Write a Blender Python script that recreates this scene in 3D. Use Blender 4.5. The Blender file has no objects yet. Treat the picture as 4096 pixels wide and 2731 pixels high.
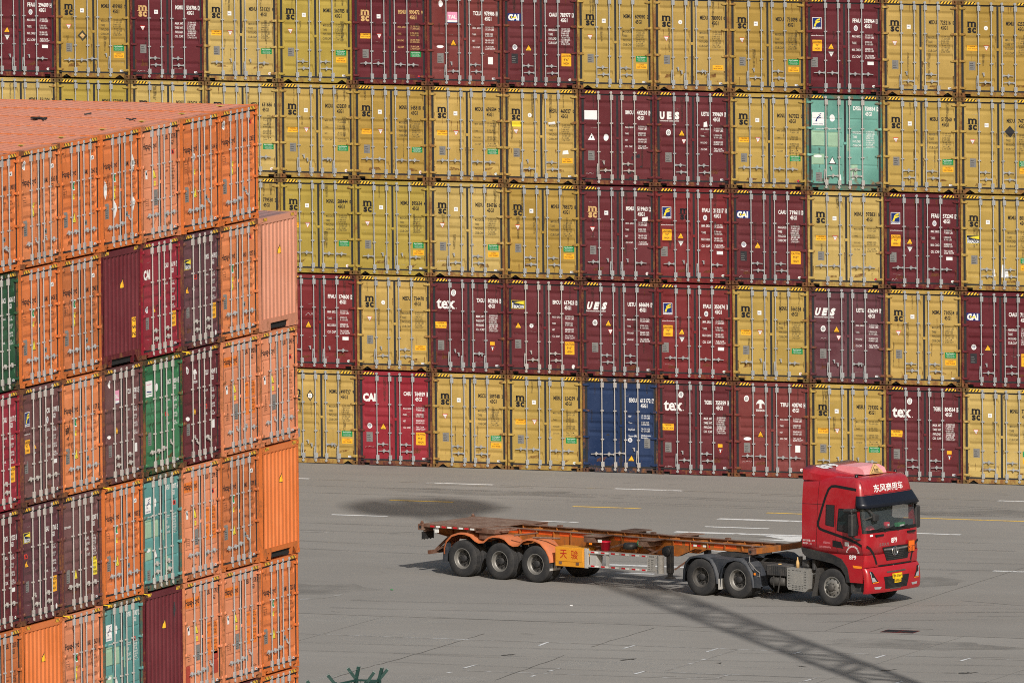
import bpy, bmesh, math, random
from mathutils import Vector, Matrix

# ---------------------------------------------------------------- camera, sky, sun, exposure
scene = bpy.context.scene
rad = math.radians
CAM_POS = Vector((190.6363, -444.6900, 48.5314))
CAM_RIGHT = Vector((0.9303341311, 0.3666039891, -0.0089397763))
CAM_UP = Vector((-0.0257791191, 0.0896988351, 0.9956352525))
CAM_FWD = Vector((-0.3658057428, 0.9260429980, -0.0929006157))
cam_data = bpy.data.cameras.new('camera')
cam_data.sensor_width = 36.0
cam_data.lens = 63045.6242 / 4096.0 * 36.0
cam_data.clip_start = 1.0
cam_data.clip_end = 6000.0
cam = bpy.data.objects.new('camera', cam_data)
scene.collection.objects.link(cam)
m3 = Matrix((CAM_RIGHT, CAM_UP, -CAM_FWD)).transposed()
cam.matrix_world = Matrix.Translation(CAM_POS) @ m3.to_4x4()
scene.camera = cam

SUN_ELEV = rad(32.0)
SUN_AZ = Vector((0.600, -0.800, 0)).normalized()
sun_dir = Vector((SUN_AZ.x * math.cos(SUN_ELEV), SUN_AZ.y * math.cos(SUN_ELEV), math.sin(SUN_ELEV)))
world = bpy.data.worlds.new('World')
scene.world = world
world.use_nodes = True
wn = world.node_tree
bg = wn.nodes['Background']
sky = wn.nodes.new('ShaderNodeTexSky')
sky.sky_type = 'NISHITA'
sky.sun_disc = False
sky.sun_elevation = SUN_ELEV
sky.sun_rotation = math.atan2(SUN_AZ.x, SUN_AZ.y)
sky.air_density = 1.6
sky.dust_density = 4.0
wn.links.new(sky.outputs[0], bg.inputs[0])
bg.inputs[1].default_value = 0.075
sun_data = bpy.data.lights.new('sun', 'SUN')
sun_data.energy = 3.85
sun_data.angle = rad(0.55)
sun_data.color = (1.0, 0.965, 0.91)
sun = bpy.data.objects.new('sun', sun_data)
scene.collection.objects.link(sun)
sun.location = (80, -120, 120)
sun.rotation_euler = (-sun_dir).to_track_quat('-Z', 'Y').to_euler()
scene.view_settings.view_transform = 'Standard'
scene.view_settings.look = 'None'
scene.view_settings.exposure = 0.0
scene.view_settings.gamma = 1.0
scene.view_settings.use_curve_mapping = False

scene.render.engine = 'CYCLES'
scene.cycles.filter_width = 1.0
scene.cycles.use_denoising = False
COL = scene.collection
rng = random.Random(7)

# ---------------------------------------------------------------- materials
def lin(r, g, b, k=1.0):
    f = lambda c: (c / 12.92 if c <= 0.04045 else ((c + 0.055) / 1.055) ** 2.4)
    return tuple(min(1.0, f(c / 255.0) * k) for c in (r, g, b))

class Nodes:
    def __init__(self, name):
        self.m = bpy.data.materials.new(name)
        self.m.use_nodes = True
        self.t = self.m.node_tree
        self.bsdf = self.t.nodes['Principled BSDF']
    def n(self, kind, **kw):
        nd = self.t.nodes.new(kind)
        for k, v in kw.items():
            setattr(nd, k, v)
        return nd
    def l(self, a, b):
        self.t.links.new(a, b)
    def math(self, op, a, b=None, clamp=False):
        nd = self.n('ShaderNodeMath', operation=op, use_clamp=clamp)
        for i, v in enumerate((a, b)):
            if v is None:
                continue
            if isinstance(v, (int, float)):
                nd.inputs[i].default_value = v
            else:
                self.l(v, nd.inputs[i])
        return nd.outputs[0]
    def mix(self, fac, a, b):
        nd = self.n('ShaderNodeMix', data_type='RGBA')
        for s, v in ((nd.inputs[0], fac), (nd.inputs[6], a), (nd.inputs[7], b)):
            if isinstance(v, tuple):
                s.default_value = (*v[:3], 1.0)
            elif isinstance(v, (int, float)):
                s.default_value = v
            else:
                self.l(v, s)
        return nd.outputs[2]
    def noise(self, vec, scale, detail=4.0, rough=0.55):
        nd = self.n('ShaderNodeTexNoise')
        nd.inputs['Scale'].default_value = scale
        nd.inputs['Detail'].default_value = detail
        nd.inputs['Roughness'].default_value = rough
        self.l(vec, nd.inputs['Vector'])
        return nd.outputs['Fac']
    def ramp(self, v, a, b):
        nd = self.n('ShaderNodeMapRange', clamp=True)
        nd.inputs['From Min'].default_value = a
        nd.inputs['From Max'].default_value = b
        self.l(v, nd.inputs['Value'])
        return nd.outputs['Result']
    def scaled(self, vec, sc):
        nd = self.n('ShaderNodeVectorMath', operation='MULTIPLY')
        self.l(vec, nd.inputs[0])
        nd.inputs[1].default_value = sc
        return nd.outputs[0]
    def coords(self, per_object=True):
        """object coordinates, shifted by where the thing stands so that no two copies share their stains"""
        tc = self.n('ShaderNodeTexCoord')
        self.obj = tc.outputs['Object']
        if not per_object:
            return self.obj
        oi = self.n('ShaderNodeObjectInfo')
        sc = self.scaled(oi.outputs['Location'], (3.17, 2.71, 3.63))
        ad = self.n('ShaderNodeVectorMath', operation='ADD')
        self.l(self.obj, ad.inputs[0]); self.l(sc, ad.inputs[1])
        return ad.outputs[0]
    def out(self, col, rough=0.5, metal=0.0, spec=0.4):
        b = self.bsdf
        if isinstance(col, tuple):
            b.inputs['Base Color'].default_value = (*col[:3], 1)
        else:
            self.l(col, b.inputs['Base Color'])
        if isinstance(rough, (int, float)):
            b.inputs['Roughness'].default_value = rough
        else:
            self.l(rough, b.inputs['Roughness'])
        b.inputs['Metallic'].default_value = metal
        b.inputs['Specular IOR Level'].default_value = spec
        return self.m
    def bump(self, h, strength, dist=0.01):
        nd = self.n('ShaderNodeBump')
        nd.inputs['Strength'].default_value = strength
        nd.inputs['Distance'].default_value = dist
        self.l(h, nd.inputs['Height'])
        self.l(nd.outputs[0], self.bsdf.inputs['Normal'])

RUST = (0.135, 0.052, 0.022)
RUST2 = (0.27, 0.115, 0.04)
def paint(name, rgb, fade=0.12, rust=0.5, chalk=0.0, rough=0.5):
    """weathered container enamel: patchy fading, run-down streaks, rust blooms and scuffs"""
    N = Nodes(name)
    v = N.coords()
    sep = N.n('ShaderNodeSeparateXYZ'); N.l(N.obj, sep.inputs[0])
    z = sep.outputs['Z']
    n1 = N.noise(v, 0.8, 4)
    n2 = N.noise(N.scaled(v, (7, 7, 0.5)), 1.0, 4, 0.6)
    n3 = N.noise(v, 9.0, 6, 0.65)
    n4 = N.noise(v, 3.1, 7, 0.7)
    oi2 = N.n('ShaderNodeObjectInfo')
    n0 = N.noise(N.scaled(oi2.outputs['Location'], (0.41, 0.37, 0.47)), 1.0, 1, 0.5)
    dark = tuple(c * (1 - fade) for c in rgb)
    lite = tuple(min(1, c * (1 + fade) + 0.05 * chalk + 0.012) for c in rgb)
    c = N.mix(N.ramp(n1, 0.32, 0.68), dark, lite)
    c = N.mix(N.math('MULTIPLY', N.ramp(n2, 0.52, 0.75), 0.22), c, tuple(x * 0.62 for x in rgb))
    c = N.mix(N.math('MULTIPLY', N.ramp(n3, 0.56, 0.72), 0.18 + 0.3 * chalk), c, tuple(min(1, x * 1.12 + 0.07) for x in rgb))
    c = N.mix(N.math('MULTIPLY', N.ramp(n0, 0.30, 0.55), 0.30), tuple(x * 0.72 for x in rgb), c) if False else N.mix(N.math('MULTIPLY', N.ramp(n0, 0.42, 0.72), 0.32), c, tuple(x * 0.68 + 0.012 for x in rgb))
    # rust creeps up from the sill and down from the header, in blooms
    low = N.ramp(z, 0.5, 0.05)
    top = N.ramp(z, 2.55, 2.95)
    edge = N.math('MAXIMUM', low, N.math('MULTIPLY', top, 0.55))
    r = N.math('ADD', N.math('MULTIPLY', n4, 0.75), N.math('MULTIPLY', n2, 0.25))
    r = N.math('ADD', r, N.math('MULTIPLY', edge, 0.15))
    fac = N.math('MULTIPLY', N.ramp(r, 0.70 - 0.09 * rust, 0.78 - 0.08 * rust), 0.85)
    c = N.mix(fac, c, N.mix(n3, RUST, RUST2))
    N.out(c, rough, 0.0, 0.35)
    N.bump(N.noise(v, 1.7, 3), 0.25, 0.012)
    return N.m

def frame_paint(name, rgb, rust=0.5):
    """posts, rails and castings: the same enamel, much more knocked about"""
    N = Nodes(name)
    v = N.coords()
    n1 = N.noise(N.scaled(v, (3, 3, 0.9)), 1.3, 6, 0.65)
    n2 = N.noise(v, 11.0, 6, 0.7)
    n3 = N.noise(v, 2.3, 2)
    c = N.mix(N.ramp(n2, 0.35, 0.7), tuple(x * 0.80 for x in rgb), rgb)
    r = N.math('ADD', N.math('MULTIPLY', n1, 0.6), N.math('MULTIPLY', n2, 0.4))
    c = N.mix(N.math('MULTIPLY', N.ramp(r, 0.605 - 0.20 * rust, 0.72 - 0.18 * rust), 0.92), c, N.mix(n3, RUST, RUST2))
    N.out(c, 0.62, 0.0, 0.3)
    N.bump(n2, 0.35, 0.006)
    return N.m

def plain(name, rgb, rough=0.55, metal=0.0, spec=0.4, var=0.15, scale=6.0):
    N = Nodes(name)
    v = N.coords()
    n = N.noise(v, scale, 5, 0.6)
    c = N.mix(N.ramp(n, 0.3, 0.7), tuple(x * (1 - var) for x in rgb), tuple(min(1, x * (1 + var * 0.6)) for x in rgb))
    return N.out(c, rough, metal, spec)

def worn(name, rgb, under, amount=0.5, scale=5.0, rough=0.7, per_object=False):
    """road paint or print that has partly worn through to what lies under it"""
    N = Nodes(name)
    v = N.coords(per_object)
    geo = N.n('ShaderNodeNewGeometry')
    p = geo.outputs['Position'] if not per_object else v
    n = N.noise(p, scale, 6, 0.7)
    m = N.noise(p, scale * 0.17, 3, 0.5)
    f = N.math('ADD', N.math('MULTIPLY', n, 0.65), N.math('MULTIPLY', m, 0.35))
    fac = N.ramp(f, 0.62 - 0.25 * amount, 0.70 - 0.2 * amount)
    c = N.mix(fac, rgb, under)
    return N.out(c, rough, 0.0, 0.25)

def dusty(name, rgb, dust, amount=0.5, rough=0.35, metal=0.0, spec=0.5, coat=0.0, scale=3.0):
    """vehicle surfaces under road dust, thicker low down and on upward faces"""
    N = Nodes(name)
    v = N.coords(False)
    n = N.noise(v, scale, 6, 0.6)
    n2 = N.noise(v, scale * 7, 4, 0.6)
    geo = N.n('ShaderNodeNewGeometry')
    sep = N.n('ShaderNodeSeparateXYZ'); N.l(geo.outputs['Normal'], sep.inputs[0])
    up = N.ramp(sep.outputs['Z'], 0.2, 1.0)
    f = N.math('ADD', N.math('MULTIPLY', N.ramp(n, 0.4, 0.75), amount), N.math('MULTIPLY', up, amount * 0.6))
    f = N.math('MULTIPLY', f, N.ramp(n2, 0.2, 0.7), True)
    c = N.mix(f, rgb, dust)
    r = N.math('ADD', N.math('MULTIPLY', f, 0.4), rough, True)
    N.out(c, r, metal, spec)
    if coat:
        N.bsdf.inputs['Coat Weight'].default_value = coat
        N.bsdf.inputs['Coat Roughness'].default_value = 0.12
    return N.m

PAINT = {}
def add_paint(key, rgb, rust=0.5, chalk=0.0, fade=0.12, rough=0.5, frame=None, frust=None):
    PAINT[key] = (paint('enamel_' + key, rgb, fade, rust, chalk, rough),
                  frame_paint('frame_enamel_' + key, frame or rgb, rust if frust is None else frust),
                  frame_paint('casting_enamel_' + key, tuple(0.25 * a + 0.75 * c for a, c in zip(frame or rgb, (0.055, 0.028, 0.02))), 0.75))
K = 1.02
add_paint('mustard', lin(170, 142, 72, K), 0.45, 0.1, frust=0.75)
add_paint('ochre', lin(175, 145, 76, K), 0.85, 0.25, frust=1.0)
add_paint('mustard_pale', lin(178, 152, 86, K), 0.6, 0.4, frust=0.85)
add_paint('mustard_deep', lin(160, 130, 60, K), 0.5, 0.0, frust=0.7)
add_paint('orange_pale', lin(208, 122, 70, 1.0), 0.35, 0.45, fade=0.12, frust=0.55)
add_paint('olive', lin(164, 142, 62, K), 0.4, 0.0, frust=0.6)
add_paint('maroon', lin(94, 35, 41, K), 0.35, 0.0, frust=0.55)
add_paint('wine', lin(92, 27, 36, K), 0.3, 0.0, frust=0.5)
add_paint('plum', lin(88, 45, 53, K), 0.5, 0.35, frust=0.6)
add_paint('brick', lin(112, 46, 44, K), 0.4, 0.3, frust=0.5)
add_paint('russet', lin(112, 34, 37, K), 0.35, 0.0, frust=0.5)
add_paint('crimson', lin(136, 28, 42, K), 0.3, 0.1, frame=lin(84, 40, 46), frust=0.7)
add_paint('navy', lin(18, 42, 80, K), 0.3, 0.15, frame=lin(42, 52, 68), frust=0.75)
add_paint('teal', lin(96, 150, 138, K), 0.8, 0.6, fade=0.2, frame=lin(70, 120, 108), frust=0.75)
add_paint('aqua', lin(84, 142, 140, K), 0.5, 0.3, fade=0.2, frame=lin(60, 100, 92), frust=0.8)
add_paint('green', lin(40, 108, 68, K), 0.35, 0.5, fade=0.2, frame=lin(34, 74, 46), frust=0.7)
add_paint('bottle', lin(16, 70, 40, K), 0.35, 0.4, fade=0.2, frame=lin(22, 60, 38), frust=0.6)
add_paint('orange', lin(207, 113, 55, 1.0), 0.25, 0.2, fade=0.10, frust=0.45)
add_paint('amber', lin(190, 106, 54, 1.0), 0.45, 0.5, fade=0.12, frust=0.55)
add_paint('salmon', lin(212, 132, 92, 1.0), 0.4, 0.6, fade=0.1, frust=0.65)
add_paint('peach', lin(200, 136, 110, 1.0), 0.3, 0.5, fade=0.07, frust=0.45)
add_paint('umber', lin(98, 56, 56, K), 0.5, 0.7, frust=0.7)
add_paint('rose', lin(138, 28, 46, K), 0.25, 0.1, frust=0.45)

M = {}
M['rubber_seal'] = plain('rubber_seal', (0.022, 0.023, 0.026), 0.7, var=0.3)
M['galvanised'] = plain('galvanised_steel', lin(176, 178, 180), 0.42, 0.35, 0.5, 0.14, 4.0)
M['bar_cream'] = plain('painted_bar_cream', lin(172, 167, 163), 0.55, 0.05, 0.4, 0.14, 5.0)
M['dark_gap'] = plain('dark_gap_shade', (0.012, 0.012, 0.013), 0.9)  # near-black colour painted in as the shade of gaps, holes and pits
M['black_print'] = worn('black_print', (0.016, 0.016, 0.02), (0.05, 0.045, 0.04), 0.1, 9.0, 0.55, True)
M['brown_print'] = worn('brown_print', (0.10, 0.04, 0.025), (0.30, 0.12, 0.05), 0.2, 9.0, 0.55, True)
M['grey_print'] = plain('grey_print', (0.055, 0.048, 0.03), 0.55)
M['white_print'] = plain('white_print', (0.80, 0.79, 0.78), 0.5, var=0.06)
M['gold_print'] = plain('gold_print', lin(206, 168, 112), 0.5, var=0.08)
M['white_film'] = plain('white_film', (0.80, 0.80, 0.80), 0.4, var=0.05)
M['yellow_film'] = plain('yellow_film', lin(250, 190, 40), 0.4, var=0.06)
M['amber_film'] = plain('amber_film', lin(244, 176, 44), 0.4, var=0.08)
M['lemon_film'] = plain('lemon_film', lin(236, 212, 60), 0.4, var=0.06)
M['green_film'] = plain('green_film', lin(24, 134, 72), 0.4, var=0.08)
M['blue_film'] = plain('blue_film', lin(28, 48, 110), 0.4, var=0.08)
M['navy_film'] = plain('navy_film', lin(24, 32, 62), 0.4, var=0.08)
M['red_film'] = plain('red_film', lin(206, 56, 44), 0.4, var=0.08)
M['pink_film'] = plain('pink_film', lin(226, 150, 182), 0.4, var=0.12)
M['steel_plate'] = plain('data_plate_steel', lin(140, 138, 136), 0.5, 0.3, 0.5, 0.2, 30.0)
M['black_plate'] = plain('black_plate', (0.03, 0.03, 0.035), 0.5, 0.0, 0.4, 0.3, 30.0)
M['stripe_black'] = plain('stripe_black', (0.02, 0.02, 0.02), 0.55)
M['stripe_yellow'] = plain('stripe_yellow', lin(250, 194, 60), 0.5, var=0.1)
M['chalk'] = plain('chalk', (0.55, 0.50, 0.50), 0.9)
M['hinge_pin'] = plain('hinge_pin', (0.25, 0.22, 0.2), 0.6)

def run_mat(name, rgb, amount):
    N = Nodes(name)
    v = N.coords()
    f = N.math('MULTIPLY', N.ramp(N.noise(v, 14.0, 5, 0.7), 0.35, 0.62), amount)
    N.out(rgb, 0.8, 0.0, 0.2)
    N.l(f, N.bsdf.inputs['Alpha'])
    return N.m
M['rust_run'] = run_mat('rust_run', (0.16, 0.062, 0.022), 0.75)
M['grime_run'] = run_mat('grime_run', (0.05, 0.042, 0.036), 0.5)
M['scuff'] = run_mat('scuff', (0.50, 0.47, 0.44), 0.45)

# ---------------------------------------------------------------- mesh helpers
class MB:
    def __init__(self):
        self.v = []; self.f = []; self.mi = []; self.smooth = []
    def face(self, pts, mi=0, sm=False):
        b = len(self.v)
        self.v.extend([tuple(p) for p in pts])
        self.f.append(tuple(range(b, b + len(pts)))); self.mi.append(mi); self.smooth.append(sm)
    def add(self, verts, faces, mi=0, sm=False):
        b = len(self.v)
        self.v.extend([tuple(p) for p in verts])
        for f in faces:
            self.f.append(tuple(b + i for i in f)); self.mi.append(mi); self.smooth.append(sm)
    def box(self, x0, x1, y0, y1, z0, z1, mi=0, c=0.0):
        if c <= 0:
            vs = [(x, y, z) for x in (x0, x1) for y in (y0, y1) for z in (z0, z1)]
            self.add(vs, [(0, 1, 3, 2), (4, 6, 7, 5), (0, 4, 5, 1), (2, 3, 7, 6), (0, 2, 6, 4), (1, 5, 7, 3)], mi)
            return
        # chamfered box: bevel of the edges with three-vertex corners
        vs = []
        for sx, X, dx in ((0, x0, c), (1, x1, -c)):
            for sy, Y, dy in ((0, y0, c), (1, y1, -c)):
                for sz, Z, dz in ((0, z0, c), (1, z1, -c)):
                    vs += [(X, Y + dy, Z + dz), (X + dx, Y, Z + dz), (X + dx, Y + dy, Z)]
        I = lambda a, b, d, k: (a * 4 + b * 2 + d) * 3 + k
        fs = []
        for a in (0, 1):
            fs.append([I(a, 0, 0, 0), I(a, 0, 1, 0), I(a, 1, 1, 0), I(a, 1, 0, 0)])
            fs.append([I(0, a, 0, 1), I(0, a, 1, 1), I(1, a, 1, 1), I(1, a, 0, 1)])
            fs.append([I(0, 0, a, 2), I(0, 1, a, 2), I(1, 1, a, 2), I(1, 0, a, 2)])
            for b in (0, 1):
                fs.append([I(a, b, 0, 0), I(a, b, 1, 0), I(a, b, 1, 1), I(a, b, 0, 1)])
                fs.append([I(a, 0, b, 0), I(a, 1, b, 0), I(a, 1, b, 2), I(a, 0, b, 2)])
                fs.append([I(0, a, b, 1), I(1, a, b, 1), I(1, a, b, 2), I(0, a, b, 2)])
                for d in (0, 1):
                    fs.append([I(a, b, d, 0), I(a, b, d, 1), I(a, b, d, 2)])
        self.add(vs, fs, mi)
    def prism(self, poly, axis, a, b, mi=0):
        """extrude a 2-D polygon along an axis ('x': (y,z), 'y': (x,z), 'z': (x,y))"""
        def P(p, t):
            return {'x': (t, p[0], p[1]), 'y': (p[0], t, p[1]), 'z': (p[0], p[1], t)}[axis]
        n = len(poly)
        vs = [P(p, a) for p in poly] + [P(p, b) for p in poly]
        fs = [tuple(range(n)), tuple(range(2 * n - 1, n - 1, -1))]
        fs += [(i, (i + 1) % n, n + (i + 1) % n, n + i) for i in range(n)]
        self.add(vs, fs, mi)
    def tube(self, p0, p1, r, n=8, mi=0, r1=None, caps=True, sm=True):
        p0 = Vector(p0); p1 = Vector(p1); d = (p1 - p0).normalized()
        a = Vector((0, 0, 1)) if abs(d.z) < 0.9 else Vector((1, 0, 0))
        u = d.cross(a).normalized(); w = d.cross(u)
        r1 = r if r1 is None else r1
        vs = []
        for p, rr in ((p0, r), (p1, r1)):
            for i in range(n):
                t = 2 * math.pi * i / n
                vs.append(p + u * (rr * math.cos(t)) + w * (rr * math.sin(t)))
        self.add(vs, [(i, (i + 1) % n, n + (i + 1) % n, n + i) for i in range(n)], mi, sm)
        if caps:
            self.add(vs[:n], [tuple(range(n - 1, -1, -1))], mi)
            self.add(vs[n:], [tuple(range(n))], mi)
    def path(self, pts, r, n=6, mi=0):
        for a, b in zip(pts[:-1], pts[1:]):
            self.tube(a, b, r, n, mi)
    def bar(self, p0, p1, w, h, mi=0):
        """rectangular bar between two points, w across (horizontal), h deep"""
        p0 = Vector(p0); p1 = Vector(p1); d = (p1 - p0).normalized()
        a = Vector((0, 0, 1)) if abs(d.z) < 0.95 else Vector((0, 1, 0))
        u = d.cross(a).normalized() * (w / 2); k = u.cross(d).normalized() * (h / 2)
        vs = [p + s * u + t * k for p in (p0, p1) for s, t in ((-1, -1), (1, -1), (1, 1), (-1, 1))]
        self.add(vs, [(3, 2, 1, 0), (4, 5, 6, 7), (0, 1, 5, 4), (1, 2, 6, 5), (2, 3, 7, 6), (3, 0, 4, 7)], mi)
    def lathe(self, prof, n=32, axis='y', c=(0, 0, 0), mi=0, sm=True):
        """revolve (radius, along) pairs about an axis through c"""
        vs = []
        for r, t in prof:
            for i in range(n):
                a = 2 * math.pi * i / n
                ca, sa = r * math.cos(a), r * math.sin(a)
                vs.append({'y': (c[0] + ca, c[1] + t, c[2] + sa), 'z': (c[0] + ca, c[1] + sa, c[2] + t), 'x': (c[0] + t, c[1] + ca, c[2] + sa)}[axis])
        fs = []
        for k in range(len(prof) - 1):
            for i in range(n):
                j = (i + 1) % n
                fs.append((k * n + i, k * n + j, (k + 1) * n + j, (k + 1) * n + i))
        self.add(vs, fs, mi, sm)
    def grid(self, rows, mi=0, sm=False, close=False, skip=None):
        nr, nc = len(rows), len(rows[0])
        vs = [p for r in rows for p in r]
        fs = []
        for i in range(nr - 1):
            for j in range(nc if close else nc - 1):
                if skip and skip(i, j):
                    continue
                k = (j + 1) % nc
                fs.append((i * nc + j, i * nc + k, (i + 1) * nc + k, (i + 1) * nc + j))
        self.add(vs, fs, mi, sm)
    def mesh(self, name, slots=1):
        me = bpy.data.meshes.new(name)
        me.from_pydata(self.v, [], self.f)
        for _ in range(max(slots, max(self.mi, default=0) + 1)):
            me.materials.append(None)
        me.polygons.foreach_set('material_index', self.mi)
        me.polygons.foreach_set('use_smooth', self.smooth)
        me.update()
        return me
    def weld(self, name, slots=1, dist=1e-4):
        me = self.mesh(name, slots)
        bm = bmesh.new(); bm.from_mesh(me)
        bmesh.ops.remove_doubles(bm, verts=bm.verts, dist=dist)
        bmesh.ops.recalc_face_normals(bm, faces=bm.faces)
        bm.to_mesh(me); bm.free()
        return me

CACHE = {}
def cached(key, fn):
    if key not in CACHE:
        CACHE[key] = fn()
    return CACHE[key]

def obj(name, me, mats, parent=None, loc=(0, 0, 0)):
    o = bpy.data.objects.new(name, me)
    COL.objects.link(o)
    if not isinstance(mats, (list, tuple)):
        mats = [mats]
    for i, m in enumerate(mats):
        if i < len(o.material_slots):
            o.material_slots[i].link = 'OBJECT'
            o.material_slots[i].material = m
    o.location = loc
    if parent is not None:
        o.parent = parent
    return o

def thing(name, label, cat, loc=(0, 0, 0), rz=0.0, group=None):
    o = bpy.data.objects.new(name, None)
    COL.objects.link(o)
    o.empty_display_size = 0.3
    o.location = loc
    o.rotation_euler = (0, 0, rz)
    tag(o, label, cat, group)
    return o

def tag(o, label, cat, group=None):
    o['label'] = label; o['category'] = cat
    if group:
        o['group'] = group
    return o

def struct(name, me, mats, parent=None):
    o = obj(name, me, mats, parent)
    if parent is None:
        o['kind'] = 'structure'
    return o

def text_polys(s, h, sx=1.0, bold=0.0, shear=0.0, w=None, space=1.0):
    """lettering as flat polygons, lower-left at the origin, cap height h, optionally squeezed to width w"""
    key = ('txt', s, bold, space)
    def make():
        c = bpy.data.curves.new('lettering', 'FONT')
        c.body = s; c.resolution_u = 2; c.offset = bold; c.space_character = space
        o = bpy.data.objects.new('lettering', c)
        me = o.to_mesh()
        P = [[(me.vertices[i].co.x, me.vertices[i].co.y) for i in p.vertices] for p in me.polygons]
        o.to_mesh_clear()
        bpy.data.objects.remove(o); bpy.data.curves.remove(c)
        return P
    P = cached(key, make)
    xs = [p[0] for q in P for p in q]; ys = [p[1] for q in P for p in q]
    x0, x1 = min(xs), max(xs)
    cjk = any(ord(ch) > 0x2000 for ch in s)
    y0, y1 = (min(ys), max(ys)) if cjk else (0.0, 0.69)
    k = h / (y1 - y0)
    kx = k * sx if w is None else w / (x1 - x0)
    return [[((x - x0) * kx + (y - y0) * k * shear, (y - y0) * k) for x, y in q] for q in P]

def at(polys, x, z):
    return [[(a + x, b + z) for a, b in q] for q in polys]
def rect(x0, z0, x1, z1):
    return [[(x0, z0), (x1, z0), (x1, z1), (x0, z1)]]
def disc(x, z, rx, rz, n=16):
    return [[(x + rx * math.cos(2 * math.pi * i / n), z + rz * math.sin(2 * math.pi * i / n)) for i in range(n)]]

# ---------------------------------------------------------------- the yard: asphalt, concrete apron, joints, road paint
def yard_material(name, base, warm, seed, slab):
    N = Nodes(name)
    geo = N.n('ShaderNodeNewGeometry')
    p = geo.outputs['Position']
    off = N.n('ShaderNodeVectorMath', operation='ADD')
    N.l(p, off.inputs[0]); off.inputs[1].default_value = (seed, seed * 0.7, 0)
    p = off.outputs[0]
    big = N.noise(p, 0.07, 4, 0.6)
    mid = N.noise(N.scaled(p, (0.22, 0.75, 1)), 1.0, 5, 0.6)
    trk = N.noise(N.scaled(p, (0.10, 1.5, 1)), 1.0, 4, 0.65)
    fin = N.noise(p, 6.0, 6, 0.75)
    spk = N.noise(p, 42.0, 3, 0.7)
    c = N.mix(N.ramp(big, 0.3, 0.7), tuple(x * 0.90 for x in base), tuple(x * 1.06 for x in warm))
    c = N.mix(N.math('MULTIPLY', N.ramp(mid, 0.40, 0.72), 0.35), c, tuple(x * 0.80 for x in base))
    c = N.mix(N.math('MULTIPLY', N.ramp(trk, 0.52, 0.74), 0.26), c, tuple(x * 0.70 for x in base))
    c = N.mix(N.math('MULTIPLY', N.ramp(fin, 0.50, 0.80), 0.30), c, tuple(x * 1.28 for x in warm))
    c = N.mix(N.math('MULTIPLY', N.ramp(spk, 0.42, 0.70), 0.50), c, tuple(x * 0.62 for x in base))
    # oil drips
    oil = N.noise(p, 0.9, 2, 0.4)
    c = N.mix(N.math('MULTIPLY', N.ramp(oil, 0.70, 0.76), 0.35), c, tuple(x * 0.45 for x in base))
    N.out(c, 0.9, 0.0, 0.2)
    N.bump(N.math('ADD', fin, spk), 0.25, 0.01)
    return N.m

M['asphalt'] = yard_material('yard_asphalt', (0.285, 0.266, 0.243), (0.304, 0.286, 0.264), 3.0, 0)
M['apron'] = yard_material('apron_concrete', (0.302, 0.281, 0.256), (0.320, 0.302, 0.278), 41.0, 1)
AS = (0.27, 0.252, 0.23)
M['road_white'] = worn('road_white', (0.74, 0.74, 0.73), AS, 0.42, 4.0)
M['road_white_faded'] = worn('road_white_faded', (0.60, 0.60, 0.60), AS, 0.95, 2.6)
M['road_tick'] = worn('road_tick', (0.72, 0.73, 0.74), AS, 0.55, 3.5)
M['road_yellow'] = worn('road_yellow', lin(224, 186, 92), AS, 0.40, 3.0)
M['road_yellow_faded'] = worn('road_yellow_faded', lin(205, 184, 120), AS, 1.15, 2.2)
M['crack'] = plain('crack_dirt', (0.085, 0.078, 0.070), 0.95)
M['joint'] = plain('joint_filler', (0.185, 0.174, 0.160), 0.95)

b = MB()
b.face([(-2500, -2500, 0), (2500, -2500, 0), (2500, 2500, 0), (-2500, 2500, 0)])
ground = struct('ground', b.mesh('ground'), M['asphalt'])
b = MB()
b.face([(-150, -700, 0.004), (250, -700, 0.004), (250, -38.75, 0.004), (-150, -38.70, 0.004)])
apron = struct('concrete_apron', b.mesh('concrete_apron'), M['apron'])

def strip(name, pts, w, mat, z, parent=ground, ragged=0.0):
    bb = MB()
    P = [Vector((p[0], p[1], 0)) for p in pts]
    if ragged:
        Q = []
        for a, c in zip(P[:-1], P[1:]):
            n = max(2, int((c - a).length / 0.35))
            d = (c - a).normalized(); nn = Vector((-d.y, d.x, 0))
            for i in range(n):
                Q.append(a + (c - a) * (i / n) + nn * rng.uniform(-ragged, ragged))
        Q.append(P[-1]); P = Q
    L, R = [], []
    for i, q in enumerate(P):
        d = (P[min(i + 1, len(P) - 1)] - P[max(i - 1, 0)]).normalized()
        nn = Vector((-d.y, d.x, 0)) * (w / 2 * (rng.uniform(0.35, 1.3) if ragged else 1.0))
        L.append((q.x + nn.x, q.y + nn.y, z)); R.append((q.x - nn.x, q.y - nn.y, z))
    bb.grid([L, R])
    return obj(name, bb.mesh(name), mat, parent)

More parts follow.
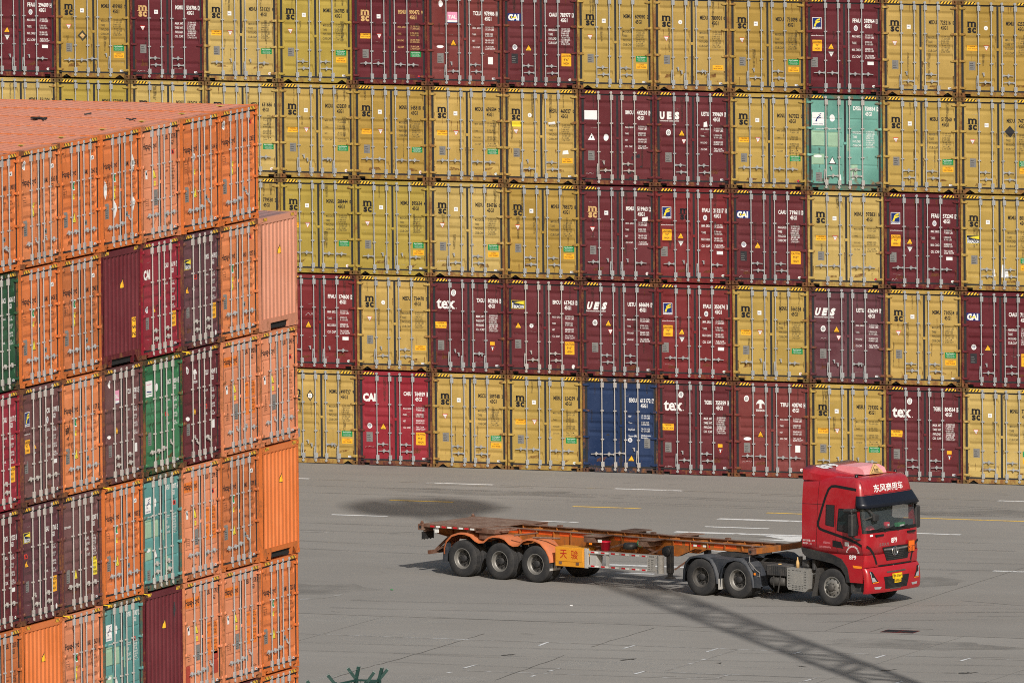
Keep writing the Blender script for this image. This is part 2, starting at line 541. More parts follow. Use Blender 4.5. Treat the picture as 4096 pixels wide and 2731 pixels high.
W = [[(13.9,-4.4),(16.06,-4.4)],[(20.0,-4.4),(22.2,-4.42)],[(32.27,-4.43),(33.21,-4.43)],[(9.3,-4.33),(10.03,-4.33)],[(14.62,-13.81),(16.42,-13.81)],[(20.9,-13.78),(22.47,-13.78)],[(26.45,-13.81),(28.49,-13.83)],[(32.3,-13.78),(34.47,-13.80)],[(28.92,-20.0),(29.64,-20.0)],[(28.51,-26.35),(29.7,-26.35)],[(38.69,-22.74),(40.8,-22.74)]]
W2 = [[(26.07,-11.65),(29.6,-11.65)],[(26.15,-15.42),(30.53,-15.42)],[(27.52,-24.4),(29.9,-24.4)]]
WF = [[(15.62,-18.5),(16.58,-18.5)],[(22.45,-35.43),(22.95,-34.94),(23.12,-33.88)],[(24.49,-37.95),(24.77,-38.05)]]
WF2 = [[(33.14,-43.5),(42.61,-43.58)],[(43.71,-43.68),(48.5,-43.76)],[(33.4,-50.53),(43.38,-50.48)],[(38.77,-49.22),(42.83,-49.32)],[(38.77,-50.12),(40.8,-50.13)],[(38.75,-43.70),(38.71,-49.01)],[(23.0,-43.45),(33.0,-43.5)]]
TK = [[(35.7,-43.51),(35.68,-44.32)],[(38.16,-43.54),(38.15,-44.37)],[(40.63,-43.55),(40.59,-44.32)],[(43.1,-43.68),(43.09,-44.44)],[(45.57,-43.74),(45.55,-44.5)],[(33.14,-43.48),(33.2,-44.33)],[(33.26,-49.14),(33.23,-50.02)],[(33.22,-51.2),(33.27,-51.0)],[(35.74,-49.19),(35.71,-50.05)],[(38.2,-49.16),(38.18,-49.96)],[(40.68,-49.35),(40.65,-50.2)],[(43.18,-49.32),(43.16,-50.25)],[(45.7,-49.47),(45.64,-50.3)],[(35.72,-51.06),(35.71,-51.31)]]
Y = [[(14.73,-9.45),(16.78,-9.45)],[(20.65,-9.57),(22.83,-9.57)],[(26.85,-9.64),(28.9,-9.68)],[(31.2,-9.75),(35.6,-9.75)]]
YF = [[(10.4,-4.43),(11.92,-4.40)],[(13.02,-4.38),(13.59,-4.38)],[(14.01,-4.85),(17.55,-4.88)],[(16.33,-4.45),(19.95,-4.42)],[(22.25,-4.40),(26.33,-4.50)],[(24.9,-4.88),(26.4,-4.90)],[(29.45,-4.40),(32.2,-4.43)]]
CR = [[(30.69,-42.04),(30.74,-46.13),(30.71,-48.85),(30.64,-50.81),(30.72,-53.27)],[(34.67,-39.27),(34.66,-43.02),(34.69,-44.22)],[(34.74,-46.3),(35.1,-52.42)]]
JT = [[(27.55,-38.48),(29.86,-38.64),(32.02,-38.66)],[(35.1,-39.59),(37.54,-39.8),(38.71,-39.4)],[(39.45,-38.54),(39.33,-29.1),(39.25,-21.32)],[(40.45,-30.32),(42.72,-31.1)],[(40.72,-37.36),(42.18,-37.35)],[(40.73,-38.46),(40.72,-37.42)],[(18.0,-17.8),(24.0,-17.9)]]
for p in W: strip('white_line', p, 0.20, M['road_white'], 0.004)
for p in W2: strip('white_line', p, 0.32, M['road_white'], 0.004)
for p in WF: strip('faded_line', p, 0.16, M['road_white_faded'], 0.004)
for p in WF2: strip('faded_line', p, 0.10, M['road_white_faded'], 0.008, apron)
for p in TK: strip('slot_tick', p, 0.085, M['road_tick'], 0.012, apron)
for p in Y: strip('yellow_line', p, 0.20, M['road_yellow'], 0.004)
for p in YF: strip('faded_yellow_line', p, 0.12, M['road_yellow_faded'], 0.004)
for p in CR: strip('crack', p, 0.028, M['crack'], 0.010, apron, 0.035)
for p in JT: strip('joint', p, 0.028, M['joint'], 0.006, ground, 0.010)
bb = MB()
bb.face([(29.0, -15.70, .0046), (30.9, -15.62, .0046), (31.2, -15.9, .0046), (30.9, -16.6, .0046), (30.35, -17.05, .0046), (29.22, -16.72, .0046), (30.02, -16.55, .0046)])
obj('arrow_marking', bb.mesh('arrow_marking'), M['road_white'], ground)
def film(name, rgb, amount, scale, stretch=(1, 1, 1)):
    N = Nodes(name)
    geo = N.n('ShaderNodeNewGeometry')
    p = N.scaled(geo.outputs['Position'], stretch)
    f = N.math('MULTIPLY', N.ramp(N.noise(p, scale, 5, 0.7), 0.36, 0.66), amount)
    N.out(rgb, 0.9, 0.0, 0.2)
    N.l(f, N.bsdf.inputs['Alpha'])
    return N.m
M['rubber_mark'] = film('rubber_mark', (0.055, 0.052, 0.050), 0.17, 0.6)
M['damp_patch'] = film('dark_patch', (0.12, 0.112, 0.104), 0.28, 0.5)
M['pale_patch_ground'] = film('pale_patch', (0.50, 0.48, 0.45), 0.35, 0.45)
trk = random.Random(5)
def tyre_track(x, y, a0, turn, n, w=0.24, gap=1.9):
    for side in (-1, 1):
        pts = []
        px, py, a = x, y, a0
        for i in range(n):
            pts.append((px - math.sin(a) * gap / 2 * side, py + math.cos(a) * gap / 2 * side))
            px += math.cos(a) * 1.1; py += math.sin(a) * 1.1; a += turn
        strip('tyre_mark', pts, w, M['rubber_mark'], 0.0034 if y > -37 else 0.0165, ground if y > -37 else apron)
tyre_track(10, -17, rad(-2), 0.004, 26)
tyre_track(14, -21.5, rad(-8), 0.012, 24)
tyre_track(24, -36.2, rad(4), 0.02, 18)
tyre_track(38, -35.8, rad(28), -0.035, 16)
tyre_track(42, -33.0, rad(14), -0.01, 10, 0.20)
tyre_track(8, -7.2, rad(1), -0.002, 34, 0.2)
tyre_track(20, -7.4, rad(-3), 0.004, 24, 0.22)
tyre_track(26, -46.5, rad(3), 0.006, 22)
tyre_track(30, -48.2, rad(-4), 0.010, 18, 0.2)
def blot(name, x, y, rx, ry, mat, z, parent, seed):
    r = random.Random(seed)
    bb = MB()
    bb.face([(x + rx * r.uniform(.6, 1.15) * math.cos(2 * math.pi * i / 18), y + ry * r.uniform(.6, 1.15) * math.sin(2 * math.pi * i / 18), z) for i in range(18)])
    obj(name, bb.mesh(name), mat, parent)
for k, (x, y, rx, ry) in enumerate([(12, -22, 3.5, 2.5), (21, -33, 3, 2), (33, -8, 3, 1.2), (37, -26, 2.5, 1.5), (17, -6.5, 4, 1.0), (25.5, -19.5, 3, 1.4)]):
    blot('dark_patch', x, y, rx, ry, M['damp_patch'], 0.0028, ground, k)
for k, (x, y, rx, ry) in enumerate([(26.0, -39.8, 2.6, 1.0), (33, -53, 2.5, 1.5), (43, -41, 3, 1.3), (37, -48, 2, 1.2), (29, -44, 2.0, 1.5)]):
    blot('pale_patch', x, y, rx, ry, M['pale_patch_ground'] if k != 2 else M['damp_patch'], 0.0060, apron, k + 20)
for x in (26.4, 43.6, 47.9):
    strip('joint', [(x, -38.8), (x, -56)], 0.018, M['joint'], 0.0075, apron, 0.006)
strip('joint', [(20, -38.74), (50, -38.78)], 0.05, M['joint'], 0.0085, apron, 0.012)
# repair stains with ragged outline on the apron
for k, (sx, sy) in enumerate([(36.79, -46.68), (39.42, -46.82), (46.76, -47.05), (44.47, -47.07), (41.84, -46.89), (33.2, -46.7)]):
    bb = MB()
    r = random.Random(k)
    pts = []
    for i in range(14):
        a = 2 * math.pi * i / 14
        rr = r.choice((0.03, 0.08, 0.20)) * r.uniform(0.6, 1.2)
        pts.append((sx + rr * 1.3 * math.cos(a), sy + rr * 1.6 * math.sin(a), 0.0135))
    bb.face(pts)
    obj('tar_stain', bb.mesh('tar_stain'), M['crack'], apron)
# drain: sunk grate of bars in a frame
dr = thing('drain_grate', 'dark rectangular drain grate set in the paving before the truck', 'drain', (41.5, -38.15, 0.0))
bb = MB()
bb.box(-0.48, 0.48, -0.29, 0.29, 0.0045, 0.006)
obj('pit', bb.mesh('pit'), M['dark_gap'], dr)
bb = MB()
for y in (-0.29, 0.27): bb.box(-0.48, 0.48, y, y + 0.02, 0.0065, 0.016)
for x in (-0.48, -0.01, 0.46): bb.box(x, x + 0.02, -0.269, 0.269, 0.0065, 0.0155)
obj('frame', bb.mesh('frame'), PAINT['maroon'][1], dr)
bar = MB(); bar.box(-0.006, 0.006, -0.268, 0.268, 0.0065, 0.0145)
bm_ = bar.mesh('grate_bar')
for i in range(28):
    x = -0.445 + i * 0.033
    if abs(x) > 0.02:
        obj('grate_bar', bm_, M['rubber_seal'], dr, (x, 0, 0))

# ---------------------------------------------------------------- shipping containers
CW, CH, CL = 2.438, 2.896, 12.192
PITCH_Z = 2.920            # container plus the twistlock between tiers
DOOR_Y = 0.050
LEAF = {'L': (0.142, 1.197, (0.180, 0.205, 1.105, 1.130)), 'R': (1.265, 2.302, (1.375, 1.400, 2.245, 2.270))}
Z0, Z1 = 0.206, 2.726

def prof_points(kind):
    if kind == 'A':        # five pressed grooves
        pts = [(Z1, 0.0)]
        for zt in (2.575, 1.850, 1.570, 1.290, 0.575):
            pts += [(zt, 0.0), (zt - 0.070, 0.026), (zt - 0.090, 0.026), (zt - 0.180, 0.0)]
        pts.append((Z0, 0.0))
    else:                  # flat panels divided by narrow pressed lines
        pts = [(Z1, 0.0)]
        for zt in (2.190, 1.770, 1.350, 0.800):
            pts += [(zt, 0.0), (zt - 0.020, 0.014), (zt - 0.034, 0.014), (zt - 0.085, 0.003), (zt - 0.20, 0.0)]
        pts.append((Z0, 0.0))
    return pts

class Profile:
    def __init__(self, kind, side):
        self.pts = prof_points(kind)
        self.zb = sorted({p[0] for p in self.pts})
        self.mask = LEAF[side][2]
        self.xb = list(self.mask)
    def y(self, x, z):
        a, b, c, d = self.mask
        m = 0.0 if x <= a or x >= d else (1.0 if b <= x <= c else ((x - a) / (b - a) if x < b else (d - x) / (d - c)))
        if m == 0:
            return DOOR_Y
        P = self.pts
        for (za, da), (zc, dc) in zip(P[:-1], P[1:]):
            if za >= z >= zc:
                t = (za - z) / (za - zc) if za > zc else 0
                return DOOR_Y + m * (da + t * (dc - da))
        return DOOR_Y
PROF = {(k, s): Profile(k, s) for k in 'AB' for s in 'LR'}

# corrugated blank end: vertical trapezoids
END_X = [0.09]
for i in range(9):
    x = 0.115 + i * 0.2475
    END_X += [x + 0.02, x + 0.055, x + 0.140, x + 0.175]
END_X.append(2.348)
END_D = [0.0] + [0.0, 0.030, 0.030, 0.0] * 9 + [0.0]
class EndProfile:
    zb = []
    xb = END_X
    def y(self, x, z):
        for (a, da), (b, db) in zip(zip(END_X[:-1], END_D[:-1]), zip(END_X[1:], END_D[1:])):
            if a <= x <= b:
                return 0.02 + da + (db - da) * ((x - a) / (b - a) if b > a else 0)
        return 0.02
ENDPROF = EndProfile()

def clip_half(poly, ax, v, keep_above):
    out = []
    n = len(poly)
    for i in range(n):
        a, b = poly[i], poly[(i + 1) % n]
        da, db = a[ax] - v, b[ax] - v
        if not keep_above:
            da, db = -da, -db
        if da >= 0:
            out.append(a)
        if (da > 0 > db) or (da < 0 < db):
            t = da / (da - db)
            out.append((a[0] + t * (b[0] - a[0]), a[1] + t * (b[1] - a[1])))
    return out
def split(polys, ax, cuts):
    for v in cuts:
        res = []
        for p in polys:
            lo = min(q[ax] for q in p); hi = max(q[ax] for q in p)
            if lo < v - 1e-6 and hi > v + 1e-6:
                for s in (True, False):
                    c = clip_half(p, ax, v, s)
                    if len(c) >= 3:
                        res.append(c)
            else:
                res.append(p)
        polys = res
    return polys

def drape(name, items, prof, parent, key=None):
    """a sticker or stencil laid on the pressed panel; items = [(material, layer, polygons)]"""
    mats = []
    for m, _, _ in items:
        if m not in mats:
            mats.append(m)
    def make():
        b = MB()
        for m, layer, polys in items:
            polys = split(split(polys, 1, prof.zb), 0, prof.xb)
            for p in polys:
                b.face([(x, prof.y(x, z) - 0.0025 * layer, z) for x, z in p], mats.index(m))
        return b.mesh(name, len(mats))
    me = cached(('drape', key, id(prof)), make) if key else make()
    return obj(name, me, [M[m] for m in mats], parent)

def leaf_mesh(kind, side):
    x0, x1, mk = LEAF[side]
    pr = PROF[(kind, side)]
    xs = [x0] + list(mk) + [x1]
    zs = sorted(pr.zb)
    b = MB()
    rows = [[(x, pr.y(x, z), z) for x in xs] for z in zs]
    b.grid(rows)
    yb = 0.078
    b.face([(x0, DOOR_Y, Z0), (x0, yb, Z0), (x1, yb, Z0), (x1, DOOR_Y, Z0)])
    b.face([(x0, DOOR_Y, Z1), (x1, DOOR_Y, Z1), (x1, yb, Z1), (x0, yb, Z1)])
    for x in (x0, x1):
        b.face([(x, DOOR_Y, Z0), (x, DOOR_Y, Z1), (x, yb, Z1), (x, yb, Z0)])
    return b.mesh('door')

def gasket_mesh(side):
    x0, x1, _ = LEAF[side]
    b = MB()
    a0, a1 = (0.069, 1.230) if side == 'L' else (1.2305, 2.371)  # rubber seal, hinge side widened so its black also paints the hinge shadow
    y0, y1 = 0.047, 0.074
    b.box(a0, x0 - 0.001, y0, y1, 0.157, 2.776)
    b.box(x1 + 0.001, a1, y0, y1, 0.157, 2.776)
    b.box(x0 - 0.0005, x1 + 0.0005, y0 + .001, y1, 0.157, Z0 - 0.001)
    b.box(x0 - 0.0005, x1 + 0.0005, y0 + .001, y1, Z1 + 0.001, 2.776)
    return b.mesh('gasket')

def hinge_mesh(sgn):
    b = MB()
    xs = [0.012, 0.10, 0.17, 0.225]
    hs = [0.032, 0.034, 0.030, 0.014]
    f = lambda x: x if sgn > 0 else -x
    ring = []
    for x, h in zip(xs, hs):
        ring.append([(f(x), 0.004, -h), (f(x), 0.004, h), (f(x), 0.046, h), (f(x), 0.046, -h)])
    b.grid(ring, close=True)
    b.face(ring[0]); b.face(ring[-1][::-1])
    b.tube((f(0.052), 0.000, -0.045), (f(0.052), 0.000, 0.045), 0.014, 8)
    return b.weld('hinge')

def rod_mesh():
    b = MB()
    b.tube((0, 0.002, 0.105), (0, 0.002, 2.815), 0.0175, 8)
    for z in (0.245, 2.672):          # cam guards
        b.box(-0.034, 0.060, -0.018, 0.046, z - 0.080, z + 0.080, c=0.008)
    for z in (1.010, 1.885):          # guide brackets
        b.box(-0.040, 0.052, -0.016, 0.047, z - 0.020, z + 0.020, c=0.006)
    for z in (0.100, 2.820):          # cam heads in their keepers on sill and header
        b.box(-0.042, 0.042, -0.022, 0.008, z - 0.024, z + 0.024, c=0.006)
        b.box(-0.020, 0.030, -0.026, 0.010, z - 0.042, z + 0.042, c=0.006)
    return b.mesh('lock_rod')

def handle_mesh(d):
    b = MB()
    b.box(min(0, d * 0.055), max(0, d * 0.055), -0.004, 0.034, -0.030, 0.030, c=0.006)
    b.bar((d * 0.04, 0.006, 0.0), (d * 0.20, 0.002, 0.006), 0.018, 0.030)
    b.bar((d * 0.20, 0.002, 0.006), (d * 0.355, -0.004, -0.004), 0.016, 0.022)
    b.box(d * 0.185 - 0.045, d * 0.185 + 0.045, -0.016, 0.044, -0.022, 0.030, c=0.006)
    b.box(d * 0.185 - 0.016, d * 0.185 + 0.016, -0.020, 0.040, -0.055, 0.060, c=0.006)
    return b.mesh('handle')
def hanging_mesh():
    b = MB()
    b.box(-0.030, 0.030, -0.006, 0.030, -0.030, 0.030, c=0.006)
    b.bar((-0.004, -0.006, 0.02), (-0.016, -0.012, -0.20), 0.030, 0.018)
    b.bar((-0.016, -0.012, -0.20), (-0.022, -0.008, -0.37), 0.022, 0.016)
    return b.mesh('handle')
def catch_mesh():
    b = MB()
    b.box(-0.020, 0.020, 0.005, 0.046, -0.012, 0.060, c=0.005)
    b.box(-0.045, 0.012, -0.004, 0.030, 0.035, 0.058, c=0.005)
    b.box(-0.004, 0.028, -0.004, 0.030, -0.055, 0.000, c=0.005)
    return b.mesh('handle_catch')

def casting_mesh():
    """ISO corner casting seen from the end: block with the oval lashing hole, lower left at the origin"""
    w, h, d = 0.178, 0.118, 0.162
    b = MB()
    n = 16
    cx, cz = w * 0.5, h * 0.5
    outer, inner = [], []
    for i in range(n):
        a = 2 * math.pi * i / n
        c, s = math.cos(a), math.sin(a)
        inner.append((cx + 0.026 * c, cz + 0.042 * s))
        k = min((w / 2) / abs(c) if abs(c) > 1e-6 else 9, (h / 2) / abs(s) if abs(s) > 1e-6 else 9)
        outer.append((cx + k * c, cz + k * s))
    # snap the four diagonal points onto the corners
    for q in ((w, h), (0, h), (0, 0), (w, 0)):
        i = min(range(n), key=lambda i: (outer[i][0] - q[0]) ** 2 + (outer[i][1] - q[1]) ** 2)
        outer[i] = q
    b.grid([[(x, 0.0, z) for x, z in outer], [(x, 0.0, z) for x, z in inner], [(x, 0.07, z) for x, z in inner]], close=True)
    b.face([(x, 0.07, z) for x, z in inner], 1)
    b.face([(0, 0, 0), (0, d, 0), (w, d, 0), (w, 0, 0)])
    b.face([(0, 0, h), (w, 0, h), (w, d, h), (0, d, h)])
    b.face([(0, 0, 0), (0, 0, h), (0, d, h), (0, d, 0)])
    b.face([(w, 0, 0), (w, d, 0), (w, d, h), (w, 0, h)])
    return b.mesh('corner_casting', 2)

def post_mesh(sgn):
    b = MB()
    f = (lambda a, c: (a, c)) if sgn > 0 else (lambda a, c: (CW - c, CW - a))
    b.box(*f(0.002, 0.040), 0.012, 0.13, 0.1185, 2.7775)
    b.box(*f(0.0405, 0.0675), 0.030, 0.12, 0.1185, 2.7775)
    b.box(*f(0.0405, 0.058), 0.020, 0.030, 0.1185, 2.7775)
    return b.mesh('corner_post')

def header_mesh():
    b = MB()
    b.box(0.1785, CW - 0.1785, 0.010, 0.11, 2.7785, 2.884)
    b.box(0.1785, CW - 0.1785, 0.004, 0.0098, 2.868, 2.890)
    return b.mesh('header')

def sill_mesh(kind):
    b = MB()
    r = CW - 0.1785
    if kind == 'rect':
        low = [(0.1785, 0.092), (0.375, 0.092), (0.375, 0.022), (CW - 0.375, 0.022), (CW - 0.375, 0.092), (r, 0.092)]
    else:
        low = [(0.1785, 0.024), (0.185, 0.024), (0.320, 0.112), (0.345, 0.112), (0.490, 0.022), (CW - 0.490, 0.022), (CW - 0.345, 0.112), (CW - 0.320, 0.112), (CW - 0.185, 0.024), (r, 0.024)]
    poly = [(r, 0.155), (0.1785, 0.155)] + low
    b.prism(poly, 'y', 0.012, 0.10)
    return b.mesh('sill')

def body_mesh():
    b = MB()
    # backing face behind the doors, painted near-black as the shade in the gaps
    b.face([(0.03, 0.0785, 0.03), (CW - 0.03, 0.0785, 0.03), (CW - 0.03, 0.0785, 2.86), (0.03, 0.0785, 2.86)], 1)
    # corrugated side walls
    for side in (0, 1):
        ys, xs = [0.14], [0.012]
        y = 0.16
        while y < CL - 0.30:
            ys += [y + 0.03, y + 0.10, y + 0.135, y + 0.205]
            xs += [0.012, 0.012, 0.046, 0.046]
            y += 0.24
        ys.append(CL - 0.14); xs.append(0.012)
        X = [x if side == 0 else CW - x for x in xs]
        b.grid([[(x, y, 0.16) for x, y in zip(X, ys)], [(x, y, 2.80) for x, y in zip(X, ys)]])
        xa, xb = (0.0, 0.06) if side == 0 else (CW - 0.06, CW)
        b.box(xa + .002, xb - .002, 0.165, CL - 0.165, 2.80, 2.880)
        b.box(xa + .002, xb - .002, 0.165, CL - 0.165, 0.03, 0.16)
    # roof: transverse pressings between plain end strips
    rows = []
    xs = [0.06, 0.15, 0.20, CW - 0.20, CW - 0.15, CW - 0.06]
    def row(y, h):
        rows.append([(x, y, 2.868 + (h if 0.19 < x < CW - 0.19 else 0.0)) for x in xs])
    row(0.11, 0); row(0.40, 0)
    y = 0.42
    while y < CL - 0.60:
        row(y, 0); row(y + 0.05, 0.030); row(y + 0.12, 0.030); row(y + 0.17, 0)
        y += 0.285
    row(CL - 0.40, 0); row(CL - 0.11, 0)
    b.grid(rows, 2)
    # floor and far end
    b.face([(0.02, 0.1, 0.05), (0.02, CL - 0.1, 0.05), (CW - 0.02, CL - 0.1, 0.05), (CW - 0.02, 0.1, 0.05)])
    b.box(0.02, CW - 0.02, CL - 0.10, CL - 0.02, 0.14, 2.86)
    for x in (0.0, CW - 0.178):
        for z in (0.0, CH - 0.118):
            b.box(x, x + 0.178, CL - 0.162, CL, z, z + 0.118)
    for x in (0.004, CW - 0.094):
        b.box(x, x + 0.09, CL - 0.13, CL - 0.018, 0.1185, CH - 0.1185)
    return b.mesh('body', 3)

def end_wall_mesh():
    b = MB()
    b.grid([[(x, 0.02 + d, 0.305) for x, d in zip(END_X, END_D)], [(x, 0.02 + d, 2.735) for x, d in zip(END_X, END_D)]])
    return b.mesh('end_wall')
def end_header_mesh():
    b = MB()
    b.box(0.1785, CW - 0.1785, 0.006, 0.11, 2.7355, 2.884)
    b.box(0.0685, 0.1780, 0.012, 0.10, 2.7355, 2.7780)
    b.box(CW - 0.1780, CW - 0.0685, 0.012, 0.10, 2.7355, 2.7780)
    return b.mesh('header')
def end_sill_mesh(kind):
    b = MB()
    r = CW - 0.1785
    if kind == 'feet':
        low = [(0.1785, 0.0), (0.200, 0.0), (0.36, 0.185), (0.44, 0.185), (0.475, 0.0), (0.530, 0.0), (0.565, 0.185)]
    else:
        low = [(0.1785, 0.0), (0.62, 0.0), (0.62, 0.185)]
    poly = [(r, 0.3045), (0.1785, 0.3045)] + low + [(CW - x, z) for x, z in reversed(low)]
    b.prism(poly, 'y', 0.014, 0.10)
    b.box(0.0685, 0.1780, 0.016, 0.10, 0.1185, 0.3045)
    b.box(CW - 0.1780, CW - 0.0685, 0.016, 0.10, 0.1185, 0.3045)
    return b.mesh('sill')

def stripes_mesh(n, w, h, first_black):
    """diagonal black and yellow bands on a thin strip, lower left at the origin"""
    b = MB()
    p = w / n
    k = h * 0.75
    polys = []
    for i in range(-1, n + 1):
        q = [(i * p, 0), ((i + 1) * p, 0), ((i + 1) * p + k, h), (i * p + k, h)]
        q = clip_half(clip_half(q, 0, 0.0, True), 0, w, False) if True else q
        if len(q) >= 3:
            b.face([(x, 0, z) for x, z in q], (i + (0 if first_black else 1)) % 2)
    return b.mesh('hazard_stripe', 2)

ROD_X = (0.634, 1.050, 1.392, 1.808)
HANDLES = [
    [(0, -1, .64), (1, -1, .64), (2, 1, .62), (3, 1, .62)],
    [(0, 1, .66), (1, -1, .45), (2, 1, .66), (3, -1, .45)],
    [(0, 0, .62), (1, -1, .45), (2, 1, .66), (3, -1, .45)],
    [(0, -1, .58), (1, 0, .58), (2, 0, .58), (3, 1, .58)],
    [(0, 0, .60), (1, 0, .50), (2, 1, .60), (3, 0, .52)],
    [(0, -1, .56), (1, -1, .56), (2, -1, .60), (3, 0, .66)],
]

def build_container(paint_key, loc, rz, label, group, kind='A', bars='galvanised', handles=0, sill='rect', roof=None, end=None, stripes=True):
    pm, fm, cm = PAINT[paint_key]
    root = thing('shipping_container', label, 'container', loc, rz, group)
    rm = roof or pm
    obj('body', cached('body', body_mesh), [pm, M['dark_gap'], rm], root)
    for x in (0.0, CW - 0.178):
        for z in (0.0, CH - 0.118):
            obj('corner_casting', cached('casting', casting_mesh), [fm if paint_key in ('orange', 'amber', 'salmon', 'peach') else cm, M['dark_gap']], root, (x, 0, z))
    obj('corner_post', cached('postL', lambda: post_mesh(1)), fm, root)
    obj('corner_post', cached('postR', lambda: post_mesh(-1)), fm, root)
    sb = (M['stripe_yellow'], M['stripe_black'])
    if end:
        obj('header', cached('end_header', end_header_mesh), pm, root)
        obj('sill', cached(('end_sill', end), lambda: end_sill_mesh(end)), fm, root)
        obj('end_wall', cached('end_wall', end_wall_mesh), pm, root)
        if stripes:
            st = cached('stripe5', lambda: stripes_mesh(6, 0.24, 0.085, True))
            obj('hazard_stripe', st, sb, root, (0.19, 0.0030, 2.795))
            obj('hazard_stripe', st, sb, root, (CW - 0.19 - 0.36 + 0.12, 0.0030, 2.795))
        return root, None, None
    obj('header', cached('header', header_mesh), fm if paint_key in ('teal', 'aqua', 'navy', 'green', 'bottle') else pm, root)
    obj('sill', cached(('sill', sill), lambda: sill_mesh(sill)), fm, root)
    if stripes:
        st = cached('stripe8', lambda: stripes_mesh(7, 0.355, 0.074, True))
        obj('hazard_stripe', st, sb, root, (0.192, 0.0015, 2.790))
        obj('hazard_stripe', st, sb, root, (CW - 0.192 - 0.355, 0.0015, 2.790))
    doors = {}
    for s in 'LR':
        d = obj('door', cached(('leaf', kind, s), lambda: leaf_mesh(kind, s)), pm, root)
        obj('gasket', cached(('gasket', s), lambda: gasket_mesh(s)), M['rubber_seal'], d)
        hm = cached(('hinge', s), lambda: hinge_mesh(1 if s == 'L' else -1))
        for z in (0.265, 1.075, 1.880, 2.665):
            obj('hinge', hm, fm if paint_key in ('crimson',) else pm, d, (0 if s == 'L' else CW, 0, z))
        doors[s] = d
    bm = M[bars]
    for i, x in enumerate(ROD_X):
        obj('lock_rod', cached('rod', rod_mesh), bm, doors['L' if i < 2 else 'R'], (x, 0, 0))
    for i, d, z in HANDLES[handles]:
        par = doors['L' if i < 2 else 'R']
        if d:
            obj('handle', cached(('handle', d), lambda: handle_mesh(d)), bm, par, (ROD_X[i] + d * 0.012, 0, z))
        else:
            obj('handle', cached('hang', hanging_mesh), bm, par, (ROD_X[i] - 0.03, 0, z))
            obj('handle_catch', cached('catch', catch_mesh), bm, par, (ROD_X[i] + 0.16 - (0.30 if i in (1, 3) else 0), 0, z + 0.06))
    # catch plate over the meeting stiles
    cp = cached('cover', lambda: _cover())
    obj('cover_plate', cp, pm, doors['R'])
    return root, doors['L'], doors['R']

def _cover():
    b = MB()
    b.box(1.185, 1.285, 0.030, 0.0465, 1.395, 1.475, c=0.006)
    return b.mesh('cover_plate')

# ---- printed matter -------------------------------------------------------------
def tri_up(x, z, w, h):
    return [[(x - w / 2, z), (x + w / 2, z), (x, z + h)]]
def tri_down(x, z, w, h):
    return [[(x - w / 2, z + h), (x, z), (x + w / 2, z + h)]]

def identification(door, prof, prefix, num, chk, mat='black_print', boxed=False, z=2.17, typ='45G1', dx=0.0, typ_under_prefix=False):
    it = []
    it.append((mat, 1, at(text_polys(prefix, 0.116, w=0.255, bold=0.03), 1.500 + dx, z)))
    it.append((mat, 1, at(text_polys(num, 0.116, w=0.335, bold=0.03), 1.868 + dx, z - 0.004)))
    it.append((mat, 1, at(text_polys(typ, 0.110, w=0.220, bold=0.03), 1.880 + dx, z - 0.160)))
    if chk:
        it.append((mat, 1, at(text_polys(chk, 0.105, w=0.045 if chk != '1' else 0.022, bold=0.03), 2.262 + (0.012 if chk == '1' else 0), z - 0.004)))
        if boxed:
            a, b_, c, d = 2.244, z - 0.022, 2.320, z + 0.116
            it.append((mat, 1, rect(a, b_, c, b_ + .008) + rect(a, d - .008, c, d) + rect(a, b_ + .008, a + .008, d - .008) + rect(c - .008, b_ + .008, c, d - .008)))
    return drape('identification_lettering', it, prof, door)

WEIGHTS = {
    'max': ([('MAXGROSS', '32.500 KGS', '71.650 LBS'), ('TARE', '3.840 KGS', '8.470 LBS'), ('PAYLOAD', '28.660 KGS', '63.180 LBS'), ('CUB.CAP.', '76.4 CUM', '2.700 CUFT')], 1.800, 0.132, 0.070, 0.048),
    'thin': ([('MAX. GROSS', '32.500 KGS.', '71.650 LBS.'), ('TARE', '3.700 KGS.', '8.160 LBS.'), ('PAYLOAD', '28.800 KGS.', '63.490 LBS.'), ('CU.CAP.', '76.4 CU.M.', '2.700 CU.FT.')], 1.790, 0.205, 0.050, 0.048),
    'net': ([('MAX. GROSS', '32.500 KGS', '71.650 LBS'), ('TARE', '3.850 KGS', '8.490 LBS'), ('NET', '28.650 KGS', '63.160 LBS'), ('CU. CAP.', '76.4 CU.M', '2.690 CU.FT')], 1.800, 0.195, 0.050, 0.048),
    'wt': ([('MAX. WT.', '32.500 KGS', '71.650 LBS'), ('TARE WT.', '3.700 KGS', '8.160 LBS'), ('PAYLOAD', '28.800 KGS', '63.490 LBS'), ('CU. CAP.', '76.4 CU.M', '2.700 CU.FT')], 1.770, 0.132, 0.070, 0.048),
    'cargo': ([('MAX. GROSS', '32.500 KG', '71.650 LBS'), ('TARE', '3.700 KG', '8.160 LBS'), ('MAX. CARGO', '28.800 KG', '63.490 LBS'), ('CU. CAP.', '76.4 CU.M.', '2.700 CU.FT.')], 1.790, 0.205, 0.070, 0.050),
    'mgw': ([('MGW', '32 500 KGS', '71 650 LBS'), ('Tare', '3 830 KGS', '8 440 LBS'), ('Payload', '28 670 KGS', '63 210 LBS'), ('Seaco SRL.', 'Bridgetown,', 'Barbados')], 1.760, 0.200, 0.052, 0.048),
    'kg': ([('MAX GROSS', '32500 kg', '71650 lbs'), ('TARE', '3880 kg', '8550 lbs'), ('PAYLOAD', '28620 kg', '63100 lbs'), ('CUBE', '76.3 m3', '2694 cuft')], 1.720, 0.215, 0.045, 0.052),
}
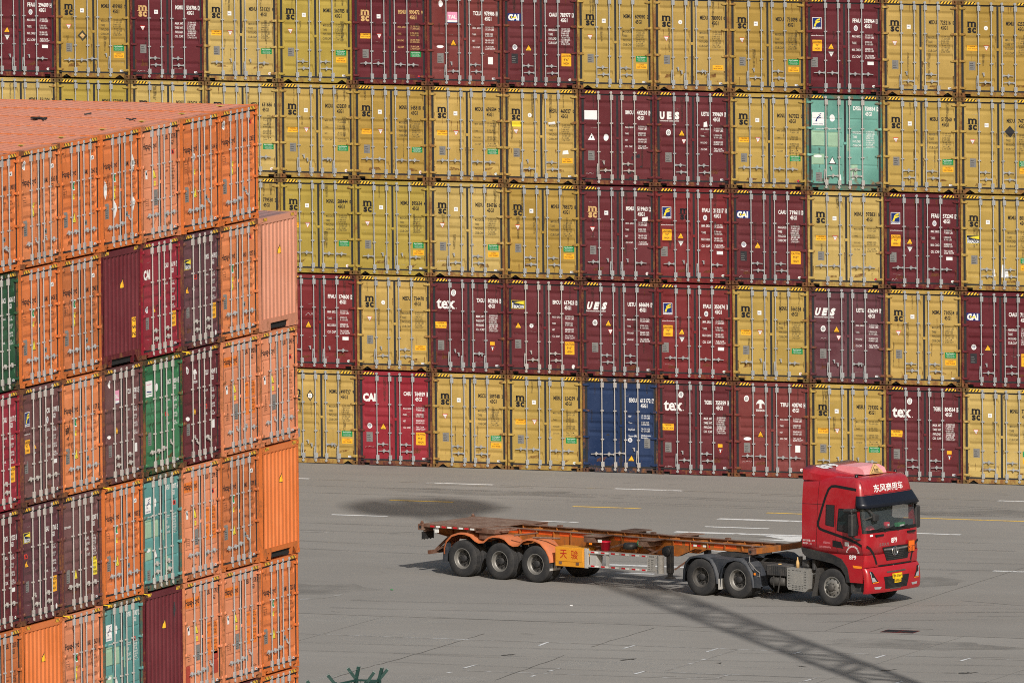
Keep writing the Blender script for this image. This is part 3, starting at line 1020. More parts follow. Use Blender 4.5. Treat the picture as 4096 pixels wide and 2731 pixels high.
def weights(door, prof, style, mat='grey_print', kind='A', dz=0.0):
    rows, z, dzr, h1, h2 = WEIGHTS[style]
    it = []
    for i, (a, b_, c) in enumerate(rows):
        zz = z + dz - i * dzr
        w = 0.030 * len(a) if h1 < 0.06 else 0.036 * len(a)
        it.append((mat, 1, at(text_polys(a, h1, w=min(w, 0.30), bold=0.01), 1.475, zz - h1)))
        it.append((mat, 1, at(text_polys(b_, h2, w=0.028 * len(b_), bold=0.008), 1.895, zz - h2 + 0.022)))
        it.append((mat, 1, at(text_polys(c, h2, w=0.028 * len(c), bold=0.008), 1.895, zz - h2 - 0.044)))
    return drape('weight_lettering', it, prof, door, ('w', style, mat, kind, dz))

def sticker(door, prof, name, items, key):
    return drape(name, items, prof, door, key)

def caution(door, prof, x, z, w=0.345, h=0.155, film='amber_film', lines=('CAUTION', 'HIGH TRAILER'), key=None):
    it = [(film, 1, rect(x, z, x + w, z + h))]
    n = len(lines)
    for i, s in enumerate(lines):
        lh = h / (n + 0.6) * 0.62
        zz = z + h - (i + 1) * h / (n + 0.35) + 0.012
        it.append(('stripe_black', 2, at(text_polys(s, lh, w=min(w * 0.9, len(s) * lh * 0.62 + 0.01), bold=0.012), x + 0.03 * w + max(0, (w * 0.94 - min(w * 0.9, len(s) * lh * 0.62 + 0.01)) / 2), zz)))
    return drape('caution_sticker', it, prof, door, ('caution', x, z, w, h, film, lines, id(prof)))

def m_logo(x, z, w, mat):
    """rounded lowercase m over a rule, with s and c beneath"""
    h = w * 0.62
    t = w * 0.215
    it = []
    q = []
    legs = [0.0, (w - t) / 2, w - t]
    for lx in legs:
        q += [[(x + lx, z), (x + lx + t, z), (x + lx + t, z + h * 0.66), (x + lx, z + h * 0.66)]]
    for lx in legs[:2]:
        cx = x + lx + t / 2 + (w - t) / 4
        ro = (w - t) / 4 + t / 2; ri = (w - t) / 4 - t / 2
        zc = z + h * 0.66
        n = 8
        for i in range(n):
            a0, a1 = math.pi * i / n, math.pi * (i + 1) / n
            kz = (h * 0.34) / ro
            q.append([(cx + ri * math.cos(a0), zc + ri * kz * 0.8 * math.sin(a0)), (cx + ro * math.cos(a0), zc + ro * kz * math.sin(a0)),
                      (cx + ro * math.cos(a1), zc + ro * kz * math.sin(a1)), (cx + ri * math.cos(a1), zc + ri * kz * 0.8 * math.sin(a1))])
    q.append([(x, z + h * 0.66), (x + t * 0.7, z + h * 0.66), (x + t * 0.7, z + h), (x, z + h)])
    it.append((mat, 1, q))
    it.append((mat, 2, rect(x - w * 0.16, z - w * 0.005, x + w * 1.18, z + w * 0.035)))
    it.append((mat, 1, at(text_polys('s', h * 1.22, w=w * 0.47, bold=0.045), x + w * 0.01, z - h * 0.97)))
    it.append((mat, 1, at(text_polys('c', h * 1.22, w=w * 0.47, bold=0.045), x + w * 0.53, z - h * 0.97)))
    return it

def data_plate(door, prof, x=0.320, z=0.800, w=0.200, h=0.265, mat='steel_plate'):
    it = [(mat, 1, rect(x, z, x + w, z + h))]
    for i in range(4):
        it.append(('black_plate' if mat == 'steel_plate' else 'steel_plate', 2, rect(x + .02, z + .03 + i * .055, x + w - .06 - .02 * (i % 2), z + .042 + i * .055)))
    return drape('data_plate', it, prof, door, ('plate', x, z, w, h, mat))

def warn_tri(door, prof, x=0.880, z=1.535, w=0.215, h=0.205, film='amber_film'):
    it = [('stripe_black', 1, tri_up(x, z, w, h)), (film, 2, tri_up(x, z + 0.016, w * 0.80, h * 0.80)), ('stripe_black', 3, rect(x - .035, z + .05, x + .035, z + .056) + rect(x - .028, z + .035, x + .028, z + .040))]
    return drape('warning_sticker', it, prof, door, ('wt', x, z, w, h, film))

def white_tri(door, prof, x=0.950, z=1.300, w=0.175, h=0.165, border='red_film'):
    it = [(border, 1, tri_down(x, z, w, h)), ('white_film', 2, tri_down(x, z + 0.020, w * 0.80, h * 0.78)), ('grey_print', 3, rect(x - .035, z + .105, x + .035, z + .110) + rect(x - .022, z + .085, x + .022, z + .090))]
    return drape('warning_sticker', it, prof, door, ('wd', x, z, w, h, border))

def square_sticker(door, prof, x=0.795, z=2.015, s=0.125):
    it = [('white_film', 1, rect(x, z, x + s, z + s)), ('blue_film', 2, at(text_polys('BIC', 0.028, w=0.07, bold=0.02), x + .028, z + .05))]
    return drape('square_sticker', it, prof, door, ('sq', x, z, s))

def eco(door, prof, x=1.895, z=0.855, w=0.350, h=0.170, film='green_film'):
    it = [(film, 1, rect(x, z, x + w, z + h)), ('white_film', 2, at(text_polys('Eco-Container', 0.034, w=w * 0.78, bold=0.015), x + w * .11, z + h * .70)),
          ('white_film', 2, at(text_polys('Bamboo Flooring', 0.020, w=w * 0.62), x + w * .18, z + h * .46)), ('white_film', 2, at(text_polys('Waterborne Paint System', 0.020, w=w * 0.82), x + w * .09, z + h * .27)),
          ('white_film', 2, at(text_polys('Antiseptic Sealant', 0.020, w=w * 0.66), x + w * .17, z + h * .10))]
    return drape('eco_sticker', it, prof, door, ('eco', x, z, w, h, film))

def maker(door, prof, kind=0):
    if kind == 0:
        it = [('white_film', 1, rect(2.10, 0.215, 2.235, 0.270)), ('blue_film', 2, at(text_polys('CIMC', 0.028, w=0.085, bold=0.02), 2.125, 0.229))]
    elif kind == 1:
        it = [('white_film', 1, disc(2.17, 0.255, 0.048, 0.048)), ('red_film', 2, rect(2.150, 0.235, 2.190, 0.242) + rect(2.150, 0.262, 2.190, 0.269) + rect(2.166, 0.225, 2.174, 0.285))]
    elif kind == 2:
        it = [('white_film', 1, disc(2.17, 0.255, 0.055, 0.038)), ('green_film', 2, rect(2.14, 0.248, 2.20, 0.260))]
    else:
        it = [('blue_film', 1, disc(2.17, 0.255, 0.045, 0.045)), ('red_film', 2, [[(2.125, 0.255), (2.17, 0.235), (2.215, 0.25), (2.19, 0.29), (2.15, 0.295)]])]
    return drape('maker_sticker', it, prof, door, ('maker', kind))

def badge(door, prof, x, z, rx=0.075, rz=0.095, inner='stripe_black'):
    it = [('white_film', 1, disc(x, z, rx, rz)), (inner, 2, disc(x, z, rx * .62, rz * .62)), ('white_film', 3, disc(x, z, rx * .50, rz * .50)), (inner, 4, rect(x - rx * .3, z - rz * .3, x - rx * .1, z + rz * .3) + rect(x + rx * .1, z - rz * .3, x + rx * .3, z + rz * .3))]
    return drape('inspection_badge', it, prof, door, ('badge', x, z, rx, rz, inner))

def patch(door, prof, name, mat, polys, layer=1):
    return drape(name, [(mat, layer, polys)], prof, door)
def scrawl(door, prof, x, z, w, h, seed, mat='chalk'):
    r = random.Random(seed)
    q = []
    px, pz = x, z
    for i in range(int(w / 0.03)):
        nx = x + (i + 1) * 0.03 + r.uniform(-.008, .01); nz = z + r.uniform(0, h)
        dx, dz = nx - px, nz - pz
        L = math.hypot(dx, dz) or 1
        ox, oz = -dz / L * .004, dx / L * .004
        q.append([(px + ox, pz + oz), (px - ox, pz - oz), (nx - ox, nz - oz), (nx + ox, nz + oz)])
        if r.random() < 0.25:
            px, pz = nx + .02, z + r.uniform(0, h)
        else:
            px, pz = nx, nz
    return drape('chalk_marking', [(mat, 1, q)], prof, door)

def logo_florens(d, p):
    x, z = 0.200, 1.970
    it = [('white_film', 1, rect(x, z - .02, x + .300, z + .335)), ('blue_film', 2, rect(x + .014, z + .045, x + .286, z + .320))]
    sw = [[(.05, .06), (.11, .06), (.14, .15), (.09, .16)], [(.09, .16), (.14, .15), (.20, .175), (.26, .20), (.25, .235), (.16, .215)], [(.10, .18), (.16, .215), (.15, .255), (.11, .23)], [(.11, .235), (.18, .235), (.26, .27), (.25, .305), (.17, .285)]]
    it.append(('lemon_film', 3, [[(x + a, z + b) for a, b in q] for q in sw]))
    it.append(('blue_film', 3, at(text_polys('FLORENS', 0.034, w=0.27, bold=0.012), x + .015, z - .002)))
    drape('company_logo', it, p, d, 'florens')
    drape('web_lettering', [('white_print', 1, at(text_polys('www.florens.com', 0.036, w=0.42, bold=0.006), 0.165, 1.742))], p, d, 'florensweb')
def logo_cai(d, p):
    x, z = 0.150, 2.010
    it = [('blue_film', 1, rect(x, z, x + .425, z + .235)), ('white_film', 2, at(text_polys('CAI', 0.165, w=0.36, bold=0.06), x + .015, z + .035)), ('lemon_film', 3, disc(x + .125, z + .12, .022, .03) + [[(x + .15, z + .11), (x + .27, z + .15), (x + .27, z + .08)]])]
    drape('company_logo', it, p, d, 'cai')
def logo_cai_plain(d, p):
    drape('company_logo', [('white_print', 1, at(text_polys('CAI', 0.215, w=0.42, bold=0.06), 0.16, 1.98))], p, d, 'caip')
def logo_tex(d, p):
    x, z = 0.185, 1.960
    it = [('white_print', 1, at(text_polys('tex', 0.330, w=0.600, bold=0.028), x, z))]
    for a, b in ((.395, 0.0), (.530, 0.0), (.395, .195), (.530, .195)):
        it.append(('white_print', 2, rect(x + a + .006, z + b, x + a + .070, z + b + .018)))
    it.append(('white_print', 2, rect(x + .05, z, x + .13, z + .02) + rect(x + .635, z - .005, x + .655, z + .018)))
    drape('company_logo', it, p, d, 'tex')
def logo_ues(d, p, italic):
    it = []
    for ch, x, w in (('U', 0.155, 0.155), ('E', 0.385, 0.150), ('S', 0.640, 0.150)):
        it.append(('white_print', 1, at(text_polys(ch, 0.195, w=w, bold=0.07, shear=0.28 if italic else 0.0), x, 2.060)))
    it.append(('white_print', 1, at(text_polys('International Leasing Limited', 0.052, w=0.62, bold=0.012), 0.155, 1.975)))
    drape('company_logo', it, p, d, ('ues', italic))
def logo_beacon(d, p, x=0.150, z=2.000):
    it = [('lemon_film', 1, rect(x, z, x + .425, z + .255)), ('navy_film', 2, rect(x + .012, z + .012, x + .413, z + .243)), ('lemon_film', 3, [[(x + .07, z + .185), (x + .405, z + .235), (x + .405, z + .130)]]),
          ('white_film', 3, at(text_polys('BEACON', 0.085, w=0.32, bold=0.035), x + .085, z + .022)), ('white_film', 3, rect(x + .030, z + .02, x + .062, z + .18))]
    drape('company_logo', it, p, d, ('beacon', x, z))
def logo_triton(d, p, x=0.700, z=2.000):
    pts = [[(.10, .0), (.21, .0), (.19, .03), (.12, .03)], [(.12, .03), (.19, .03), (.185, .17), (.125, .17)], [(.125, .13), (.125, .17), (.03, .17), (.02, .10), (.06, .14)], [(.185, .17), (.185, .13), (.25, .14), (.29, .10), (.28, .17)], [(.03, .17), (.28, .17), (.22, .24), (.155, .26), (.09, .24)]]
    it = [('white_print', 1, [[(x + a, z + .10 + b) for a, b in q] for q in pts]), ('white_print', 1, at(text_polys('TRITON', 0.062, w=0.31, bold=0.03), x, z))]
    drape('company_logo', it, p, d, ('triton', x, z))
def logo_tal(d, p, x=0.660, z=1.920):
    it = [('pink_film', 1, rect(x, z + .08, x + .325, z + .335)), ('white_film', 1, rect(x, z + .02, x + .325, z + .08)), ('blue_film', 1, rect(x, z, x + .325, z + .02)), ('white_film', 2, at(text_polys('TAL', 0.10, w=0.27, bold=0.04), x + .03, z + .135))]
    drape('company_logo', it, p, d, ('tal', x, z))
def logo_bird(d, p):
    x, z = 0.175, 1.960
    it = [('white_film', 1, rect(x, z, x + .385, z + .400))]
    q = [[(.10, .13), (.13, .12), (.18, .22), (.15, .24)], [(.15, .24), (.18, .22), (.28, .30), (.26, .32)], [(.17, .22), (.19, .20), (.30, .24), (.29, .26)], [(.20, .33), (.22, .32), (.30, .35), (.29, .37)], [(.12, .12), (.15, .12), (.17, .16), (.15, .17)]]
    it.append(('blue_film', 2, [[(x + a, z + b) for a, b in r] for r in q]))
    it.append(('blue_film', 2, at(text_polys('DONG FANG', 0.032, w=0.31, bold=0.01), x + .035, z + .03)))
    drape('company_logo', it, p, d, 'bird')
    drape('web_lettering', [('white_print', 1, at(text_polys('www.dong-fang.com.hk', 0.045, w=0.66, bold=0.01), 0.30, 1.850))], p, d, 'birdweb')
def logo_uasc(d, p):
    x, z = 0.150, 1.960
    drape('company_logo', [('white_film', 1, rect(x, z, x + .43, z + .40)), ('blue_film', 2, [[(x + .06, z + .12), (x + .37, z + .10), (x + .37, z + .13), (x + .06, z + .15)]]), ('pink_film', 2, rect(x + .06, z + .30, x + .37, z + .32)), ('green_film', 2, rect(x + .05, z + .06, x + .38, z + .075))], p, d, 'uasc')
def logo_hapag(d, p, z, patchy=False):
    it = []
    L = 1
    if patchy:
        it.append(('amber_patch', 1, rect(0.125, z - 0.075, 1.03, z + 0.175))); L = 2
    it.append(('black_print', L, at(text_polys('Hapag-Lloyd', 0.150, w=0.86, bold=0.020), 0.150, z)))
    drape('company_logo', it, p, d, ('hl', z, patchy))
M['amber_patch'] = plain('unfaded_patch', lin(226, 122, 48), 0.5, var=0.1)
M['repair_patch'] = plain('primer_patch', lin(168, 66, 50), 0.6, var=0.12)
M['pale_patch'] = plain('pale_touch_up', lin(150, 182, 156), 0.6, var=0.1)
M['flaked'] = plain('flaked_paint', lin(168, 150, 150), 0.7, var=0.2, scale=14)

def dress(style, L, R, kind, prefix, num, chk, o):
    """print, stickers and plates of one container"""
    pl, prr = PROF[(kind, 'L')], PROF[(kind, 'R')]
    seed = sum(ord(c) for c in num) + len(prefix)
    r = random.Random(seed)
    if style in ('msc', 'mscg', 'mscw'):
        ink = 'black_print' if style == 'msc' else ('gold_print' if style == 'mscg' else 'white_print')
        drape('company_logo', m_logo(0.270, 2.100, 0.275, 'black_print' if style == 'msc' else 'gold_print'), pl, L, ('m', style != 'msc'))
        identification(R, prr, prefix, num, chk, ink, style == 'mscw')
        weights(R, prr, o.get('w', 'max'), 'grey_print' if style == 'msc' else ink, kind)
        if o.get('sq', True):
            square_sticker(L, pl)
        else:
            drape('round_sticker', [('white_film', 1, disc(0.86, 2.08, .065, .065)), ('grey_print', 2, rect(.835, 2.075, .885, 2.082) + rect(.856, 2.045, .864, 2.10))], pl, L, 'round')
        if o.get('cl', False):
            caution(L, pl, 0.245, 1.395)
            white_tri(L, pl, 0.865, 1.390)
        else:
            white_tri(L, pl, 0.405, 1.480)
        if o.get('eco', True):
            eco(R, prr, film='green_film')
        if o.get('cr', not o.get('cl', False)):
            caution(R, prr, 1.900, 0.640)
        data_plate(L, pl)
        maker(R, prr, o.get('mk', 0 if not o.get('cl') else 1))
    elif style == 'hapag':
        hz = o.get('hz', 2.03 if kind == 'A' else 2.31)
        ink = 'black_print'
        logo_hapag(L, pl, hz, o.get('patchy', False))
        identification(R, prr, prefix, num, chk, ink, True, z=(2.00 if kind == 'A' else 2.46))
        if kind == 'B':
            if o.get('patchy'):
                drape('unfaded_patch', [('amber_patch', 1, rect(1.45, 1.38, 1.77, 1.74) + rect(1.85, 1.38, 2.20, 1.74) + rect(1.45, 0.92, 1.77, 1.31) + rect(1.85, 0.92, 2.20, 1.31))], prr, R, 'hlpatch')
                rows = 2
            it = []
            lay = 2 if o.get('patchy') else 1
            for i, (a, bb, c) in enumerate(WEIGHTS['kg'][0]):
                zz = (1.70, 1.53, 1.26, 1.09)[i]
                it.append(('brown_print', lay, at(text_polys(a, 0.05, w=0.030 * len(a), bold=.01), 1.475, zz - .05)))
                it.append(('brown_print', lay, at(text_polys(bb, 0.052, w=0.032 * len(bb), bold=.01), 1.885, zz - .02)))
                it.append(('brown_print', lay, at(text_polys(c, 0.052, w=0.032 * len(c), bold=.01), 1.885, zz - .095)))
            drape('weight_lettering', it, prr, R, ('hlw', lay))
            warn_tri(L, pl, 0.83, 1.545, 0.29, 0.29, 'lemon_film')
            drape('label_sticker', [('white_film', 1, rect(.28, 1.56, .41, 1.78)), ('stripe_black', 2, disc(.345, 1.70, .04, .045))], pl, L, 'hlwhite')
            drape('label_sticker', [('lemon_film', 1, rect(.82, 1.36, .93, 1.48)), ('stripe_black', 2, rect(.84, 1.43, .91, 1.436) + rect(.84, 1.40, .91, 1.406))], pl, L, 'hlyel')
            data_plate(L, pl, 0.82, 0.86, 0.24, 0.40)
            drape('approval_stencil', [('brown_print', 1, rect(.28, 1.00, .48, 1.01) + rect(.28, .90, .48, .91) + rect(.28, .95, .48, .96) + rect(.28, 1.05, .48, 1.06) + rect(.28, .86, .29, 1.06) + rect(.47, .86, .48, 1.06))], pl, L, 'hlst')
            drape('grey_plate', [('steel_plate', 1, rect(1.46, .50, 1.62, .64))], prr, R, 'hlgp')
        else:
            weights(R, prr, 'kg', 'brown_print', kind)
            if o.get('tri', 'mid') == 'mid':
                warn_tri(L, pl, 0.80, 1.21, 0.26, 0.29, 'lemon_film')
            else:
                warn_tri(L, pl, 0.86, 0.86, 0.24, 0.30, 'lemon_film')
            drape('label_sticker', [('lemon_film', 1, rect(.84, 1.44, .93, 1.56)), ('stripe_black', 2, rect(.855, 1.52, .915, 1.526) + rect(.855, 1.48, .915, 1.486))], pl, L, 'hlyelA')
            data_plate(L, pl, 0.22, 0.78, 0.23, 0.38)
            drape('approval_stencil', [('brown_print', 1, rect(.20, 1.66, .40, 1.67) + rect(.20, 1.60, .40, 1.61) + rect(.20, 1.72, .40, 1.73) + rect(.20, 1.56, .21, 1.74) + rect(.39, 1.56, .40, 1.74))], pl, L, 'hlstA')
            drape('grey_plate', [('steel_plate', 1, rect(1.46, .74, 1.66, .87)), ('black_plate', 2, rect(1.50, .78, 1.62, .83))], prr, R, 'hlgpA')
            if o.get('badge'):
                if o['badge'] == 'g':
                    drape('label_sticker', [('white_film', 1, rect(.80, 1.66, .93, 1.88)), ('green_film', 2, rect(.815, 1.685, .915, 1.855))], pl, L, 'hlgreen')
                else:
                    badge(L, pl, o.get('bx', 0.30), o.get('bz', 2.52), .10, .12)
            if o.get('flag'):
                drape('flag_sticker', [('white_film', 1, rect(1.90, 2.33, 2.12, 2.43)), ('stripe_black', 2, [[(1.98, 2.35), (2.03, 2.35), (2.07, 2.41), (2.02, 2.41)]])], prr, R, 'flag')
        if o.get('red'):
            x, z = o['red']
            drape('red_sticker', [('red_film', 1, rect(x, z, x + .20, z + .11)), ('stripe_black', 2, rect(x + .07, z + .02, x + .15, z + .09))], prr if x > 1.23 else pl, R if x > 1.23 else L)
        maker(R, prr, o.get('mk', 0))
        for (x, z) in o.get('diamonds', ()):
            s = 'L' if x < 1.23 else 'R'
            drape('blank_placard', [('white_film', 1, [[(x, z - .24), (x + .16, z), (x, z + .24), (x - .16, z)]])], PROF[(kind, s)], L if s == 'L' else R)
        for (x0, z0, x1, z1) in o.get('repairs', ()):
            s = 'L' if x0 < 1.23 else 'R'
            patch(L if s == 'L' else R, PROF[(kind, s)], 'repair_patch', 'repair_patch', rect(x0, z0, x1, z1))
    else:
        identification(R, prr, prefix, num, chk, o.get('ink', 'white_print'), o.get('boxed', True), z=o.get('zid', 2.17 if kind == 'A' else 2.44))
        wst = {'florens': 'cargo', 'tex': 'wt', 'ues': 'thin', 'uesit': 'thin', 'beacon': 'net', 'blank': 'net', 'cai': 'max', 'caired': 'net', 'triton': 'net', 'tal': 'net', 'bird': 'max', 'sea': 'mgw', 'uasc': 'net', 'plainlease': 'cargo', 'textainer': 'wt'}[style]
        weights(R, prr, wst, 'white_print', kind)
        big = ('CAUTION', "9'6\"", 'HIGH')
        if style == 'florens':
            logo_florens(L, pl)
            if o.get('twin'):
                drape('second_logo', m_logo(0.790, 2.10, 0.275, 'black_print'), pl, L, 'mtwin')
            caution(L, pl, 0.205, 1.285, 0.300, 0.340, 'amber_film', ('CAUTION', '96"', 'HIGH'))
            warn_tri(L, pl, 0.800, 1.350, 0.215, 0.190)
            white_tri(L, pl, 0.800, 1.110, 0.200, 0.175, 'steel_plate')
            data_plate(L, pl, 0.165, 0.80, 0.21, 0.30)
            badge(R, prr, 1.600, 2.000, .065, .085, 'blue_film')
            drape('blank_sticker', [('white_film', 1, rect(1.97, .895, 2.17, .995))], prr, R, 'blankst')
            maker(R, prr, 2)
        elif style in ('cai', 'caired'):
            (logo_cai if style == 'cai' else logo_cai_plain)(L, pl)
            warn_tri(L, pl, 0.820, 1.110, 0.225, 0.205)
            badge(L, pl, 0.370, 1.215, .080, .085, 'blue_film')
            data_plate(L, pl, 0.265, 0.720, 0.205, 0.300, 'black_plate' if style == 'cai' else 'steel_plate')
            caution(R, prr, 1.895, 0.665, 0.315, 0.385, 'amber_film', big)
            maker(R, prr, 2 if style == 'cai' else 0)
        elif style == 'tex':
            logo_tex(L, pl)
            badge(L, pl, 0.740, 2.440, .080, .100)
            caution(L, pl, 0.110, 1.350, 0.390, 0.200, 'amber_film', ('CAUTION', "2.9m  9'6\"  HIGH"))
            data_plate(L, pl, 0.220, 0.680, 0.205, 0.300)
            drape('amber_label', [('amber_film', 1, rect(1.93, .87, 2.08, .97))], prr, R, 'amberlbl')
            drape('warning_sticker', [('red_film', 1, tri_down(2.01, .665, .19, .17)), ('stripe_black', 2, tri_down(2.01, .685, .155, .14)), ('white_film', 3, rect(1.995, .72, 2.025, .80) + rect(1.97, .79, 2.05, .81))], prr, R, 'texw')
            maker(R, prr, 0)
        elif style in ('ues', 'uesit'):
            logo_ues(L, pl, style == 'uesit')
            badge(L, pl, 0.430, 1.640, .080, .095)
            warn_tri(L, pl, 0.865, 1.540, 0.220, 0.200)
            white_tri(L, pl, 0.930, 1.295, 0.165, 0.155)
            data_plate(L, pl, 0.325, 0.745, 0.205, 0.290)
            maker(R, prr, 0)
        elif style == 'beacon':
            logo_beacon(L, pl)
            warn_tri(L, pl, 0.360, 1.400, 0.225, 0.205)
            drape('round_sticker', [('white_film', 1, disc(.79, 1.49, .065, .065)), ('grey_print', 2, rect(.765, 1.485, .815, 1.492) + rect(.786, 1.455, .794, 1.51))], pl, L, 'rnd2')
            data_plate(L, pl, 0.260, 0.790, 0.200, 0.270)
            caution(R, prr, 1.885, 0.640, 0.310, 0.390, 'amber_film', big)
            drape('round_sticker', [('white_film', 1, disc(2.16, .27, .055, .065))], prr, R, 'rnd3')
        elif style == 'blank':
            drape('blank_sticker', [('white_film', 1, rect(.16, 1.985, .575, 2.265))], pl, L, 'blanklogo')
            drape('warning_sticker', [('white_film', 1, tri_up(.385, 1.36, .235, .215)), ('stripe_black', 2, [[(.37, 1.42), (.40, 1.43), (.41, 1.49), (.36, 1.47)]])], pl, L, 'bw')
            drape('blank_badge', [('white_film', 1, disc(.855, 1.45, .080, .105))], pl, L, 'bb')
            data_plate(L, pl, 0.275, 0.745, 0.205, 0.290, 'steel_plate')
            rr = random.Random(3)
            q = []
            for i in range(12):
                q += disc(rr.uniform(1.45, 2.1) if i < 9 else rr.uniform(.3, .95), rr.uniform(.2, 1.0), rr.uniform(.015, .05), rr.uniform(.02, .07), 9)
            drape('oil_stain', [('black_plate', 1, [p for p in q if p[0][0] > 1.25])], prr, R)
        elif style == 'triton':
            logo_triton(L, pl, *(o.get('lg', (0.70, 2.0))))
            badge(L, pl, 0.400, 2.380, .080, .095)
            warn_tri(L, pl, 0.850, 1.210, 0.220, 0.215)
            drape('pill_sticker', [('white_film', 1, disc(.42, 1.16, .125, .05))], pl, L, 'pill')
            data_plate(L, pl, 0.310, 0.740, 0.205, 0.295)
            drape('blank_sticker', [('white_film', 1, rect(1.97, .79, 2.13, 1.00))], prr, R, 'trw')
            maker(R, prr, 1)
        elif style == 'tal':
            logo_tal(L, pl, *(o.get('lg', (0.66, 1.92))))
            drape('round_sticker', [('white_film', 1, disc(.435, 2.50, .07, .10))], pl, L, 'tals')
            warn_tri(L, pl, 0.850, 1.220, 0.225, 0.215)
            drape('pill_sticker', [('white_film', 1, disc(.405, 1.19, .115, .045))], pl, L, 'pill2')
            data_plate(L, pl, 0.320, 0.690, 0.205, 0.300)
            drape('blank_sticker', [('white_film', 1, rect(1.98, .68, 2.14, .90))], prr, R, 'tlw')
            maker(R, prr, 0)
        elif style == 'bird':
            logo_bird(L, pl)
            drape('blank_badge', [('white_film', 1, disc(.82, 2.19, .085, .11))], pl, L, 'birdb')
            drape('touch_up_paint', [('pale_patch', 1, rect(.15, 1.35, .56, 1.80) + rect(.68, 1.32, 1.00, 1.77) + rect(.15, .78, .55, 1.10))], pl, L, 'birdp')
            drape('touch_up_paint', [('pale_patch', 1, rect(1.30, 1.20, 1.37, 1.72) + rect(1.42, .35, 1.62, .80))], prr, R, 'birdq')
            drape('pill_sticker', [('white_film', 2, disc(.35, 1.03, .135, .042))], pl, L, 'birdpill')
            drape('warning_sticker', [('stripe_black', 1, tri_up(.815, .80, .25, .235)), ('white_film', 2, tri_up(.815, .82, .19, .18))], pl, L, 'birdw')
            data_plate(L, pl, 0.280, 0.270, 0.200, 0.270)
        elif style == 'sea':
            data_plate(R, prr, 1.99, 0.780, 0.190, 0.280)
            badge(R, prr, 1.530, 1.010, .070, .070, 'blue_film')
            warn_tri(R, prr, 1.560, 0.360, 0.230, 0.195)
            drape('label_remnant', [('stripe_black', 1, tri_up(.80, 1.13, .14, .06))], pl, L, 'searem')
        elif style == 'uasc':
            logo_uasc(L, pl)
            drape('round_sticker', [('white_film', 1, disc(.85, 2.16, .085, .10))], pl, L, 'uab')
            data_plate(L, pl, 0.280, 0.740, 0.205, 0.330)
            maker(R, prr, 0)
        elif style == 'textainer':
            drape('company_logo', [('white_print', 1, at(text_polys('TEXTAINER', 0.05, w=.42, bold=.02), .16, 2.10))], pl, L, 'txn')
            warn_tri(L, pl, 0.86, 0.80, 0.24, 0.28, 'lemon_film')
            data_plate(L, pl, 0.280, 0.740, 0.205, 0.330)
            caution(R, prr, 1.895, 0.790, 0.315, 0.450, 'lemon_film', ('CAUTION', "9'6\"", 'HIGH', 'CONTAINER'))
            maker(R, prr, 0)
        elif style == 'plainlease':
            badge(L, pl, 0.300, 2.30, .065, .085, 'blue_film')
            warn_tri(L, pl, 0.850, 1.250, 0.225, 0.215)
            data_plate(L, pl, 0.280, 0.740, 0.205, 0.330)
            drape('blank_sticker', [('white_film', 1, rect(1.97, .895, 2.17, .995))], prr, R, 'blankst')
            maker(R, prr, 2)
        if o.get('red'):
            x, z = o['red']
            drape('red_sticker', [('red_film', 1, rect(x, z, x + .20, z + .11)), ('stripe_black', 2, rect(x + .07, z + .02, x + .15, z + .09))], prr if x > 1.23 else pl, R if x > 1.23 else L)
    heavy = o.get('rusty', 2)
    for s, d in (('L', L), ('R', R)):
        pr = PROF[(kind, s)]
        x0, x1, _ = LEAF[s]
        runs, grime, scuff = [], [], []
        for i in range(r.randint(heavy, heavy * 2 + 1)):
            x = r.choice((x0 + .02, x1 - .03, r.uniform(x0 + .1, x1 - .1))); z = r.choice((Z1 - .005, 1.85, 1.05, r.uniform(.4, 2.4), .62, .45))
            ln = r.uniform(.10, .45); w = r.uniform(.006, .020)
            runs.append([(x - w, z), (x + w, z), (x + w * .4, max(Z0, z - ln)), (x - w * .4, max(Z0, z - ln * .9))])
        for i in range(r.randint(1, 3)):
            x = r.uniform(x0 + .1, x1 - .15); z = r.choice((Z1 - .01, 1.9, 1.3)); ln = r.uniform(.25, .8); w = r.uniform(.02, .06)
            grime.append([(x - w, z), (x + w, z), (x + w * .5, z - ln), (x - w * .5, z - ln)])
        if r.random() < 0.25 + 0.12 * heavy:
            x, z = r.uniform(x0 + .15, x1 - .5), r.uniform(.24, .42)
            runs.append([(x, z), (x + r.uniform(.2, .45), z + .02), (x + r.uniform(.25, .4), z + r.uniform(.06, .16)), (x + .05, z + r.uniform(.05, .12))])
        for i in range(r.randint(0, 3)):
            x, z = r.uniform(x0 + .1, x1 - .3), r.uniform(.3, 2.5); a = r.uniform(-.2, .2); ln = r.uniform(.06, .25)
            scuff.append([(x, z), (x + ln, z + a * ln), (x + ln, z + a * ln + .014), (x, z + .01)])
        for nm, mt, q in (('rust_streak', 'rust_run', runs), ('grime_streak', 'grime_run', grime), ('scuff_mark', 'scuff', scuff)):
            if q:
                drape(nm, [(mt, 0.4, q)], pr, d)['kind'] = 'stuff'
    for (x, z, w, h) in o.get('chalk', ()):
        s = 'L' if x < 1.23 else 'R'
        scrawl(L if s == 'L' else R, PROF[(kind, s)], x, z, w, h, seed)
    for (x0, z0, x1, z1) in o.get('tape', ()):
        s = 'L' if x0 < 1.23 else 'R'
        patch(L if s == 'L' else R, PROF[(kind, s)], 'torn_label', 'white_film', [[(x0, z0), (x1, z0 + .02), (x1 - .02, z1), (x0 + .01, z1 - .03)]])

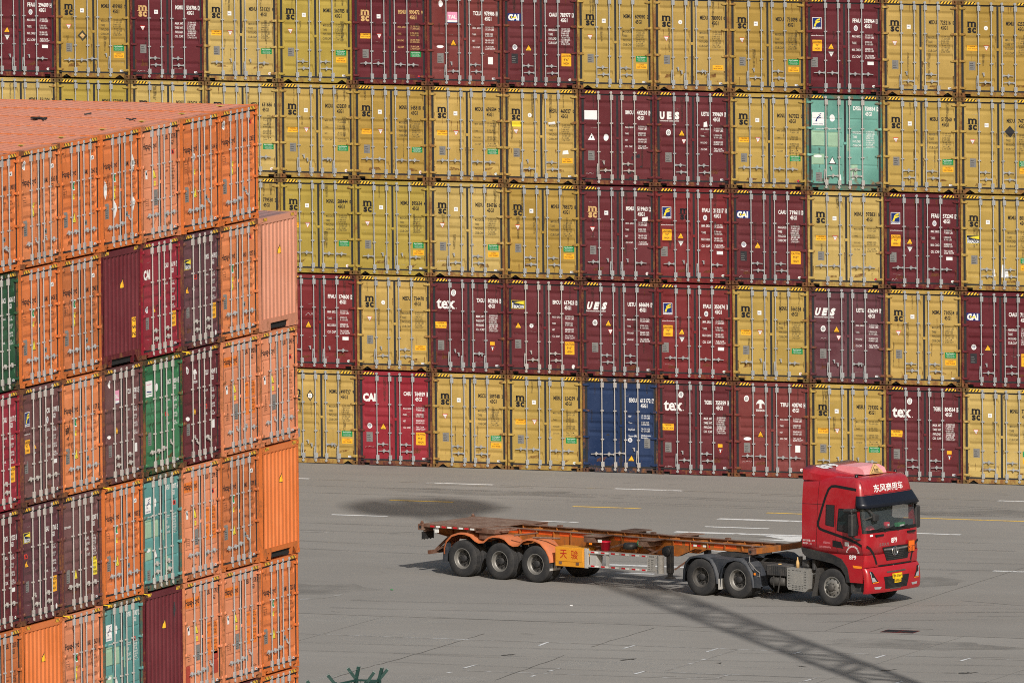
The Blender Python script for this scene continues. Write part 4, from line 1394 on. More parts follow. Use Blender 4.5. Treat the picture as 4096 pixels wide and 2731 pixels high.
# ---------------------------------------------------------------- the back wall of stacked containers
COLOUR = {'mustard': 'mustard yellow', 'ochre': 'rust-streaked yellow', 'olive': 'greenish yellow', 'maroon': 'maroon', 'wine': 'dark wine red', 'plum': 'dull plum', 'brick': 'faded brick red',
          'russet': 'russet red', 'crimson': 'bright crimson', 'navy': 'navy blue', 'teal': 'patched teal', 'aqua': 'weathered teal', 'green': 'faded green', 'bottle': 'dark green', 'orange': 'orange', 'amber': 'dull orange',
          'salmon': 'faded salmon', 'peach': 'pale peach', 'mustard_pale': 'pale mustard yellow', 'mustard_deep': 'deep mustard yellow', 'orange_pale': 'orange', 'umber': 'chalky brown', 'rose': 'crimson'}
TIER = {4: 'top tier', 3: 'second tier down', 2: 'third tier down', 1: 'fourth tier down', 0: 'ground tier'}
WB = 2.46
ORD = ['first', 'second', 'third', 'fourth', 'fifth', 'sixth', 'seventh', 'eighth', 'ninth', 'tenth', 'eleventh', 'twelfth', 'thirteenth', 'fourteenth']
thin = dict(w='thin', cl=True)
low1 = dict(w='max')
BACK = [
    # col, level, paint, style, prefix, number, check digit, options, build options, label note (None: the number singles it out)
    (-1, 4, 'wine', 'florens', 'FFAU', '294609', '4', {}, dict(handles=3), None),
    (0, 4, 'mustard', 'msc', 'MSMU', '493983', '7', dict(tape=[]), dict(handles=5, sill='tri'), None),
    (1, 4, 'wine', 'mscw', 'MSMU', '536706', '3', dict(eco=False, cr=False, w='wt', chalk=[(.2, .22, .45, .06)]), dict(handles=1), None),
    (2, 4, 'mustard', 'msc', 'MSNU', '531321', '9', dict(cl=True, cr=False), dict(handles=3), None),
    (3, 4, 'olive', 'msc', 'MSMU', '560785', '8', {}, dict(handles=1, sill='tri'), None),
    (4, 4, 'wine', 'mscg', 'MSNU', '990472', '9', dict(w='thin', cl=True, cr=False, mk=3), dict(handles=0), None),
    (5, 4, 'brick', 'tal', 'TCLU', '978986', '0', dict(boxed=True), dict(handles=2), None),
    (6, 4, 'maroon', 'cai', 'CAAU', '783977', '3', {}, dict(handles=1), None),
    (7, 4, 'mustard', 'msc', 'MSMU', '609090', '2', {}, dict(handles=1, sill='tri'), None),
    (8, 4, 'ochre', 'msc', 'MEDU', '780901', '0', dict(sq=False, eco=False, cr=True), dict(handles=4, sill='tri'), None),
    (9, 4, 'mustard', 'msc', 'MSDU', '731098', '6', {}, dict(handles=2, sill='tri'), None),
    (10, 4, 'wine', 'florens', 'FFAU', '378964', '1', {}, dict(handles=0), None),
    (11, 4, 'ochre', 'msc', 'MSDU', '725216', '0', dict(eco=False, cr=False), dict(handles=2, sill='tri'), None),
    (12, 4, 'mustard', 'msc', 'MSMU', '625318', '4', dict(w='wt', cl=True, sq=False, eco=False, cr=False), dict(handles=2), 'yellow container at the top corner of the back wall, cut off by the picture edge'),
    (-1, 3, 'mustard', 'msc', 'MSMU', '551206', '3', low1, dict(handles=1), 'yellow container peeping over the orange roofs at the far left edge of the picture'),
    (0, 3, 'olive', 'msc', 'MSNU', '532084', '0', thin, dict(handles=0), 'yellow container peeping over the orange roofs, directly below number 493983'),
    (1, 3, 'mustard', 'msc', 'MSNU', '550626', '5', thin, dict(handles=0), 'yellow container peeping over the orange roofs, directly below maroon number 536706'),
    (2, 3, 'mustard', 'msc', 'MSDU', '631686', '6', dict(w='net', cl=True), dict(handles=0), None),
    (3, 3, 'mustard', 'msc', 'MSDU', '632839', '0', dict(w='net', cl=True), dict(handles=4), None),
    (4, 3, 'mustard', 'msc', 'MSNU', '545818', '8', dict(w='max', cl=True), dict(handles=0), None),
    (5, 3, 'ochre', 'msc', 'MSDU', '696504', '2', dict(w='thin', cl=True, mk=2), dict(handles=0), None),
    (6, 3, 'ochre', 'msc', 'MEDU', '460027', '0', dict(sq=False, eco=False, cr=True, tape=[(1.92, .90, 2.12, 1.04), (1.46, 1.80, 1.70, 1.90)]), dict(handles=2, sill='tri'), None),
    (7, 3, 'maroon', 'blank', 'BMOU', '442210', '9', dict(chalk=[(.2, .33, .25, .05)]), dict(handles=2, bars='bar_cream'), None),
    (8, 3, 'maroon', 'ues', 'UETU', '799609', '7', dict(tape=[(1.57, 1.82, 1.70, 2.00)]), dict(handles=1), None),
    (9, 3, 'mustard', 'msc', 'MSNU', '967022', '0', dict(w='thin', cl=True, mk=3), dict(handles=0), None),
    (10, 3, 'teal', 'bird', 'DFSU', '750834', '2', dict(tape=[(1.05, .30, 1.10, .50), (1.45, .34, 1.53, .60)]), dict(kind='B', handles=2, bars='bar_cream'), None),
    (11, 3, 'mustard', 'msc', 'MSBU', '517060', '9', {}, dict(handles=1, sill='tri'), None),
    (12, 3, 'mustard', 'msc', 'MSDU', '747215', '2', {}, dict(handles=1, sill='tri'), 'yellow container with a dark diamond remnant, cut off by the picture edge'),
    (2, 2, 'mustard', 'msc', 'MSMU', '779530', '2', {}, dict(handles=0), 'yellow container numbered 779530, mostly hidden behind the near orange stack'),
    (3, 2, 'olive', 'msc', 'MSNU', '588444', '0', dict(w='max', cl=True), dict(handles=0), None),
    (4, 2, 'olive', 'msc', 'MSMU', '895634', '4', {}, dict(handles=3, sill='tri'), None),
    (5, 2, 'mustard', 'msc', 'MSDU', '834766', '0', dict(chalk=[(.22, .45, .3, .06)]), dict(handles=2, sill='tri'), None),
    (6, 2, 'mustard', 'msc', 'MSNU', '788573', '8', {}, dict(handles=1, sill='tri'), None),
    (7, 2, 'maroon', 'mscw', 'MSMU', '519963', '2', dict(eco=False, cr=False, cl=False, w='net', mk=1, chalk=[(.22, .52, .4, .06)], tape=[(2.02, 1.84, 2.22, 1.99)]), dict(handles=3), None),
    (8, 2, 'russet', 'florens', 'FFAU', '213217', '0', dict(twin=True), dict(handles=3), None),
    (9, 2, 'maroon', 'cai', 'CAAU', '719611', '0', dict(chalk=[(.14, .2, .2, .09)]), dict(handles=1), None),
    (10, 2, 'mustard', 'msc', 'MSNU', '978831', '5', dict(w='thin', cl=True, eco=False, mk=3), dict(handles=0), None),
    (11, 2, 'wine', 'florens', 'FFAU', '572245', '7', dict(chalk=[(.22, .24, .2, .08)]), dict(handles=0), None),
    (12, 2, 'mustard', 'msc', 'MSMU', '801472', '5', {}, dict(handles=1), 'yellow container with a blue lighthouse sticker and torn white labels'),
    (3, 1, 'russet', 'plainlease', 'FFAU', '174600', '2', dict(chalk=[(.75, 1.62, .3, .1)]), dict(handles=3), None),
    (4, 1, 'ochre', 'msc', 'MEDU', '724470', '0', dict(sq=False, eco=False, cr=True), dict(handles=2, sill='tri'), None),
    (5, 1, 'maroon', 'tex', 'TXGU', '802836', '3', {}, dict(handles=4), None),
    (6, 1, 'maroon', 'beacon', 'BMOU', '617423', '3', {}, dict(handles=2, bars='bar_cream'), None),
    (7, 1, 'maroon', 'uesit', 'UETU', '686696', '7', {}, dict(handles=1), None),
    (8, 1, 'russet', 'florens', 'FFAU', '350674', '1', {}, dict(handles=0), None),
    (9, 1, 'mustard', 'msc', 'MSNU', '566334', '6', dict(cl=True), dict(handles=3), None),
    (10, 1, 'plum', 'uesit', 'UETU', '626049', '7', dict(chalk=[(.35, 1.33, .2, .04)]), dict(handles=4), None),
    (11, 1, 'ochre', 'msc', 'MSMU', '710534', '0', {}, dict(handles=1, sill='tri'), None),
    (12, 1, 'wine', 'cai', 'CAAU', '712603', '1', {}, dict(handles=2), 'dark wine red container one tier above the ground, cut off by the picture edge'),
    (3, 0, 'ochre', 'msc', 'MSMU', '499727', '9', {}, dict(handles=4, sill='tri'), None),
    (4, 0, 'crimson', 'caired', 'CAIU', '764959', '1', dict(chalk=[(.22, .55, .3, .04)]), dict(handles=1), None),
    (5, 0, 'ochre', 'msc', 'MSCU', '509748', '2', {}, dict(handles=1, sill='tri'), None),
    (6, 0, 'mustard', 'msc', 'MSBU', '654299', '5', dict(w='thin', cl=True, mk=2), dict(handles=0), None),
    (7, 0, 'navy', 'sea', 'SEGU', '613172', '7', {}, dict(handles=5, bars='bar_cream'), None),
    (8, 0, 'maroon', 'tex', 'TGBU', '755959', '4', dict(chalk=[(.2, .2, .25, .08)]), dict(handles=2), None),
    (9, 0, 'brick', 'triton', 'TIIU', '408740', '4', dict(chalk=[(.25, .45, .3, .05)]), dict(handles=0), None),
    (10, 0, 'mustard', 'msc', 'MSBU', '739302', '6', thin, dict(handles=3), None),
    (11, 0, 'maroon', 'tex', 'TGBU', '804564', '5', dict(chalk=[(.22, .2, .3, .1)]), dict(handles=1), None),
    (12, 0, 'mustard', 'msc', 'MSNU', '770481', '3', {}, dict(handles=1, sill='tri'), 'yellow container on the ground at the row end, cut off by the picture edge'),
]
gap_b = (WB - CW) / 2
built = {}
for (c, lv, pk, style, pre, num, chk, o, bo, note) in BACK:
    if pk == 'mustard':
        pk = ('mustard', 'mustard_pale', 'mustard', 'mustard_deep', 'mustard')[int(num) % 5]
    o = dict(o); o['rusty'] = {'ochre': 7, 'mustard_pale': 4, 'mustard_deep': 3, 'teal': 5}.get(pk, 2)
    x = c * WB + gap_b + 0.03 - 0.015 * lv + rng.uniform(-.008, .008)
    y = rng.uniform(-0.035, 0.035)
    label = note or '%s container numbered %s, back wall, %s, %s column from the right' % (COLOUR[pk], num, TIER[lv], ORD[12 - c])
    root, L, R = build_container(pk, (x, y, lv * PITCH_Z), rng.uniform(-.0008, .0008), label, 'containers stacked in the back wall', **bo)
    dress(style, L, R, bo.get('kind', 'A'), pre, num, chk, o)
    built[(c, lv)] = (root, L, R)

# oddities that single containers carry
pA = {s: PROF[('A', s)] for s in 'LR'}
r_, L_, R_ = built[(0, 4)]
drape('diamond_ghost', [('grey_print', 1, [[(.86, 1.13), (1.02, 1.30), (.86, 1.47), (.70, 1.30)]]), ('gold_print', 2, [[(.86, 1.21), (.95, 1.30), (.86, 1.39), (.77, 1.30)]])], pA['L'], L_)
r_, L_, R_ = built[(12, 3)]
drape('diamond_remnant', [('black_plate', 1, [[(1.60, 1.72), (1.76, 1.90), (1.60, 2.08), (1.43, 1.90)]])], pA['R'], R_)
r_, L_, R_ = built[(12, 2)]
logo_beacon(L_, pA['L'], 0.17, 1.42)
drape('torn_label', [('white_film', 1, [[(.98, .45), (1.08, .44), (1.07, .66), (1.0, .68)]])], pA['L'], L_)
drape('torn_label', [('white_film', 1, [[(1.28, .42), (1.50, .40), (1.49, .64), (1.40, .66), (1.40, .80), (1.30, .80)]])], pA['R'], R_)
r_, L_, R_ = built[(6, 3)]
drape('yellow_patch', [('lemon_film', 1, rect(.27, 1.72, .58, 1.88))], pA['L'], L_)
r_, L_, R_ = built[(3, 0)]
drape('diamond_ghost', [('grey_print', 0.5, [[(.86, 1.90), (.98, 2.08), (.86, 2.26), (.74, 2.08)]]), ('gold_print', 0.7, [[(.86, 1.96), (.94, 2.08), (.86, 2.20), (.78, 2.08)]])], pA['L'], L_)

# ---------------------------------------------------------------- the near stack, doors facing the yard
X0, Y0, WL = 38.4901, -74.3580, 2.5558
gap_l = (WL - CW) / 2
roof_m = dusty('dusty_orange_roof', lin(198, 122, 94), lin(186, 142, 128), 0.6, 0.75, 0.0, 0.2, scale=0.45)
roof_grey = dusty('dusty_grey_roof', lin(150, 110, 104), lin(132, 122, 126), 0.7, 0.7, 0.0, 0.2, scale=1.2)
HB = dict(handles=0)
NEAR = [
    # col, row from the top, paint, style, prefix, number, check, options, build options, label
    (0, 0, 'orange', 'hapag', 'HAMU', '251900', '0', dict(flag=True, badge='g', tri='low'), dict(handles=4), 'orange container at the left picture edge, directly under the orange roofs'),
    (1, 0, 'orange', 'hapag', 'HAMU', '205165', '9', dict(flag=True, badge='w', mk=1), dict(handles=3), 'orange container ending 05165 with a crescent badge, directly under the orange roofs'),
    (2, 0, 'orange', 'hapag', 'HAMU', '232643', '3', dict(flag=True, badge='g', tri='low'), HB, 'orange container ending 32643, directly under the orange roofs'),
    (3, 0, 'orange', 'hapag', 'HAMU', '238135', '4', dict(badge='g', diamonds=[(.24, 1.50), (.82, 1.00), (1.98, 2.03), (1.98, 1.08)]), dict(handles=5), 'orange container with four white diamond placards under the orange roofs'),
    (4, 0, 'salmon', 'hapag', 'HLBU', '250719', '1', dict(red=(1.95, 2.06)), dict(kind='B', handles=0), 'paler flat-panelled orange container ending 50719 under the orange roofs'),
    (5, 0, 'orange', 'hapag', 'HAMU', '226164', '6', dict(badge='w', bx=.80, bz=1.86, tri='low'), dict(handles=5), 'orange container ending 26164, second from the far end of the roofed tier'),
    (6, 0, 'orange', 'hapag', 'FANU', '261285', '5', dict(badge='w', red=(1.95, 2.42), mk=1), dict(handles=5), 'orange container ending 61285 at the far corner under the orange roofs'),
    (0, 1, 'bottle', 'uasc', 'UACU', '346361', '7', {}, dict(handles=0, bars='bar_cream'), 'dark green container ending 46361 at the left picture edge'),
    (1, 1, 'orange', 'hapag', 'HAMU', '286426', '3', dict(flag=True, badge='g', tri='low'), HB, 'orange container ending 86426 beside the dark green one'),
    (2, 1, 'amber', 'hapag', 'HAMU', '217040', '1', dict(flag=True, badge='g'), HB, 'dull orange container ending 17040 beside the blank maroon end'),
    (3, 1, 'wine', None, '', '', '', {}, dict(end='feet'), 'blank maroon corrugated container end with a vertical yellow caution label'),
    (4, 1, 'rose', 'caired', 'CAIU', '286190', '7', dict(red=(1.40, 1.48)), dict(handles=1, bars='bar_cream'), 'crimson container ending 86190, right of the blank maroon end'),
    (5, 1, 'plum', 'beacon', 'BMOU', '664191', '3', dict(red=(.80, 1.72)), dict(handles=1, bars='bar_cream'), 'dull plum container ending 64191 under the orange roofs'),
    (6, 1, 'orange', 'hapag', 'FANU', '270757', '0', dict(badge='g', red=(1.95, 2.42)), HB, 'orange container ending 70757 next to the pale peach blank end'),
    (7, 1, 'peach', None, '', '', '', {}, dict(end='slot', roof=roof_grey), 'pale peach blank container end on top of the outermost column'),
    (0, 2, 'rose', 'caired', 'CAIU', '222173', '7', {}, dict(handles=1, bars='bar_cream'), 'crimson container ending 22173 at the left picture edge'),
    (1, 2, 'umber', 'florens', 'FCIU', '361993', '3', {}, dict(handles=0, bars='bar_cream'), 'chalky brown container ending 61993 with a blue and yellow logo'),
    (2, 2, 'orange', 'hapag', 'FANU', '201139', '2', dict(badge='g', tri='low', red=(1.40, 1.50)), HB, 'orange container ending 01139 with dark scuffs on the door'),
    (3, 2, 'umber', 'tal', 'TCLU', '497812', '5', dict(lg=(.70, 1.98)), dict(handles=1, bars='bar_cream'), 'chalky brown container ending 97812 with a pink and white logo'),
    (4, 2, 'green', 'uasc', 'UACU', '380014', '1', dict(red=(1.40, 1.38)), dict(handles=5, bars='bar_cream'), 'faded green container ending 80014 in the middle of the near stack'),
    (5, 2, 'wine', 'triton', 'TLLU', '494249', '3', dict(lg=(.72, 2.02), red=(1.46, 1.32)), dict(handles=4, bars='bar_cream'), 'dark wine red container ending 94249 beside the faded green one'),
    (6, 2, 'salmon', 'hapag', 'HLBU', '280928', '6', dict(patchy=True), dict(kind='B', handles=3), 'faded salmon container ending 80928 with rusted bottom sill'),
    (7, 2, 'salmon', 'hapag', 'HLBU', '265943', '4', dict(red=(1.95, 2.06), tri='mid'), dict(kind='B', handles=3), 'faded salmon container ending 65943 between the two blank ends of the outer column'),
    (0, 3, 'maroon', 'plainlease', 'FDCU', '019223', '8', {}, dict(handles=0, bars='bar_cream'), 'maroon container ending 19223 at the left picture edge'),
    (1, 3, 'plum', 'beacon', 'BEAU', '417365', '5', dict(red=(.20, 1.62)), dict(handles=2, bars='bar_cream'), 'dull plum container ending 17365 with a lighthouse logo'),
    (2, 3, 'umber', 'textainer', 'TCNU', '232387', '1', {}, dict(handles=0, bars='bar_cream'), 'chalky brown container ending 32387 with a tall yellow caution label'),
    (3, 3, 'orange', 'hapag', 'HAMU', '219005', '2', dict(flag=True, badge='g', tri='low'), HB, 'orange container ending 19005 beside a weathered teal one'),
    (4, 3, 'aqua', 'bird', 'DFSU', '680075', '6', dict(red=(1.95, 2.02)), dict(kind='B', handles=1, bars='bar_cream'), 'weathered teal container ending 80075 under the faded green one'),
    (5, 3, 'salmon', 'hapag', 'HLBU', '322709', '5', dict(patchy=True, red=(1.92, 2.06)), dict(kind='B', handles=0), 'faded salmon container ending 22709 right of the weathered teal one'),
    (6, 3, 'amber', 'hapag', 'HAMU', '270709', '1', dict(flag=True, badge='g', tri='low'), dict(handles=5), 'dull orange container ending 70709 beside the orange blank end'),
    (7, 3, 'orange', None, '', '', '', {}, dict(end='feet'), 'bright orange blank container end facing the truck yard, fourth tier down'),
    (0, 4, 'amber', 'hapag', 'HLBU', '263559', '3', {}, dict(kind='B', handles=0), 'dull orange container ending 63559 in the lower left picture corner'),
    (1, 4, 'orange', None, '', '', '', {}, dict(end='feet'), 'orange blank corrugated container end near the lower left picture corner'),
    (2, 4, 'salmon', 'hapag', 'FANU', '245631', '0', dict(badge='g', red=(.82, 1.70)), dict(kind='A', handles=0), 'faded salmon container ending 45631 near the bottom of the picture'),
    (3, 4, 'aqua', 'bird', 'DFSU', '671427', '2', dict(red=(1.85, 1.80)), dict(kind='B', handles=1, bars='bar_cream'), 'weathered teal container ending 71427 near the bottom of the picture'),
    (4, 4, 'wine', None, '', '', '', {}, dict(end='slot'), 'blank maroon container end with a black streak, near the bottom of the picture'),
    (5, 4, 'salmon', 'hapag', 'HLBU', '231795', '9', dict(patchy=True, repairs=[(.14, .30, .42, .78), (1.90, .42, 2.24, .98)]), dict(kind='B', handles=5), 'faded salmon container ending 31795 with red primer patches'),
    (6, 4, 'salmon', 'hapag', 'HLBU', '221578', '5', dict(patchy=True), dict(kind='B', handles=5), 'faded salmon container ending 21578 near the bottom of the outer columns'),
    (7, 4, 'orange', 'hapag', 'HAMU', '217253', '8', dict(badge='g', tri='low'), dict(handles=5), 'orange container ending 17253 at the outer corner below the orange blank end'),
    (6, 5, 'maroon', 'plainlease', 'TCKU', '904417', '2', {}, dict(handles=0), 'maroon container of which only the header shows at the bottom picture edge'),
    (7, 5, 'orange', 'hapag', 'HAMU', '288310', '6', dict(badge='g'), HB, 'orange container cut off by the bottom picture edge, at the outer corner'),
]
for (c, r, pk, style, pre, num, chk, o, bo, label) in NEAR:
    bo = dict(bo)
    if pk == 'orange' and style and (c + r) % 3 == 1:
        pk = 'orange_pale'
    o = dict(o); o['rusty'] = {'salmon': 3, 'amber': 4, 'umber': 5, 'aqua': 6}.get(pk, 2)
    if r == 0 and 'roof' not in bo:
        bo['roof'] = roof_m
    loc = (X0 + 0.045 - 0.021 * r + rng.uniform(-.025, .025), Y0 - (8 - c) * WL + gap_l + rng.uniform(-.02, .02), (5 - r) * PITCH_Z)
    root, L, R = build_container(pk, loc, rad(90), label, 'containers of the near stack', **bo)
    built[('n', c, r)] = (root, L, R)
    if style:
        dress(style, L, R, bo.get('kind', 'A'), pre, num, chk, o)
    else:
        it = [('stripe_black', 1, tri_up(1.30, 1.90, .24, .26)), ('amber_film', 2, tri_up(1.30, 1.915, .19, .21))]
        drape('warning_sticker', it, ENDPROF, root)
        if c == 3 and r == 1:
            drape('caution_sticker', [('amber_film', 1, rect(1.93, .62, 2.20, 1.12))] + [('stripe_black', 2, at(text_polys(s, .09, w=.2, bold=.02), 1.96, z)) for s, z in (('ION', 1.01), ("9'6", .83), ('INER', .66))], ENDPROF, root)
        if c == 4 and r == 4:
            drape('soot_streak', [('black_plate', 1, [[(1.93, 2.25), (1.96, 2.1), (1.965, 1.7), (1.985, 1.7), (1.99, 2.1), (2.02, 2.3), (2.0, 2.5), (1.96, 2.5)]])], ENDPROF, root)
r_, L_, R_ = built[('n', 2, 2)]
drape('scuff_mark', [('brown_print', 1, [[(.20, 1.62), (.34, 1.70), (.40, 1.66), (.52, 1.78), (.44, 1.55), (.30, 1.50)], [(.26, 1.40), (.46, 1.46), (.40, 1.36)]])], pA['L'], L_)

# stacking locks whose yellow levers stick out at some corners of the near stack
def lock_mesh():
    b = MB()
    b.box(-0.05, 0.05, 0.02, 0.12, 0.0, 0.022)
    b.bar((0.0, 0.03, 0.011), (0.04, -0.10, -0.01), 0.030, 0.016, 1)
    b.box(0.015, 0.065, -0.13, -0.085, -0.030, 0.010, 1)
    return b.mesh('twistlock', 2)
M['lever_yellow'] = plain('lever_yellow', lin(232, 196, 40), 0.5)
for (c, r, nm) in ((5, 1, 'beside the crimson container ending 86190'), (3, 2, 'beside the scuffed orange container ending 01139'), (4, 3, 'at the foot of the orange container ending 19005'), (3, 3, 'at the foot of the brown container ending 32387'), (2, 3, 'at the foot of the plum container ending 17365')):
    loc = (X0 + 0.045 - 0.021 * r, Y0 - (8 - c) * WL, (5 - r) * PITCH_Z - 0.0235)
    o = obj('twistlock', cached('lock', lock_mesh), [PAINT['maroon'][1], M['lever_yellow']], None, loc)
    o.rotation_euler = (0, 0, rad(90))
    tag(o, 'yellow stacking lock lever ' + nm, 'twistlock', 'twistlocks between tiers')

# ---------------------------------------------------------------- the lorry: tractor unit and skeletal trailer
TR_LOC = (24.66, -28.63, 0.0)
TR_RZ = rad(-17.4)
DUST = lin(150, 138, 124)
M['cab_red'] = dusty('cab_red', lin(158, 13, 28), lin(178, 96, 98), 0.34, 0.26, 0.0, 0.5, 0.6, 1.5)
M['cab_red_plain'] = dusty('bumper_red', lin(164, 14, 30), lin(134, 82, 74), 0.26, 0.28, 0.0, 0.5, 0.4, 2.0)
M['roof_pink'] = dusty('sun_bleached_plastic', lin(226, 140, 148), lin(234, 190, 190), 0.5, 0.5)
M['black_plastic'] = dusty('black_plastic', (0.018, 0.019, 0.021), DUST, 0.14, 0.45)
M['grey_plastic'] = dusty('fender_plastic', lin(44, 48, 56), lin(118, 116, 114), 0.35, 0.6)
M['visor_dark'] = plain('visor_dark', (0.008, 0.010, 0.018), 0.34, 0.0, 0.4)
M['trim_black'] = plain('trim_black', (0.012, 0.012, 0.013), 0.35)
M['tyre'] = dusty('tyre_rubber', (0.030, 0.030, 0.032), lin(122, 116, 108), 0.22, 0.85, 0.0, 0.2, scale=4)
M['rim_steel'] = dusty('rim_steel', lin(136, 134, 130), lin(100, 94, 88), 0.55, 0.45, 0.4, scale=6)
M['rim_dark'] = dusty('rim_dark', lin(70, 68, 66), lin(112, 106, 100), 0.4, 0.6, 0.2, scale=6)
M['hub_dark'] = dusty('hub_dark', (0.020, 0.020, 0.022), DUST, 0.2, 0.7)
M['chassis'] = dusty('chassis_black', (0.026, 0.027, 0.030), DUST, 0.3, 0.7)
M['alu'] = dusty('aluminium_cover', lin(172, 170, 166), lin(110, 104, 98), 0.4, 0.4, 0.5)
M['chrome'] = plain('chrome', (0.75, 0.75, 0.76), 0.18, 1.0)
M['trailer_paint'] = frame_paint('trailer_enamel', lin(176, 104, 44), 0.68)
M['trailer_rust'] = dusty('trailer_rusted', lin(100, 68, 54), lin(158, 138, 124), 0.8, 0.75, 0.0, 0.2, scale=2.5)
M['trailer_mud'] = dusty('mudguard_enamel', lin(196, 106, 56), lin(128, 96, 80), 0.7, 0.6)
M['reflector_orange'] = plain('fresh_orange_panel', lin(220, 92, 34), 0.5)
M['tool_yellow'] = dusty('toolbox_enamel', lin(222, 150, 36), lin(160, 110, 60), 0.3, 0.5)
M['guard_grey'] = dusty('guard_rail_grey', lin(176, 174, 170), lin(140, 128, 116), 0.35, 0.55)
M['tape_red'] = plain('tape_red', lin(196, 30, 40), 0.4)
M['tape_white'] = plain('tape_white', (0.78, 0.77, 0.74), 0.4)
M['red_letter'] = plain('red_letter', lin(182, 42, 28), 0.5)
M['placard_orange'] = plain('placard_orange', lin(246, 112, 30), 0.4)
M['plate_yellow'] = plain('plate_yellow', lin(242, 196, 30), 0.4)
M['bucket_red'] = plain('bucket_red', lin(214, 36, 62), 0.35)
M['seat_fabric'] = plain('seat_fabric', (0.09, 0.10, 0.11), 0.9)
M['lamp_amber'] = plain('lamp_amber', lin(250, 140, 30), 0.25, 0.0, 0.6)
M['lens'] = plain('lamp_lens', (0.42, 0.43, 0.45), 0.12, 0.2, 0.7)
M['rope'] = plain('hose', lin(120, 118, 116), 0.6)
def glass_mat(name, rgb, alpha, rough=0.04):
    N = Nodes(name)
    m = N.out(rgb, rough, 0.0, 0.7)
    N.bsdf.inputs['Alpha'].default_value = alpha
    return m
M['windscreen'] = glass_mat('windscreen_glass', (0.10, 0.125, 0.14), 0.34)  # bluish-grey sky reflection painted into the base colour of the glass
M['side_glass'] = glass_mat('side_glass', (0.010, 0.022, 0.024), 0.80)
M['far_glass'] = glass_mat('clear_side_glass', (0.02, 0.03, 0.03), 0.25)

tractor = thing('tractor_truck', 'red articulated lorry tractor with black visor driving across the yard', 'truck', TR_LOC, TR_RZ)
trailer = thing('container_trailer', 'empty rusty orange skeletal container trailer behind the red tractor', 'trailer', TR_LOC, TR_RZ)
TW = 2.48

# ---- wheels
def tyre_mesh(w=0.28, r=0.525):
    b = MB()
    prof = [(0.295, 0.02), (0.33, 0.005), (0.42, 0.0), (0.485, 0.012), (0.512, 0.03), (r, 0.05)]
    n = 4
    for i in range(n):        # tread ribs with grooves
        a = 0.05 + (w - 0.10) * i / n; c = 0.05 + (w - 0.10) * (i + 1) / n
        prof += [(r, c - 0.016), (r - 0.014, c - 0.014), (r - 0.014, c - 0.004), (r, c - 0.002)] if i < n - 1 else [(r, c)]
    prof += [(0.512, w - 0.03), (0.485, w - 0.012), (0.42, w), (0.33, w - 0.005), (0.295, w - 0.02)]
    b.lathe(prof, 40)
    return b.mesh('tyre')
def rim_mesh(deep):
    b = MB()
    if deep:   # outer rear wheel: deep dish with hand holes round the hub
        b.lathe([(0.300, 0.018), (0.286, 0.010), (0.278, 0.022), (0.270, 0.060), (0.262, 0.105), (0.240, 0.128)], 36)
        # disc; flat dark discs painted on it stand for shaded hand holes
        n, k = 40, 5
        ring_o = [(0.240 * math.cos(2 * math.pi * i / n), 0.128, 0.240 * math.sin(2 * math.pi * i / n)) for i in range(n)]
        ring_i = [(0.110 * math.cos(2 * math.pi * i / n), 0.138, 0.110 * math.sin(2 * math.pi * i / n)) for i in range(n)]
        b.grid([ring_o, ring_i], 1, close=True)
        for j in range(8):
            a = 2 * math.pi * j / 8
            c = (0.188 * math.cos(a), 0.128, 0.188 * math.sin(a))
            b.lathe([(0.031, 0.0), (0.0, 0.0005)], 12, 'y', (c[0], c[1] - 0.006, c[2]), 2)
    else:      # front wheel: convex disc
        b.lathe([(0.300, 0.018), (0.286, 0.008), (0.276, 0.020), (0.262, 0.055), (0.240, 0.050), (0.215, 0.022), (0.150, 0.000), (0.110, -0.006)], 36)
        for j in range(10):
            a = 2 * math.pi * j / 10
            b.lathe([(0.028, 0.0), (0.0, 0.0005)], 12, 'y', (0.222 * math.cos(a), 0.022, 0.222 * math.sin(a)), 2)
            a += 0.314
            b.tube((0.150 * math.cos(a), 0.004, 0.150 * math.sin(a)), (0.150 * math.cos(a), -0.045, 0.150 * math.sin(a)), 0.017, 6)
    return b.mesh('wheel', 3)
def hub_mesh(deep):
    b = MB()
    if deep:
        b.lathe([(0.098, 0.140), (0.094, 0.070), (0.075, 0.058), (0.0, 0.056)], 20)
        for j in range(10):
            a = 2 * math.pi * j / 10 + 0.1
            b.tube((0.142 * math.cos(a), 0.138, 0.142 * math.sin(a)), (0.142 * math.cos(a), 0.100, 0.142 * math.sin(a)), 0.016, 6)
    else:
        b.lathe([(0.112, 0.0), (0.110, -0.060), (0.090, -0.085), (0.045, -0.092), (0.0, -0.093)], 20)
    return b.mesh('hub')

def wheel(parent, s, near, deep, rim='rim_steel', outer=True, tw=0.28, t=0.0):
    """near: face towards t=0; far wheels are turned round"""
    o = obj('wheel', cached(('rim', deep), lambda: rim_mesh(deep)), [M[rim], M['rim_dark'] if deep else M[rim], M['dark_gap']], parent, (s, t if near else TW - t, 0.525))
    if not near:
        o.rotation_euler = (0, 0, math.pi)
    ty = obj('tyre', cached(('tyre', tw), lambda: tyre_mesh(tw)), M['tyre'], o)
    if outer:
        obj('hub', cached(('hub', deep), lambda: hub_mesh(deep)), M['hub_dark'] if deep else M['rim_dark'], o)
    return o

